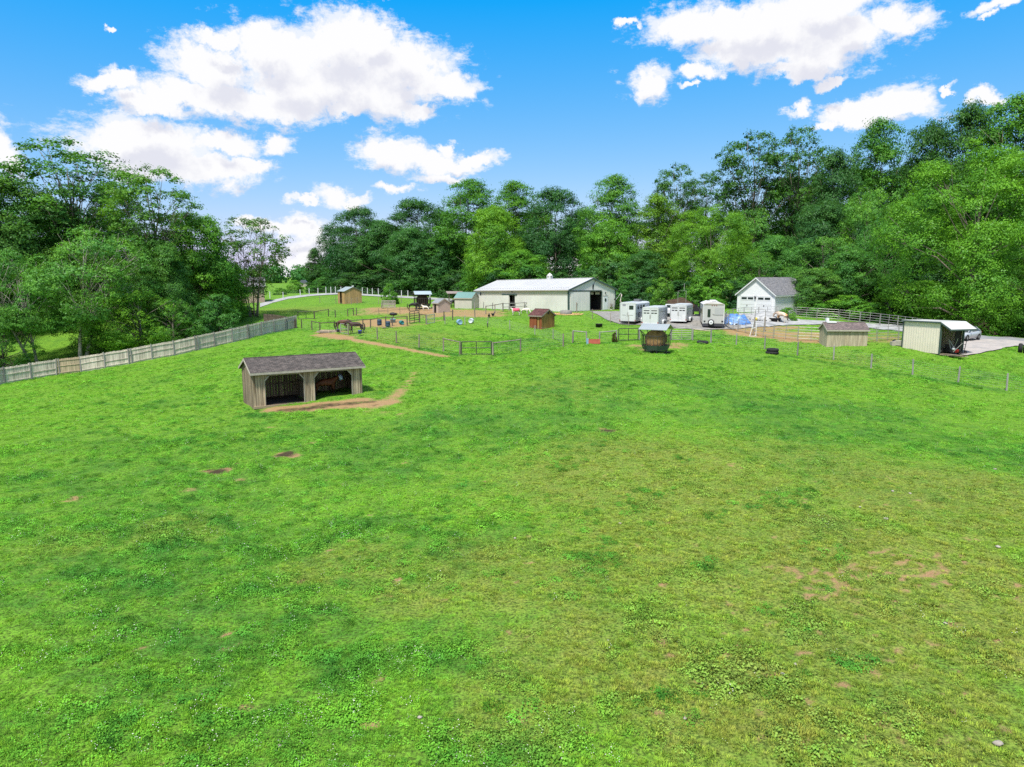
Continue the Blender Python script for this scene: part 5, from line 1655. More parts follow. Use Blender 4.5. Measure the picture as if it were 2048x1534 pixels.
def wire_fence(label, px_pts, hgt=1.2, post=post_wood, r=.078, rails=(), mesh=True, name='wire_fence', rail_mat=None, wires=6, group=None, two=False, top_z=None):
    """posts at the given pixels of the photograph, rails between listed pairs, woven wire between all"""
    P = [gp(*p) for p in px_pts]
    o = P[0].copy()
    t = thing(name, label, 'fence', o, 0, group)
    tops = []
    for p in P:
        hh = hgt * random.uniform(.96, 1.08)
        tilt = Vector((random.gauss(0, .018), random.gauss(0, .018), 1)) * hh
        MB().tube([p - o - Vector((0, 0, .2)), p - o + tilt], [r * 1.05, r * .92], 7).obj('post', post, t)
        tops.append(tilt)
    for i in rails:
        for zr in ((.93,) if not two else (.93, .5)):
            MB().tube([P[i] - o + tops[i] * zr, P[i + 1] - o + tops[i + 1] * zr], [.058, .052], 6).obj('rail', rail_mat or post, t)
    if mesh:
        m = MB()
        for i in range(len(P) - 1):
            a, b = P[i] - o, P[i + 1] - o
            ln = (b - a).length; n = max(2, int(ln / 1.5))
            row = []
            for k in range(n + 1):
                q = a.lerp(b, k / n); wq = q + o; row.append(Vector((q.x, q.y, h(wq.x, wq.y) - o.z)))
            for w in range(wires):
                zz = .08 + (hgt * .93 - .08) * (w / (wires - 1)) ** .9
                m.tube([q + Vector((0, 0, zz)) for q in row], .0035, 3, False)
            nv = int(ln / .3)
            for k in range(1, nv):
                q = a.lerp(b, k / nv); wq = q + o; zz = h(wq.x, wq.y) - o.z
                m.tube([(q.x, q.y, zz + .08), (q.x, q.y, zz + hgt * .93)], .0022, 3, False)
        tag(m.obj('woven_wire', wire_mat, t), kind='stuff')
    return t, P


def pipe_gate(label, pa, pb, hgt=1.25, material=dark_steel, bars=2, mids=1, name='farm_gate', r=.042, mesh=False, lift=.08, D=None):
    a, b = (gp(*pa), gp(*pb)) if D is None else (on(pa, D[0]), on(pb, D[1]))
    o = a.copy(); e = b - a
    t = thing(name, label, 'gate', o)
    up = Vector((0, 0, 1))
    ex = e - e.normalized() * .06
    s = e.normalized() * .06
    for q in (s, ex): MB().tube([q + up * lift, q + up * (lift + hgt)], r * 1.25, 7).obj('upright', material, t)
    for k in range(bars + 1):
        zz = lift + hgt * k / bars
        MB().tube([s + up * zz, ex + up * zz], r, 6).obj('bar', material, t)
    for k in range(1, mids + 1):
        q = s.lerp(ex, k / (mids + 1)); MB().tube([q + up * lift, q + up * (lift + hgt)], r, 6).obj('upright', material, t)
    if mesh:
        m = MB()
        for k in range(9): m.tube([s + up * (lift + hgt * k / 8), ex + up * (lift + hgt * k / 8)], .004, 3, False)
        for k in range(14):
            q = s.lerp(ex, k / 13); m.tube([q + up * lift, q + up * (lift + hgt)], .004, 3, False)
        tag(m.obj('gate_mesh', wire_mat, t), kind='stuff')
    return t


# near fence of the small paddock, left to right
wire_fence('post and wire fence along the sandy path from the bay horses to the near gate', [(697, 670), (755, 678.5), (793, 686), (838, 695), (887, 703), (920, 710)], 1.35, rails=(4,))
pipe_gate('dark two panel pipe gate at the near corner of the small paddock', (922, 710), (984, 710), 1.22)
wire_fence('post and wire fence from the near gate to below the brown shed', [(986, 711), (1041, 703), (1126.5, 693), (1145, 686)], 1.28, rails=(0,))
wire_fence('grey post and rail fence between the lone post and the red and blue board', [(1146, 683), (1173, 686), (1199, 686), (1233, 684)], 1.25, rails=(0, 2), mesh=True, post=grey_post)
pipe_gate('dark pipe gate left of the round bale feeder', (1236, 682), (1277, 681), 1.25)
wire_fence('single pale post and wire behind the round bale feeder', [(1279, 680), (1310, 679.5), (1341, 680)], 1.2, post=grey_post)
pipe_gate('silver five bar gate right of the round bale feeder', (1342, 680), (1384, 680), 1.2, steel, 5, 1, r=.03)
wire_fence('pale rail and post right of the silver gate', [(1385, 680.5), (1421.5, 685)], 1.25, rails=(0,), post=grey_post, rail_mat=pale_boards)
wire_fence('long line of grey posts and wire curving down the right side of the field', [(1422, 685.5), (1472.5, 690), (1529, 698), (1594.5, 711), (1667, 720), (1742, 737), (1825, 749.5), (1916, 766), (2013, 782), (2120, 800)], 1.3, post=grey_post, r=.07, wires=7)
# left side of the paddock, by the horses
wire_fence('dark post and rail fence left of the mesh hurdle by the bay horses', [(603.5, 657), (624, 660), (640, 664), (676, 664)], 1.25, rails=(1, 2), post=dark_rail)
pipe_gate('low mesh hurdle beside the bay horses', (681, 667), (697, 669.5), 1.15, steel, 2, 0, 'mesh_hurdle', mesh=True)
wire_fence('dark rail fence behind the barrels, from the bay horses to the dark gate', [(699, 660), (726, 658), (741, 657), (771.5, 652.5), (785, 652), (814.5, 651.5)], 1.25, rails=(0, 1, 2, 3, 4), post=dark_rail, mesh=False, name='rail_fence')
pipe_gate('dark barred gate standing open behind the barrels', (819, 648), (839, 644.5), 1.5, dark_steel, 5, 1)
wire_fence('post and rail fence right of the dark barred gate', [(839.5, 646), (852.5, 648.5), (888, 641), (905, 640)], 1.25, rails=(0,), post=dark_rail)
pipe_gate('low mesh panel leaning by the gatepost near the middle of the paddock', (853, 649), (870, 646), 1.1, steel, 2, 0, 'mesh_hurdle', mesh=True)
pipe_gate('dark gate at the far end of the board fence', (595.5, 639), (629, 637.5), 1.15, dark_steel, 1, 1)
wire_fence('wooden rails right of the dark gate by the end of the board fence', [(629.5, 638), (657, 633), (671, 635), (695.5, 632.5), (707, 631), (713, 631.5)], 1.2, rails=(0, 3), post=dark_rail)
wire_fence('thin wire fence crossing the paddock behind the two bay horses', [(713.5, 631), (758, 631), (776, 629), (800, 628), (835, 627), (868, 626)], 1.15, r=.04)
# low netting across the middle slope
wire_fence('low wire fence with pale posts over the slope below the brown shed', [(890, 648), (930, 650), (975.5, 653), (1020, 660), (1069.5, 671), (1106, 678), (1126, 690)], 1.15, post=grey_post, r=.05, wires=8)
# fences before the barn
wire_fence('wire fence on the bare ground left of the alpacas', [(905, 638), (949.8, 635.5), (971.5, 628), (990, 626.5), (1005.6, 623)], 1.25, rails=(2, 3), post=post_wood)
wire_fence('grey wooden rails in front of the barn door', [(1006, 622.5), (1018, 621.5), (1030.7, 621), (1049, 620.5), (1067.7, 620.5), (1090.7, 621)], 1.25, rails=(0, 1, 2, 3), post=grey_post, mesh=False, two=True, name='rail_fence')
wire_fence('short wooden rails at the near corner of the barn', [(1110.7, 622), (1132.8, 622), (1152.6, 623.5)], 1.3, rails=(0, 1), post=post_wood, mesh=False, name='rail_fence')
wire_fence('thin dark posts and wire between the barn and the horse trailers', [(1153.5, 625), (1184.5, 638), (1220.5, 645.5), (1257.5, 652)], 1.3, r=.045)
wire_fence('thin posts along the far end of the barn', [(949, 621), (967, 620), (985, 620.5)], 1.25, post=grey_post)
wire_fence('white posted wire fence along the far driveway', [(540, 597), (566.5, 598), (601, 592), (618.5, 590), (636, 588.5), (652, 587.5), (662, 587), (671, 586.5), (682, 587), (725, 588), (735, 588.5), (745, 589), (757, 590), (780, 592), (803, 593.5), (816, 594.5), (860, 597)], 1.5, post=trim_white, r=.085, wires=4)
wire_fence('wire fence across the far paddock between the tan shed and the pallet crib', [(640, 606), (672, 607), (703, 609), (714.5, 608.5), (757, 608), (792, 608), (803, 606), (835, 608)], 1.3, r=.05)


# ------------------------------------------------------------------ round pen of steel panels
def round_pen():
    c = on(1640, 86.8); Rr = 11.2
    c = Vector((Rr * 0 + c.x, c.y, c.z))
    t = thing('round_pen', 'round pen of pale tubular steel panels right of the camper', 'pen', c)
    n = 26
    ln = 2 * Rr * math.sin(math.pi / n)
    m = MB()
    for k in range(5):
        m.tube([(-ln / 2 + .05, 0, .28 + k * .31), (ln / 2 - .05, 0, .28 + k * .31)], .024, 6)
    panel = m.mesh('panel', steel)
    up = MB().tube([(0, 0, .02), (0, 0, 1.56)], .028, 6).mesh('upright', steel)
    for i in range(n):
        a0, a1 = 2 * math.pi * i / n, 2 * math.pi * (i + 1) / n
        p0 = Vector((math.cos(a0) * Rr, math.sin(a0) * Rr, 0)); p1 = Vector((math.cos(a1) * Rr, math.sin(a1) * Rr, 0))
        z0, z1 = h(c.x + p0.x, c.y + p0.y) - c.z, h(c.x + p1.x, c.y + p1.y) - c.z
        q = (p0 + p1) / 2; e = p1 - p0
        o = bpy.data.objects.new('panel', None); COL.objects.link(o); o.parent = t
        o.location = (q.x, q.y, (z0 + z1) / 2); o.rotation_euler = (0, -math.atan2(z1 - z0, e.length), math.atan2(e.y, e.x))
        for k in range(5):
            pass
        link('rails', panel, o)
        for x in (-ln / 2 + .05, 0, ln / 2 - .05): link('upright', up, o, (x, 0, 0))
    return c, Rr


PEN, PENR = round_pen()

# ------------------------------------------------------------------ animals
def coat(name, body, low, z0, z1, rough=.55, patch=None, var=.25):
    m = mat(name, body, rough, var, 2.2, bump=.05, col2=tuple(c * .7 for c in body), spec=.3)
    nt = m.node_tree; N, L = nt.nodes.new, nt.links.new
    b = nt.nodes['Principled BSDF']; src = b.inputs['Base Color'].links[0].from_socket
    tc = N('ShaderNodeTexCoord'); sp = N('ShaderNodeSeparateXYZ'); L(tc.outputs['Object'], sp.inputs[0])
    mr = N('ShaderNodeMapRange'); L(sp.outputs[2], mr.inputs['Value']); mr.inputs['From Min'].default_value = z1; mr.inputs['From Max'].default_value = z0
    mx = N('ShaderNodeMix'); mx.data_type = 'RGBA'; L(mr.outputs[0], mx.inputs['Factor']); L(src, mx.inputs['A']); mx.inputs['B'].default_value = (*low, 1)
    cur = mx.outputs['Result']
    if patch:
        no = N('ShaderNodeTexNoise'); no.inputs['Scale'].default_value = 1.15; no.inputs['Detail'].default_value = 2; L(tc.outputs['Object'], no.inputs['Vector'])
        m2 = N('ShaderNodeMapRange'); L(no.outputs['Fac'], m2.inputs['Value']); m2.inputs['From Min'].default_value = .50; m2.inputs['From Max'].default_value = .53
        m3 = N('ShaderNodeMix'); m3.data_type = 'RGBA'; L(m2.outputs[0], m3.inputs['Factor']); L(cur, m3.inputs['A']); m3.inputs['B'].default_value = (*patch, 1)
        cur = m3.outputs['Result']
    L(cur, b.inputs['Base Color'])
    return m


def skin_body(name, chains, material, parent, levels=2):
    """one continuous body grown over a skeleton: chains share joints by position; each joint is (x, y, z, radius)"""
    vs, es, rs, idx = [], [], [], {}
    for ch in chains:
        prev = None
        for (x, y, z, r) in ch:
            k = (round(x, 3), round(y, 3), round(z, 3))
            if k not in idx: idx[k] = len(vs); vs.append((x, y, z)); rs.append(r)
            i = idx[k]
            if prev is not None and prev != i: es.append((prev, i))
            prev = i
    me = bpy.data.meshes.new(name); me.from_pydata(vs, es, []); me.materials.append(material)
    o = link(name, me, parent)
    sk = o.modifiers.new('skin', 'SKIN'); sk.use_smooth_shade = True
    if not me.skin_vertices: me.attributes
    for i, r in enumerate(rs):
        q = r if isinstance(r, tuple) else (r, r)
        me.skin_vertices[0].data[i].radius = q
    me.skin_vertices[0].data[0].use_root = True
    sb = o.modifiers.new('subsurf', 'SUBSURF'); sb.levels = levels; sb.render_levels = levels
    return o


HAIR = mat('black_hair', (.02, .017, .015), .7, .2, 8, bump=0)


def horse(label, P, rz, coat_mat, head, size=1.0, hair=HAIR, mask=None, stance=0.0, name='horse', group=None, tail=True):
    """body along local +x (withers 1.5 m); head is a list of neck and head joints from the withers on"""
    t = thing(name, label, 'horse', P, rz, group)
    t.scale = (size,) * 3
    hip = (-.62, 0, 1.2, .26)
    wit = (.55, 0, 1.2, .25)
    nb = (.72, 0, 1.32, .19)
    chains = [[hip, (-.25, 0, 1.16, .285), (.15, 0, 1.13, .30), wit, nb] + head]
    k = 0
    for s in (-1, 1):
        f = stance * s
        chains.append([hip, (-.64, .14 * s, .98, .19), (-.54 + f * .3, .15 * s, .76, .115), (-.74 + f * .6, .15 * s, .5, .062), (-.68 + f * .7, .15 * s, .14, .045), (-.63 + f * .7, .15 * s, .025, .06)])
        chains.append([wit, (.56, .13 * s, .98, .16), (.56 - f * .2, .14 * s, .78, .10), (.57 - f * .5, .14 * s, .46, .058), (.55 - f * .7, .14 * s, .13, .043), (.60 - f * .7, .14 * s, .025, .058)])
    skin_body('body', chains, coat_mat, t)
    pts = [Vector(q[:3]) for q in [nb] + head]
    poll = pts[-3]; d = (pts[-1] - pts[-3]).normalized()
    side = d.cross(Vector((0, 0, 1))).normalized(); up = (poll - pts[-4]).normalized()
    for s in (-1, 1):
        MB().tube([poll + side * .06 * s, poll + side * .075 * s + up * .09, poll + side * .08 * s + up * .2], [.045, .05, .008], 5).obj('ear', coat_mat, t, True)
    m = MB()
    top = []
    for i in range(len(pts) - 2):
        q = pts[i]; r = ([nb] + head)[i][3]
        dd = (pts[i + 1] - pts[i]).normalized(); u = side.cross(dd).normalized()
        if u.z < 0 and abs(dd.z) < .9: u = -u
        top.append(q + u * r * .95)
    m.tube(top + [poll + d * .12 + up * .05], [.05] * len(top) + [.02], 5); m.obj('mane', hair, t, True)
    if tail:
        MB().tube([(-.86, 0, 1.28), (-.98, .01, 1.12), (-1.0, .02, .8), (-.96, .02, .5), (-.95, .02, .38)], [.035, .06, .085, .07, .015], 7).obj('tail', hair, t, True)
    if mask:
        a, b, c = pts[-3], pts[-2], pts[-1]
        MB().tube([a - d * .1, a + d * .04, b, b.lerp(c, .5)], [.10, .155, .135, .11], 10, True).obj('fly_mask', mask, t, True)
    return t


bay = coat('bay_coat', (.13, .042, .018), (.014, .012, .011), .45, .75)
dark_bay = coat('dark_bay_coat', (.045, .021, .014), (.012, .011, .010), .4, .8)
brown_coat = coat('brown_coat', (.085, .032, .017), (.013, .012, .011), .45, .75)
black_coat = coat('black_coat', (.022, .019, .018), (.012, .011, .01), .3, .8)
pinto = coat('pinto_coat', (.60, .46, .34), (.62, .58, .50), .45, .8, patch=(.50, .27, .10), var=.1)
UP_HEAD = [(.90, 0, 1.55, .14), (1.05, 0, 1.74, .10), (1.16, 0, 1.78, .105), (1.32, 0, 1.60, .085), (1.45, 0, 1.43, .06)]
LOW_HEAD = [(.95, 0, 1.28, .14), (1.15, 0, 1.18, .105), (1.27, 0, 1.10, .105), (1.36, 0, .90, .085), (1.42, 0, .70, .06)]
GRAZE = [(.93, 0, 1.02, .14), (1.08, 0, .72, .105), (1.14, 0, .60, .105), (1.22, 0, .36, .085), (1.27, 0, .14, .06)]

# in the right bay of the shelter, head turned to the field
_l = local(SHELTER, 1.55, -.15, .0)
blue_mask = mat('pale_blue_mesh', (.26, .40, .60), .8, .3, 18, bump=0, col2=(.55, .62, .70))
horse('bay horse in a pale blue fly mask inside the right bay of the run-in shelter', (_l[0], _l[1], _l[2] - .02), R(31) - .1, bay,
      [(.90, -.10, 1.46, .14), (1.04, -.26, 1.58, .11), (1.08, -.36, 1.62, .105), (1.12, -.50, 1.42, .085), (1.15, -.60, 1.23, .06)], .97, mask=blue_mask, stance=.12)
P = on(684, 89)
horse('bay horse facing right behind the low mesh hurdle, nose to nose with the darker horse', P, R(-8), brown_coat, LOW_HEAD, 1.0, stance=.1)
P = on(713, 86); P.z = h(P.x, P.y)
horse('dark bay horse standing broadside, facing left, before the rails and barrels', P, R(188), dark_bay, [(.92, 0, 1.38, .14), (1.10, 0, 1.36, .105), (1.22, 0, 1.32, .105), (1.36, 0, 1.12, .085), (1.46, 0, .93, .06)], 1.0, stance=.16)
P = on(1563, 92)
horse('cream and tan patched horse with dark head standing in the round pen', P, R(118), pinto, LOW_HEAD, 1.0, stance=.1)
P = on(826, 121)
horse('black horse with its head low at the left side of the roofed feeder', P, R(15), black_coat, GRAZE, .95, stance=.1)
P = on(906, 126)
horse('dark horse under the brown roofed feeder left of the cream shed', P, R(60), black_coat, LOW_HEAD, .95)


def small_beast(name, label, cat, P, rz, material, L=.9, hgt=.75, neck='up', size=1.0, belly=.2, tail=True, cover=None):
    t = thing(name, label, cat, P, rz); t.scale = (size,) * 3
    zb = hgt * .72
    hip = (-L / 2, 0, zb, belly * .92); wit = (L / 2, 0, zb, belly * .9)
    if neck == 'tall':
        hd = [(L / 2 + .12, 0, zb + .25, .12), (L / 2 + .18, 0, zb + .62, .10), (L / 2 + .22, 0, zb + .74, .105), (L / 2 + .38, 0, zb + .70, .06)]
    elif neck == 'down':
        hd = [(L / 2 + .2, 0, zb - .05, .12), (L / 2 + .38, 0, zb * .5, .10), (L / 2 + .44, 0, zb * .38, .10), (L / 2 + .52, 0, zb * .18, .06)]
    else:
        hd = [(L / 2 + .14, 0, zb + .14, .10), (L / 2 + .24, 0, zb + .28, .085), (L / 2 + .38, 0, zb + .22, .055)]
    chains = [[hip, (0, 0, zb - .02, belly), wit] + hd]
    for s in (-1, 1):
        for x in (-L / 2, L / 2):
            r0 = (hip if x < 0 else wit)
            chains.append([r0, (x, .1 * s, zb * .62, belly * .42), (x - .03, .1 * s, zb * .3, .045), (x, .1 * s, .02, .045)])
    skin_body('body', chains, material, t, 1)
    hp = Vector(hd[-2][:3])
    for s in (-1, 1):
        MB().tube([hp + Vector((0, .05 * s, .05)), hp + Vector((-.02, .09 * s, .16))], [.03, .008], 4).obj('ear', material, t, True)
    if tail: MB().tube([(-L / 2 - belly * .8, 0, zb + .05), (-L / 2 - belly - .08, 0, zb - .08), (-L / 2 - belly - .06, 0, zb - .25)], [.04, .05, .02], 5).obj('tail', material, t, True)
    if cover:
        m = MB()
        m.tube([(-L / 2 - .05, 0, zb), (-.1, 0, zb), (L / 2 + .0, 0, zb)], [belly * 1.04, belly * 1.12, belly * 1.05], 12); m.obj('coat_cover', cover, t, True)
    return t


white_wool = mat('white_wool', (.62, .56, .48), .95, .15, 9, bump=.5, col2=(.55, .50, .42))
P = on(1032, 101); small_beast('alpaca', 'white alpaca wearing a pink coat on the grass before the barn door', 'alpaca', P, R(185), white_wool, .85, 1.0, 'up', 1.05, .24, cover=mat('pink_cloth', (.60, .10, .15), .8, .15, 5, bump=.1))
P = on(1049, 103); small_beast('alpaca', 'bare cream alpaca grazing right of the one in the pink coat', 'alpaca', P, R(-20), white_wool, .85, 1.0, 'down', 1.05, .24)
P = on(852, 120); small_beast('goat', 'small white goat standing right in front of the roofed feeder', 'goat', P, R(175), white_wool, .8, .8, 'up', 1.1, .2)
P = on(889, 129); small_beast('cow', 'pale animal standing behind the small pinkish shed', 'cow', P, R(170), white_wool, 1.5, 1.35, 'up', 1.0, .34)
for px, D, lab in ((978, 98, 'black hen on the bare ground by the wire fence, left of two'), (986, 99.5, 'black hen on the bare ground by the wire fence, right of two')):
    P = on(px, D); t = thing('hen', lab, 'hen', P, R(random.uniform(0, 360)), 'black hens by the fence')
    m = MB(); m.blob((0, 0, .3), (.26, .17, .18)); m.tube([(.17, 0, .36), (.25, 0, .55), (.3, 0, .6), (.38, 0, .58)], [.1, .06, .06, .01], 6); m.tube([(-.18, 0, .36), (-.36, 0, .55)], [.1, .03], 6)
    m.tube([(.02, .06, .2), (.02, .06, 0)], .015, 4); m.tube([(.02, -.06, .2), (.02, -.06, 0)], .015, 4)
    m.obj('body', black, t, True)


# ------------------------------------------------------------------ round bale feeder
def bale_feeder(P, rz, label, roof_mat, size=1.0, hay=(.30, .185, .085)):
    bale = True
    t = thing('hay_feeder', label, 'feeder', P, rz); t.scale = (size,) * 3
    n = 8; rb, rt = 1.12, 1.3
    ring = lambda r, z: [(math.cos(2 * math.pi * (k + .5) / n) * r, math.sin(2 * math.pi * (k + .5) / n) * r, z) for k in range(n)]
    dg = dark_green_trim
    for k in range(n):
        a0, a1 = ring(rb, .32)[k], ring(rb, .32)[(k + 1) % n]; b0, b1 = ring(rt, .75)[k], ring(rt, .75)[(k + 1) % n]
        MB().add([a0, a1, b1, b0] + [(x * .97, y * .97, z) for x, y, z in (a0, a1, b1, b0)], [(0, 1, 2, 3), (7, 6, 5, 4), (0, 4, 5, 1), (3, 2, 6, 7)]).obj('tray_panel', dg, t)
        c0, c1 = ring(rt, 1.62)[k], ring(rt, 1.62)[(k + 1) % n]
        MB().bar(c0, c1, .05, .05).obj('top_rail', dark_steel, t)
        for f in (0, .33, .66):
            p = Vector(b0).lerp(Vector(b1), f); q = Vector(c0).lerp(Vector(c1), f)
            MB().tube([p, q], .024, 5).obj('bar', dark_steel, t)
    MB().cyl((0, 0, .34), 1.1, .04, n=n).obj('tray_floor', dark_steel, t)
    for k in range(4):
        x, y, _ = ring(.95, 0)[k * 2]; MB().box(x, y, .16, .1, .1, .42).obj('leg', dark_steel, t)
    for k in range(2): MB().box(0, (-.8, .8)[k], .02, 2.2, .12, .1).obj('skid', dark_steel, t)
    # roof on four slanting struts
    for sx in (-1, 1):
        for sy in (-1, 1):
            MB().tube([(sx * 1.0, sy * .8, 1.6), (sx * 1.18, sy * 1.0, 2.15)], .035, 6).obj('strut', dark_steel, t)
    MB().tube([(-1.1, 0, 1.7), (-1.75, -.1, 2.2)], .035, 5).obj('strut', dark_steel, t)
    for sg in (-1, 1):
        y0, y1 = 0, sg * 1.2
        poly = [(0, 2.62), (y1, 2.16), (y1, 2.20), (0, 2.66)]
        MB().prism(poly, -1.3, 1.3, 'x').obj('roof_sheet', roof_mat, t)
    if bale:
        m = MB(); m.lathe([(0, -.7), (.78, -.7), (.87, -.6), (.87, .6), (.78, .7), (0, .7)], (0, 0, 1.28), 'y', 22)
        m.obj('round_bale', mat('hay', hay, .95, .35, 3, (1, 3, 1), 1.0, col2=tuple(c * .55 for c in hay), spec=.05), t, True)
        hm = MB(); r = random.Random(5)
        for _ in range(260):
            a, q = r.uniform(0, 6.28), r.uniform(.3, 1.15); x, y = math.cos(a) * q, math.sin(a) * q; z = .62 + r.uniform(0, .2)
            hm.tube([(x, y, z), (x + r.uniform(-.2, .2), y + r.uniform(-.2, .2), z + r.uniform(-.06, .12))], .012, 3, False)
        tag(hm.obj('loose_hay', mat('loose_hay', (.26, .13, .07), .95, .3, 3, bump=.2), t), kind='stuff')
    return t


P = on(1311, 68.6)
bale_feeder(P, R(-28), 'hay feeder with a pale grey blue roof over a round bale in the field', ribbed('pale_blue_roof', (.26, .29, .295), .2, 0, .4), 1.06)
P = on(845, 124)
bale_feeder(P, R(15), 'far dark hay feeder with a pale grey blue roof, horse and goat beside it', ribbed('grey_blue_roof', (.30, .36, .38), .2, 0, .4), 1.15, (.06, .05, .035))
P = on(910, 129)
t = thing('roofed_rack', 'small far hay rack with a brown lean-to roof left of the cream shed', 'feeder', P, R(12))
for sx in (-1.1, 1.1):
    for sy in (-.7, .7): MB().box(sx, sy, 1.1, .1, .1, 2.3).obj('post', post_wood, t)
MB().prism([(-1.0, 2.25), (1.1, 2.6), (1.1, 2.67), (-1.0, 2.32)], -1.5, 1.5, 'x').obj('roof_sheet', mat('brown_roofing', (.22, .18, .155), .8, .15, 3), t)
for k in range(6): MB().tube([(-1.0 + k * .4, -.7, .4), (-1.0 + k * .4, -.85, 1.3)], .03, 5).obj('rack_bar', post_wood, t)
for z in (.45, 1.3): MB().tube([(-1.15, -.72, z), (1.15, -.72, z)], .04, 5).obj('rail', post_wood, t)

# slatted pallet crib in the far paddock
P = on(777, 127)
t = thing('pallet_crib', 'grey slatted pallet crib with a low bench before it in the far paddock', 'crib', P, R(5))
for k in range(11): MB().box(-1.15 + k * .23, .4, .68, .1, .03, 1.35).obj('slat', trim_pale, t)
for z in (.25, .8, 1.3): MB().box(0, .44, z, 2.5, .05, .1).obj('rail', trim_pale, t)
for k in range(7): MB().box(-1.2, .35 - k * .15, .5, .03, .09, 1.0).obj('slat', trim_pale, t)
for sx in (-1.0, .2, 1.1): MB().box(sx, -.7, .3, .08, .08, .6).obj('bench_leg', trim_pale, t)
MB().box(.05, -.7, .62, 2.4, .3, .06).obj('bench_top', trim_pale, t)


# ------------------------------------------------------------------ wheels, trailers, camper
def wheel(parent, x, y, r=.36, w=.22, axis='x', rim_mat=None, hub=True):
    t = MB().lathe([(r * .55, -w / 2), (r * .92, -w / 2), (r, -w * .32), (r, w * .32), (r * .92, w / 2), (r * .55, w / 2), (r * .55, -w / 2)], (x, y, r), axis, 20).obj('tyre', rubber, parent, True)
    MB().lathe([(0, -w * .38), (r * .2, -w * .42), (r * .5, -w * .3), (r * .58, -w * .42), (r * .58, w * .42), (r * .5, w * .3), (r * .2, w * .42), (0, w * .38)], (x, y, r), axis, 16).obj('rim', rim_mat or steel, t, True)


alu = mat('brushed_aluminium', (.46, .47, .47), .42, .06, 2, (6, 1, 1), 0, metal=.35)
tr_white = mat('trailer_white', (.56, .575, .58), .35, .04, 1.5, bump=0, col2=(.50, .515, .51))
tr_roof = mat('trailer_roof', (.42, .45, .46), .5, .1, 1.2, bump=0, col2=(.36, .40, .42))
red_lamp = mat('red_lamp', (.30, .02, .02), .3, .1, 2, bump=0)


def horse_trailer(label, P, rz, W, L, Hh, style, side_mat, tilt=0):
    """rear face at local y=0 looking towards -y, body running along +y"""
    t = thing('horse_trailer', label, 'trailer', P, rz, 'horse trailers on the gravel beside the barn')
    z0 = .42; c = .14
    prof = [(-W / 2, z0), (W / 2, z0), (W / 2, Hh - c), (W / 2 - c, Hh), (-W / 2 + c, Hh), (-W / 2, Hh - c)]
    MB().prism(prof, 0, L).obj('body', side_mat, t)
    MB().prism([(-W / 2 + c, Hh + .003), (W / 2 - c, Hh + .003), (W / 2 - c - .25, Hh + .05), (-W / 2 + c + .25, Hh + .05)], .03, L - .03).obj('roof', tr_roof, t)
    for x in (-W / 2 + .05, W / 2 - .05):
        MB().box(x, -.025, (z0 + Hh) / 2 - .06, .1, .05, Hh - z0 - .12).obj('rear_pillar', alu, t)
    MB().box(0, -.03, Hh - .1, W - .2, .06, .16).obj('rear_header', tr_white, t)
    MB().box(0, -.05, z0 - .04, W, .14, .12).obj('bumper', black if style == 'camper' else tr_white, t)
    for sx in (-1, 1):
        d = MB().box(sx * (W - .2) / 4, -.02, (z0 + Hh - .18) / 2, (W - .22) / 2 - .01, .05, Hh - .2 - z0).obj('rear_door', tr_white, t)
        wd = (W - .22) / 2
        xc = sx * (W - .2) / 4
        if style == 'slots' or style == 'slots_wide':
            MB().box(xc, -.05, Hh - .42, wd * .78, .02, .1).obj('vent_slot', black, d)
            for q in (-.21, .21): MB().box(xc + q * wd, -.05, Hh - .72, wd * .34, .02, .12).obj('vent_slot', black, d)
        else:
            if sx > 0: MB().box(xc - .02, -.05, Hh - .62, wd * .6, .02, .5).obj('window', glass, d)
            else: MB().box(xc, -.05, Hh - .32, wd * .45, .02, .22).obj('decal', mat('grey_decal', (.25, .24, .28), .6, .3, 14, bump=0), d)
            MB().box(xc, -.05, 1.2, wd * .55, .015, .05).obj('door_bar', steel, d)
        MB().box(sx * .06, -.06, 1.3, .04, .03, .5).obj('latch', steel, d)
        MB().box(sx * (W / 2 - .07), -.06, z0 + .12, .1, .03, .16).obj('tail_lamp', red_lamp, t)
        for q in (.8, 1.4): MB().box(sx * (W / 2 + .012), .15, q, .05, .12, .1).obj('hinge', black, t)
        # side windows and slats
        for k in range(3 if style == 'camper' else 4):
            y = L * (.16 + .2 * k)
            MB().box(sx * (W / 2 + .006), y, Hh - .58, .02, L * .13, .46 if style == 'camper' else .1).obj('side_window', glass, t)
        for k in range(5):
            MB().box(sx * (W / 2 + .008), L / 2, z0 + .16 + k * .24, .02, L - .1, .03).obj('side_rib', alu, t)
        MB().prism([(L * .34, .36), (L * .34, .66), (L * .40, .84), (L * .68, .84), (L * .74, .66), (L * .74, .36), (L * .70, .36), (L * .70, .62), (L * .38, .62), (L * .38, .36)], sx * (W / 2 + .02), sx * (W / 2 + .24), 'x').obj('fender', tr_white, t)
        for y in (L * .46, L * .62): wheel(t, sx * (W / 2 + .12), y)
    MB().box(0, L / 2, z0 - .07, W - .4, L - .1, .13).obj('chassis', black, t)
    for sx in (-1, 1): MB().bar((sx * W * .42, L, .5), (0, L + 1.2, .5), .1, .06).obj('drawbar', black, t)
    MB().tube([(0, L + .9, 0), (0, L + .9, .9)], .04, 6).obj('jack', steel, t)
    if style == 'camper':
        MB().box(.15, L * .62, Hh + .2, .75, 1.0, .3).obj('roof_unit', mat('grey_plastic', (.12, .125, .13), .6, .1, 3), t)
        MB().box(W / 2 + .1, .9, 1.25, .08, .1, .7).obj('side_bracket', black, t)
    if style == 'slots':
        MB().box(W / 2 - .32, -.1, .75, .42, .05, .75).obj('white_placard', white_paint, t)
    return t


def placed(px, py, D):
    P = on(px, D); return P


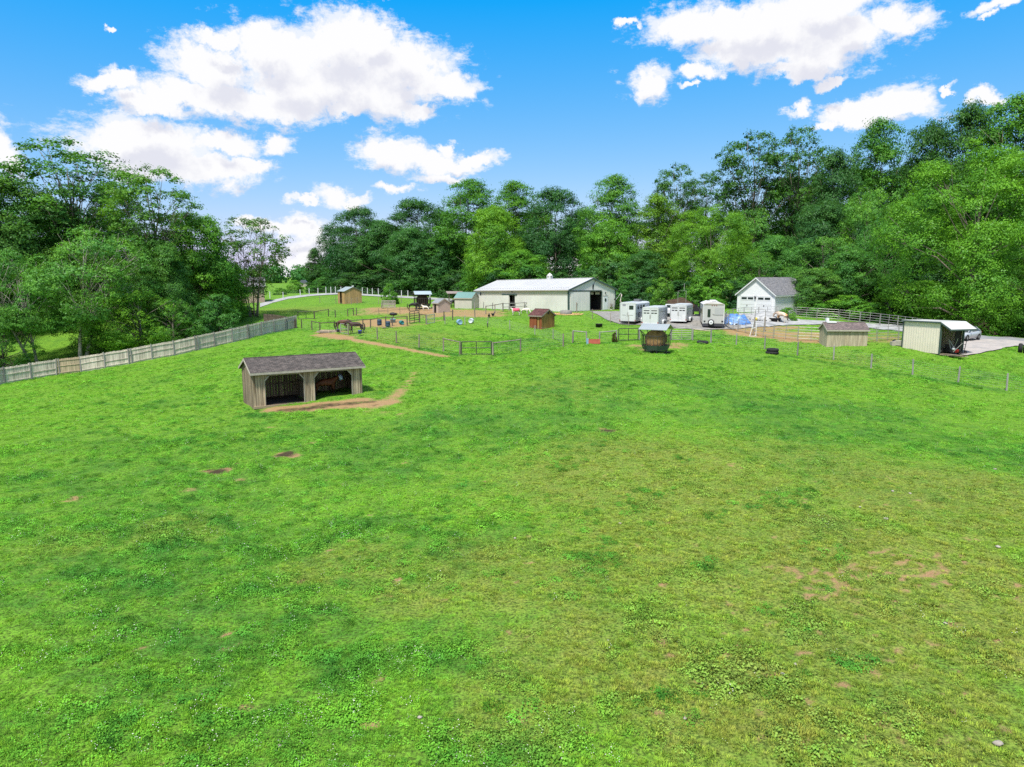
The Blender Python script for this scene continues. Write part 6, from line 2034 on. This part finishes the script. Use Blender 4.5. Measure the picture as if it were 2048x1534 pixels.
_g = [(1255, 90.5, R(-29), 2.15, 5.3, 2.78, 'camper', tr_white, 'white horse trailer with one rear window and a roof air unit, leftmost of three'),
      (1300, 88.5, R(-24.5), 2.1, 4.9, 2.45, 'slots_wide', alu, 'stock trailer with wide black vent slots and plain grey roof, middle of three'),
      (1356, 91.0, R(-24), 2.1, 4.2, 2.45, 'slots', alu, 'short horse trailer with narrow vent slots and a white placard, rightmost of three')]
for px, D, rz, W, L, Hh, style, sm, lab in _g:
    P = on(px, D); Q = h(P.x - math.sin(rz) * L, P.y + math.cos(rz) * L)
    t = horse_trailer(lab, P, rz, W, L, Hh, style, sm)
    NO_GRASS.append((P.x - math.sin(rz) * L / 2, P.y + math.cos(rz) * L / 2, 3))


def camper():
    P = on(1426, 87); W, L, Hh = 2.5, 6.4, 2.98
    t = thing('camper_trailer', 'grey white travel trailer with a white spare wheel on its back', 'camper', P, R(-11.5))
    shell = mat('camper_shell', (.42, .415, .40), .4, .04, 1.5, bump=0)
    roofw = mat('camper_roof', (.58, .56, .545), .5, .06, 1.5, bump=0, col2=(.52, .47, .46))
    z0 = .62
    MB().prism([(-W / 2, z0), (W / 2, z0), (W / 2, Hh), (-W / 2, Hh)], 0, L).obj('body', shell, t, bevel=.05)
    MB().box(0, L / 2, z0 - .14, W - .06, L - .04, .36).obj('skirt', mat('dark_skirt', (.05, .05, .06), .5, .1, 2, bump=0), t)
    n = 8; prof = [(-W / 2 - .02, Hh - .04)] + [(-W / 2 + W * k / n, Hh + .26 * math.sin(math.pi * k / n) ** .7) for k in range(n + 1)] + [(W / 2 + .02, Hh - .04)]
    MB().prism(prof, -.03, L + .02).obj('roof', roofw, t)
    MB().box(0, L * .4, Hh + .33, .7, .75, .26).obj('air_unit', white_paint, t)
    MB().box(.1, 1.2, Hh + .28, .5, .5, .1).obj('roof_vent', mat('vent_grey', (.3, .29, .28), .6, .1, 2, bump=0), t)
    for k, x in enumerate((-.7, .55)): MB().box(x, L * .7, Hh + .25, .3, .3, .14).obj('roof_vent', white_paint, t)
    MB().box(-.55, -.02, 1.92, .34, .05, .95).obj('rear_window', glass, t, bevel=.02)
    for k in range(3): MB().box(-.22 + k * .27, -.02, Hh - .14, .1, .04, .06).obj('clearance_lamp', red_lamp, t)
    MB().prism([(-W / 2, Hh - .03), (W / 2, Hh - .03), (W / 2 - .4, Hh + .06), (-W / 2 + .4, Hh + .06)], -.05, -.03).obj('cap_trim', trim_pale, t)
    for sx in (-1, 1):
        MB().box(sx * (W / 2 - .2), -.02, z0 + .3, .22, .05, .15).obj('tail_lamp', black, t)
        MB().box(sx * (W / 2 - .03), -.012, (z0 + Hh) / 2, .07, .04, Hh - z0).obj('corner_trim', white_paint, t)
        for y in (L * .5, L * .63): wheel(t, sx * (W / 2 - .1), y, .35)
    sw = MB().lathe([(.0, -.2), (.24, -.2), (.36, -.16), (.38, -.05), (.36, .0), (0, 0)], (-.28, -.05, .78), 'y', 20).obj('spare_wheel', rubber, t, True)
    MB().lathe([(.0, -.215), (.06, -.225), (.20, -.22), (.26, -.215), (.26, -.2), (0, -.2)], (-.28, -.05, .78), 'y', 20).obj('wheel_cover', white_paint, sw, True)
    MB().cyl((-.28, -.29, .78), .06, .02, 'y', 10).obj('hub', black, sw)
    # faint grey script along the rear wall
    m = MB(); r = random.Random(3); x = -.15
    pts = []
    for k in range(46):
        u = k / 45; pts.append((-.12 + 1.2 * u, -.022, 1.72 + .045 * math.sin(k * 1.7) + (.07 if k in (1, 2, 14) else 0)))
    m.tube(pts, .014, 4); m.obj('script_lettering', mat('grey_print', (.2, .19, .18), .7, .2, 8, bump=0), t)
    MB().box(.62, -.016, 2.1, 1.0, .02, .9).obj('rear_panel', mat('panel_grey', (.37, .375, .375), .45, .03, 1, bump=0), t)
    MB().box(-W / 2 - .03, 1.4, 1.75, .04, .7, 1.6).obj('side_door', trim_pale, t)
    for y in (3.0, 4.6): MB().box(-W / 2 - .02, y, 2.0, .04, .9, .6).obj('side_window', glass, t)
    MB().tube([(-W / 2 - .08, .5, 2.6), (-W / 2 - .12, .4, 1.6), (-W / 2 - .06, .3, .7)], .035, 6).obj('awning_arm', trim_pale, t)
    NO_GRASS.append((P.x + .6, P.y + 3, 3.4)); NO_GRASS.append((P.x + .2, P.y + 1, 2))


camper()


# blue tarpaulin over a heap
def draped(name, label, cat, P, rx, ry, hz, material, seed, rough=.12, part='heap', rz=0.0):
    t = thing(name, label, cat, P, rz)
    r = np.random.default_rng(seed); n = 26
    vs, fs = [], []
    for i in range(n + 1):
        for j in range(n + 1):
            u, v = i / n * 2 - 1, j / n * 2 - 1
            d = math.hypot(u, v)
            z = hz * max(0, 1 - d ** 2.2) ** .7 * (1 + rough * math.sin(u * 7 + seed) * math.cos(v * 6)) + r.uniform(-1, 1) * rough * .22 * hz * (d < 1.1)
            x, y = u * rx, v * ry
            wx, wy = P[0] + x * math.cos(rz) - y * math.sin(rz), P[1] + x * math.sin(rz) + y * math.cos(rz)
            vs.append((x + r.uniform(-.02, .02), y, z + h(wx, wy) - P[2] - .05)); 
    for i in range(n):
        for j in range(n): fs.append((i * (n + 1) + j, (i + 1) * (n + 1) + j, (i + 1) * (n + 1) + j + 1, i * (n + 1) + j + 1))
    # keep only the round part
    fs = [f for f in fs if all(math.hypot(vs[k][0] / rx, vs[k][1] / ry) < 1.02 for k in f)]
    MB().add(vs, fs).obj(part, material, t, True)
    NO_GRASS.append((P[0], P[1], min(rx, ry)))
    return t


P = on(1472, 91)
tarp = mat('blue_tarpaulin', (.07, .17, .40), .35, .4, 1.6, (1, 1, 3), .4, col2=(.20, .34, .55))
draped('tarp_heap', 'blue tarpaulin thrown over a heap right of the camper', 'tarpaulin', P, 1.9, 1.6, 1.15, tarp, 4, .3, 'tarpaulin')
P = on(1538, 95)
draped('gravel_heap', 'broad low heap of pale grey gravel before the garage doors', 'gravel heap', P, 2.9, 2.6, 1.1, pale_gravel, 9, .08, 'gravel')
P = on(1352, 112)
draped('brush_pile', 'reddish brown brush and dirt pile behind the horse trailers', 'brush pile', P, 3.4, 2.6, 1.6, mat('brown_brush', (.06, .036, .024), .95, .5, 3, bump=1.0, col2=(.05, .035, .02)), 6, .16, 'dirt')
t = thing('metal_arch', 'thin metal frame standing over the brush pile', 'frame', on(1363, 107))
MB().tube([(-.6, 0, 0), (-.6, 0, 2.9), (.6, 0, 2.9), (.6, 0, 0)], .04, 5).obj('frame', steel, t); MB().tube([(.3, 0, 2.9), (.3, 0, 4.0)], .04, 5).obj('mast', steel, t)


# ------------------------------------------------------------------ vehicles
def car(name, label, P, rz, paint, L=4.5, W=1.8, Hh=1.45):
    """nose towards local -y"""
    t = thing(name, label, 'car', P, rz)
    # lofted body: sections along y of half width, belt height, bottom
    ys = [-L / 2, -L / 2 + .12, -L / 2 + .6, -.95, -.3, .6, 1.3, L / 2 - .25, L / 2]
    hw = [.62, .76, .86, .9, .9, .9, .89, .82, .7]
    top = [.56, .66, .78, .86, .9, .92, .94, .96, .84]
    bot = [.34, .26, .22, .2, .2, .2, .22, .28, .42]
    vs, fs = [], []; n = 8
    for y, a, zt, zb in zip(ys, hw, top, bot):
        vs += [(-a * .86, y, zt), (-a, y, zt - .14), (-a, y, (zt + zb) / 2), (-a * .94, y, zb), (a * .94, y, zb), (a, y, (zt + zb) / 2), (a, y, zt - .14), (a * .86, y, zt)]
    for i in range(len(ys) - 1):
        for k in range(n): fs.append((i * n + k, (i + 1) * n + k, (i + 1) * n + (k + 1) % n, i * n + (k + 1) % n))
    fs.append(tuple(range(n))); fs.append(tuple(range(len(vs) - 1, len(vs) - n - 1, -1)))
    MB().add(vs, fs).obj('body', paint, t, True)
    cab = [(-1.05, .84, .80), (-.35, 1.34, .64), (.35, Hh, .62), (1.05, 1.36, .62), (1.85, .95, .76)]
    vs, fs = [], []
    for y, z, a in cab: vs += [(-a, y, z), (a, y, z)]
    for y, z, a in cab: vs += [(-.82, y, .82), (.82, y, .82)]
    m = len(cab)
    for i in range(m - 1):
        fs += [(2 * i, 2 * i + 1, 2 * i + 3, 2 * i + 2), (2 * i, 2 * i + 2, 2 * m + 2 * i + 2, 2 * m + 2 * i), (2 * i + 1, 2 * m + 2 * i + 1, 2 * m + 2 * i + 3, 2 * i + 3)]
    MB().add(vs, fs).obj('glasshouse', glass, t)
    MB().add([(-.63, -.3, 1.352), (.63, -.3, 1.352), (.62, .35, Hh + .02), (-.62, .35, Hh + .02), (.62, 1.1, 1.36), (-.62, 1.1, 1.36)] + [(-.63, -.3, 1.30), (.63, -.3, 1.30), (.62, .35, Hh - .03), (-.62, .35, Hh - .03), (.62, 1.1, 1.31), (-.62, 1.1, 1.31)],
             [(0, 1, 2, 3), (3, 2, 4, 5), (6, 9, 8, 7), (9, 11, 10, 8), (0, 3, 9, 6), (3, 5, 11, 9), (1, 7, 8, 2), (2, 8, 10, 4), (0, 6, 7, 1), (5, 4, 10, 11)]).obj('roof', paint, t)
    for sx in (-1, 1):
        for (p, q) in (((sx * .8, -1.05, .84), (sx * .635, -.33, 1.34)), ((sx * .72, .42, .9), (sx * .625, .38, Hh - .02)), ((sx * .77, 1.8, .96), (sx * .625, 1.05, 1.36))):
            MB().bar(p, q, .07, .05).obj('pillar', paint, t)
        MB().box(sx * .58, -L / 2 + .1, .6, .36, .14, .12).obj('headlight', trim_white, t)
        MB().box(sx * .62, L / 2 - .06, .78, .26, .1, .14).obj('tail_lamp', red_lamp, t)
        MB().box(sx * .98, -.75, .95, .16, .1, .12).obj('mirror', paint, t)
        for y in (-1.35, 1.35): wheel(t, sx * .80, y, .33, .22)
    return t


silver = mat('silver_paint', (.42, .44, .46), .25, .03, 1, bump=0, metal=.2, spec=.5)
P = on(1928, 76.3)
car('silver_car', 'silver saloon car parked on the concrete behind the open carport', P + Vector((0, 0, .1)), R(-55), silver)
P = on(1336, 97)
t = thing('pickup_truck', 'white truck glimpsed between the middle and right horse trailers', 'truck', P, R(-24))
MB().box(0, 1.2, .85, 1.8, 2.0, .55).obj('cargo_bed', tr_white, t, bevel=.05); MB().prism([(2.2, .58), (4.6, .58), (4.6, 1.1), (3.6, 1.15), (3.1, 1.75), (2.3, 1.75), (2.2, 1.15)], -.88, .88, 'x').obj('cab', tr_white, t)
MB().box(0, 2.24, 1.45, 1.4, .05, .4).obj('rear_window', glass, t)
for sx in (-1, 1):
    for y in (.9, 3.8): wheel(t, sx * .8, y, .38)
P = on(1392, 99)
t = thing('tractor', 'dark small tractor half hidden behind the rightmost horse trailer', 'tractor', P, R(160))
MB().box(0, -.7, .95, .6, 1.5, .5).obj('bonnet', black, t, bevel=.05); MB().box(0, .45, .85, .9, .8, .4).obj('seat_deck', black, t); MB().box(0, .6, 1.3, .45, .12, .5).obj('seat_back', rubber, t)
MB().tube([(-.5, .85, 1.0), (-.5, .85, 2.1), (.5, .85, 2.1), (.5, .85, 1.0)], .04, 6).obj('roll_bar', black, t)
for sx in (-1, 1): wheel(t, sx * .6, .5, .58, .3); wheel(t, sx * .5, -1.1, .34, .2)


# ------------------------------------------------------------------ inside and around the carport
def cl(x, y, z=0.0): return local(CARPORT, x, y, z)


_p = cl(.1, 1.1); t = thing('mower_wreck', 'tangle of dark machine parts and bent tubes in the carport mouth', 'machinery', (_p[0], _p[1], h(_p[0], _p[1]) + .1), CARPORT.rotation_euler[2])
MB().box(-.2, .1, .35, 1.2, .9, .3).obj('deck', black, t); MB().box(-.1, .1, .68, .6, .5, .4).obj('engine', dark_steel, t)
for a, b in (((.3, -.2, .4), (.1, -.3, 1.35)), ((.1, .3, .4), (.5, .35, 1.5)), ((-.3, .2, .5), (.5, -.3, 1.2)), ((.5, -.1, .2), (1.0, .4, 1.1)), ((.1, -.3, 1.35), (.6, -.1, .6))):
    MB().tube([a, b], .035, 5).obj('tube', steel, t)
MB().blob((.45, -.05, .5), (.16, .16, .14)).obj('white_tank', white_paint, t, True); MB().box(.45, .35, .3, .25, .25, .3).obj('red_can', red_lamp, t)
for x, y in ((-.6, -.4), (-.6, .6), (.4, .6)): wheel(t, x, y, .26, .16, 'y')
_p = cl(1.0, .55); t = thing('lumber_stack', 'low stack of grey boards lying at the carport corner', 'lumber', (_p[0], _p[1], h(_p[0], _p[1]) + .11), CARPORT.rotation_euler[2] + .1)
for k in range(7): MB().box(random.uniform(-.1, .1), -.35 + (k % 4) * .2, .06 + .07 * (k // 4), 2.2, .17, .06, random.uniform(-.08, .08)).obj('plank', grey_wood, t)
_p = cl(.3, 2.4); t = thing('hand_truck', 'upright dark frame leaning against the inner wall of the carport', 'hand truck', (_p[0], _p[1], h(_p[0], _p[1]) + .1), CARPORT.rotation_euler[2])
MB().tube([(0, -.22, .1), (.2, -.22, 1.4), (.2, .22, 1.4), (0, .22, .1)], .03, 6).obj('frame', dark_steel, t); MB().box(-.12, 0, .05, .3, .5, .04).obj('toe_plate', dark_steel, t)
for z in (.5, .9): MB().tube([(.06 + z * .1, -.22, z), (.06 + z * .1, .22, z)], .02, 5).obj('cross_bar', dark_steel, t)
wheel(t, .12, -.28, .14, .08, 'y'); wheel(t, .12, .28, .14, .08, 'y')
_p = cl(-CLEN - .7, .3); P = Vector((_p[0], _p[1], h(_p[0], _p[1])))
t = thing('crate_heap', 'pale crates and a dark bag dumped at the back corner of the carport', 'crates', P, CARPORT.rotation_euler[2])
MB().box(0, 0, .3, .7, .6, .5, .2).obj('crate', trim_pale, t); MB().box(-.45, -.35, .2, .5, .5, .4, -.3).obj('crate', trim_pale, t); MB().blob((-.8, .1, .28), (.3, .3, .32), jit=.1).obj('dark_bag', black, t, True)

# wood pile under the maple
P = on(1950, 90)
t = thing('wood_pile', 'big tumbled pile of split logs under the huge maple behind the car', 'wood pile', P)
logm = mat('split_logs', (.30, .20, .13), .9, .4, 2, (1, 1, 1), .4, rnd=.45, col2=(.17, .125, .095))
lm = [MB().tube([(-.42 * s, 0, 0), (.42 * s, 0, 0)], r, 7).mesh('log', logm) for s, r in ((1, .12), (1.25, .10), (.8, .15), (1.5, .085))]
r5 = random.Random(8)
for k in range(230):
    u = r5.gauss(0, .42); v = r5.gauss(0, .35)
    z = max(0.08, 2.1 * max(0, 1 - (abs(u) + .25 * abs(v)) * .95) * r5.uniform(.55, 1.0))
    x, y = u * 2.2, v * 1.5
    o = link('log', lm[k % 4], t, (x, y, z + h(P.x + x, P.y + y) - P.z), (r5.uniform(-.3, .3), r5.uniform(-.6, .6), r5.uniform(0, 3.14)))


def tyre(parent_or_none, label, P, rot, r=.42, w=.26, group=None):
    o = MB().lathe([(r * .55, -w / 2), (r * .9, -w / 2), (r, -w * .3), (r, w * .3), (r * .9, w / 2), (r * .55, w / 2), (r * .5, w * .3), (r * .5, -w * .3), (r * .55, -w / 2)], n=22).obj('tyre', rubber, None, True)
    o.location = P; o.rotation_euler = rot
    return tag(o, label, 'tyre', group)


P = gp(1544, 708)
tyre(None, 'lower tyre of the stack lying by the long wire fence', (P.x, P.y, P.z + .13), (0, 0, 0), .62, .28, 'stacked tyres')
tyre(None, 'upper tyre of the stack lying by the long wire fence', (P.x + .03, P.y - .02, P.z + .41), (R(2), 0, 0), .58, .26, 'stacked tyres')
NO_GRASS.append((P.x, P.y, .6))
P = gp(1405, 687); tyre(None, 'large tyre lying flat in the grass right of the silver gate', (P.x, P.y, P.z + .1), (R(4), 0, 0), .62, .3); NO_GRASS.append((P.x, P.y, .6))
P = gp(2040, 705); tyre(None, 'upright dark tyre at the edge of the concrete, nearer the frame edge', (P.x, P.y, P.z + .42), (R(90), 0, R(60)), .46, .3, 'tyres by the concrete')
P = gp(2050, 706); tyre(None, 'upright dark tyre behind the first at the edge of the concrete', (P.x, P.y, P.z + .42), (R(90), 0, R(60)), .46, .3, 'tyres by the concrete')

# planter made of a big tyre, with straw round it
P = on(1132, 101.5)
t = thing('tyre_planter', 'stone grey ring on a spread of straw at the near corner of the barn', 'planter', P)
MB().lathe([(.0, .35), (.62, .35), (.7, .62), (.8, .6), (.86, .1), (.8, -.1)], n=20).obj('ring', mat('stone_ring', (.2, .19, .17), .9, .3, 4, bump=.4), t, True)
m = MB(); r6 = random.Random(4)
for _ in range(500):
    a, q = r6.uniform(0, 6.28), math.sqrt(r6.uniform(0, 1)); x, y = math.cos(a) * q * 2.5, math.sin(a) * q * 1.9
    z = h(P.x + x, P.y + y) - P.z + .03 + r6.uniform(0, .08); b = r6.uniform(0, 3.14)
    m.tube([(x - math.cos(b) * .14, y - math.sin(b) * .14, z), (x + math.cos(b) * .14, y + math.sin(b) * .14, z + .03)], .03, 3, False)
tag(m.obj('straw', mat('straw', (.50, .34, .15), .95, .25, 3, bump=0), t), kind='stuff')
NO_GRASS.append((P.x, P.y, 2.0))


# ------------------------------------------------------------------ tubs, barrels, buckets
def tub(name, label, P, r, hh, material, cat='tub', flare=.86, rim=True, group=None):
    t = MB().lathe([(0, .02), (r * flare, 0), (r, hh), (r * 1.06, hh), (r * 1.06, hh - .04), (r * .95, hh - .02), (r * flare * .93, .05), (0, .05)], n=18).obj(name, material, None, True)
    t.location = P
    return tag(t, label, cat, group)


def barrel(label, P, material, r=.29, hh=.88, lying=False, rz=0.0):
    o = MB().lathe([(0, 0), (r * .9, 0), (r * .94, .03), (r, .25 * hh), (r * 1.03, .27 * hh), (r, .29 * hh), (r, .71 * hh), (r * 1.03, .73 * hh), (r, .75 * hh), (r * .94, hh - .03), (r * .9, hh), (r * .85, hh - .02), (0, hh - .02)], n=18).obj('barrel', material, None, True)
    o.location = P
    if lying: o.rotation_euler = (R(90), 0, rz); o.location = (P[0], P[1], P[2] + r)
    return tag(o, label, 'barrel')


navy = mat('dark_blue_plastic', (.03, .055, .09), .5, .1, 3, bump=0); teal = mat('teal_plastic', (.02, .16, .16), .5, .1, 3, bump=0); royal = mat('royal_blue_plastic', (.03, .04, .42), .45, .1, 3, bump=0)
lblue = mat('light_blue_plastic', (.20, .34, .48), .5, .1, 3, bump=0); wplast = mat('white_plastic', (.52, .56, .60), .5, .1, 3, bump=0); bplast = mat('black_plastic', (.02, .02, .022), .6, .1, 3, bump=0)
barrel('dark blue barrel on the sandy patch, left of two', on(759, 93), navy, .3, .8)
P = on(776, 90); barrel('dark blue barrel standing on a low wooden pad, right of two', (P.x, P.y, P.z + .1), navy, .3, .75)
t = thing('wooden_pad', 'low wooden pad under the right dark blue barrel', 'pad', P)
for k in range(5): MB().box(-.55 + k * .27, 0, .06, .24, 1.0, .07).obj('plank', grey_wood, t)
barrel('teal barrel lying before the open dark gate', on(801, 93), teal, .26, .75, True, R(30))
P = on(786, 96); tub('water_tub', 'blue tub below the dark heap on the rail fence', P, .38, .5, lblue)
t = thing('saddle_heap', 'dark rounded heap hanging on the rail behind the blue tub', 'heap', on(787, 97.5))
MB().blob((0, 0, 1.05), (.55, .3, .22), jit=.12).obj('cover', bplast, t, True); MB().box(0, 0, .5, .1, .1, 1.0).obj('post', post_wood, t)
tub('bucket', 'royal blue bucket hung on the fence in front of the dark bay horse', gp(720, 672) + Vector((0, 0, .25)), .22, .4, royal, 'bucket')
tub('bucket', 'dull blue bucket hung on the mesh hurdle beside the left bay horse', gp(678, 667) + Vector((-.1, 0, .15)), .2, .38, mat('dull_blue', (.10, .11, .2), .6, .1, 3, bump=0), 'bucket')
barrel('light blue barrel lying on the slope before the wire fence', on(917, 92), lblue, .33, .85, True, R(20))
t = barrel('white barrel with a dark hole lying right of the light blue one', on(944, 93), wplast, .31, .85, True, R(-10))
tub('feed_tub', 'black round tub in the grass left of the first horse trailer', on(1198, 88), .45, .42, bplast)
tub('feed_tub', 'low black trough by the patched horse in the round pen', on(1549, 93), .75, .55, bplast)
t = thing('sloping_ramp', 'low sandy wooden ramp by the dark rails left of the bay horses', 'ramp', gp(659, 664), R(-4))
for k in range(8): MB().box(-1.15 + k * .33, .0, .1, .31, 1.5, .08, M=Matrix.Rotation(R(6), 4, 'X')).obj('plank', sill_wood, t)
MB().box(0, -.78, .08, 2.7, .08, .22).obj('front_beam', post_wood, t)
t = thing('fence_board_panel', 'faded red board with a blue end tied to the rails right of the lone post', 'board', gp(1176, 688), R(2))
MB().box(.65, -.09, .28, 1.25, .05, .5).obj('red_board', mat('faded_red', (.42, .10, .07), .8, .2, 4, bump=0), t); MB().box(-.08, -.1, .3, .22, .06, .62).obj('blue_end', lblue, t)
t = thing('dead_bush', 'small tangled brown bush against the left post of the dark gate', 'shrub', gp(1229, 684))
t.scale = (.085, .085, .17); c = link('crown', PROTO['bush'][0], t); c.color = (.9, .35, .4, 1); link('trunk', PROTO['bush'][1], t)
t = thing('birdhouse_post', 'short dark stake in the rough grass left of the brown shed', 'stake', gp(975, 655))
MB().tube([(0, 0, -.1), (0, 0, .55)], .05, 6).obj('stake', bplast, t); MB().box(0, 0, .62, .14, .14, .16).obj('cap', grey_post, t)
# jump standard inside the pen fence
t = thing('jump_stand', 'white splayed trestle leaning at the near rim of the round pen', 'trestle', on(1507, 81))
for a, b in (((-.45, 0, 0), (0, .2, 1.6)), ((.25, 0, 0), (.35, .2, 2.0)), ((-.45, 0, 0), (.35, 0, .05)), ((-.2, .1, .9), (.3, .1, 1.0))): MB().bar(a, b, .07, .05).obj('bar', trim_white, t)
MB().blob((.3, .2, 1.95), (.14, .12, .2)).obj('yellow_cap', mat('yellow_cap', (.55, .42, .08), .6, .2, 3, bump=0), t, True)
t = thing('pipe_hurdle', 'tall thin metal walk-through frame on the near side of the round pen', 'frame', on(1519, 84.5), R(3))
MB().tube([(-.62, 0, 0), (-.62, 0, 2.55), (.62, 0, 2.55), (.62, 0, 0)], .04, 6).obj('frame', steel, t)
for s_ in (-.62, .62): MB().box(s_, .03, .85, .14, .1, 1.7).obj('dark_upright', post_wood, t)

# lawn chairs in the neighbour's garden beyond the board fence
def lounger(P, rz, label):
    t = thing('lawn_chair', label, 'chair', P, rz, 'white lawn chairs beyond the board fence')
    for k in range(6): MB().box(0, -.5 + k * .18, .38, .55, .15, .03).obj('seat_slat', white_paint, t)
    for k in range(5): MB().box(0, .58 + k * .09, .46 + k * .15, .55, .04, .14).obj('back_slat', white_paint, t)
    for sx in (-.25, .25):
        for y in (-.5, .5): MB().tube([(sx, y, 0), (sx, y, .38)], .03, 5).obj('leg', white_paint, t)


lounger(on(300, 100) + Vector((0, 0, .0)), R(40), 'white lawn chair beyond the board fence, left of two')
lounger(on(325, 101), R(70), 'white lawn chair beyond the board fence, right of two')
t = thing('feed_box', 'dark box on a post on the shaded lawn at the left edge', 'box', on(12, 92))
MB().box(0, 0, .5, .1, .1, 1.0).obj('post', post_wood, t); MB().box(0, 0, 1.2, .6, .5, .5).obj('box', black, t); MB().prism([(-.4, 1.45), (.4, 1.45), (0, 1.7)], -.35, .35).obj('lid', post_wood, t)

# pale stones lying in the grazed turf
stone = mat('pale_stone', (.30, .265, .22), .9, .2, 5, bump=.3)
for k, (px, py, r_) in enumerate([(1772, 1040, .09), (1996, 1096, .10), (1565, 1352, .07), (1890, 1248, .06), (840, 1440, .06), (560, 1499, .06), (1995, 1495, .10), (1240, 1048, .07), (1785, 984, .08), (1820, 988, .07), (1030, 1078, .06), (1190, 1112, .06), (1590, 1330, .05), (1370, 1440, .05), (1990, 940, .09), (1720, 1015, .06)]):
    P = gp(px, py)
    m = MB(); r_ *= .75; m.blob((0, 0, 0), (r_ * 1.3, r_, r_ * .6), 7, 5, .15)
    o = m.obj('stone', stone, None, True); o.location = (P.x, P.y, P.z + r_ * .45); o.rotation_euler = (0, 0, random.uniform(0, 3))
    tag(o, 'pale stone lying in the short grass of the near field', 'stone', 'pale stones in the field')
make_grass()
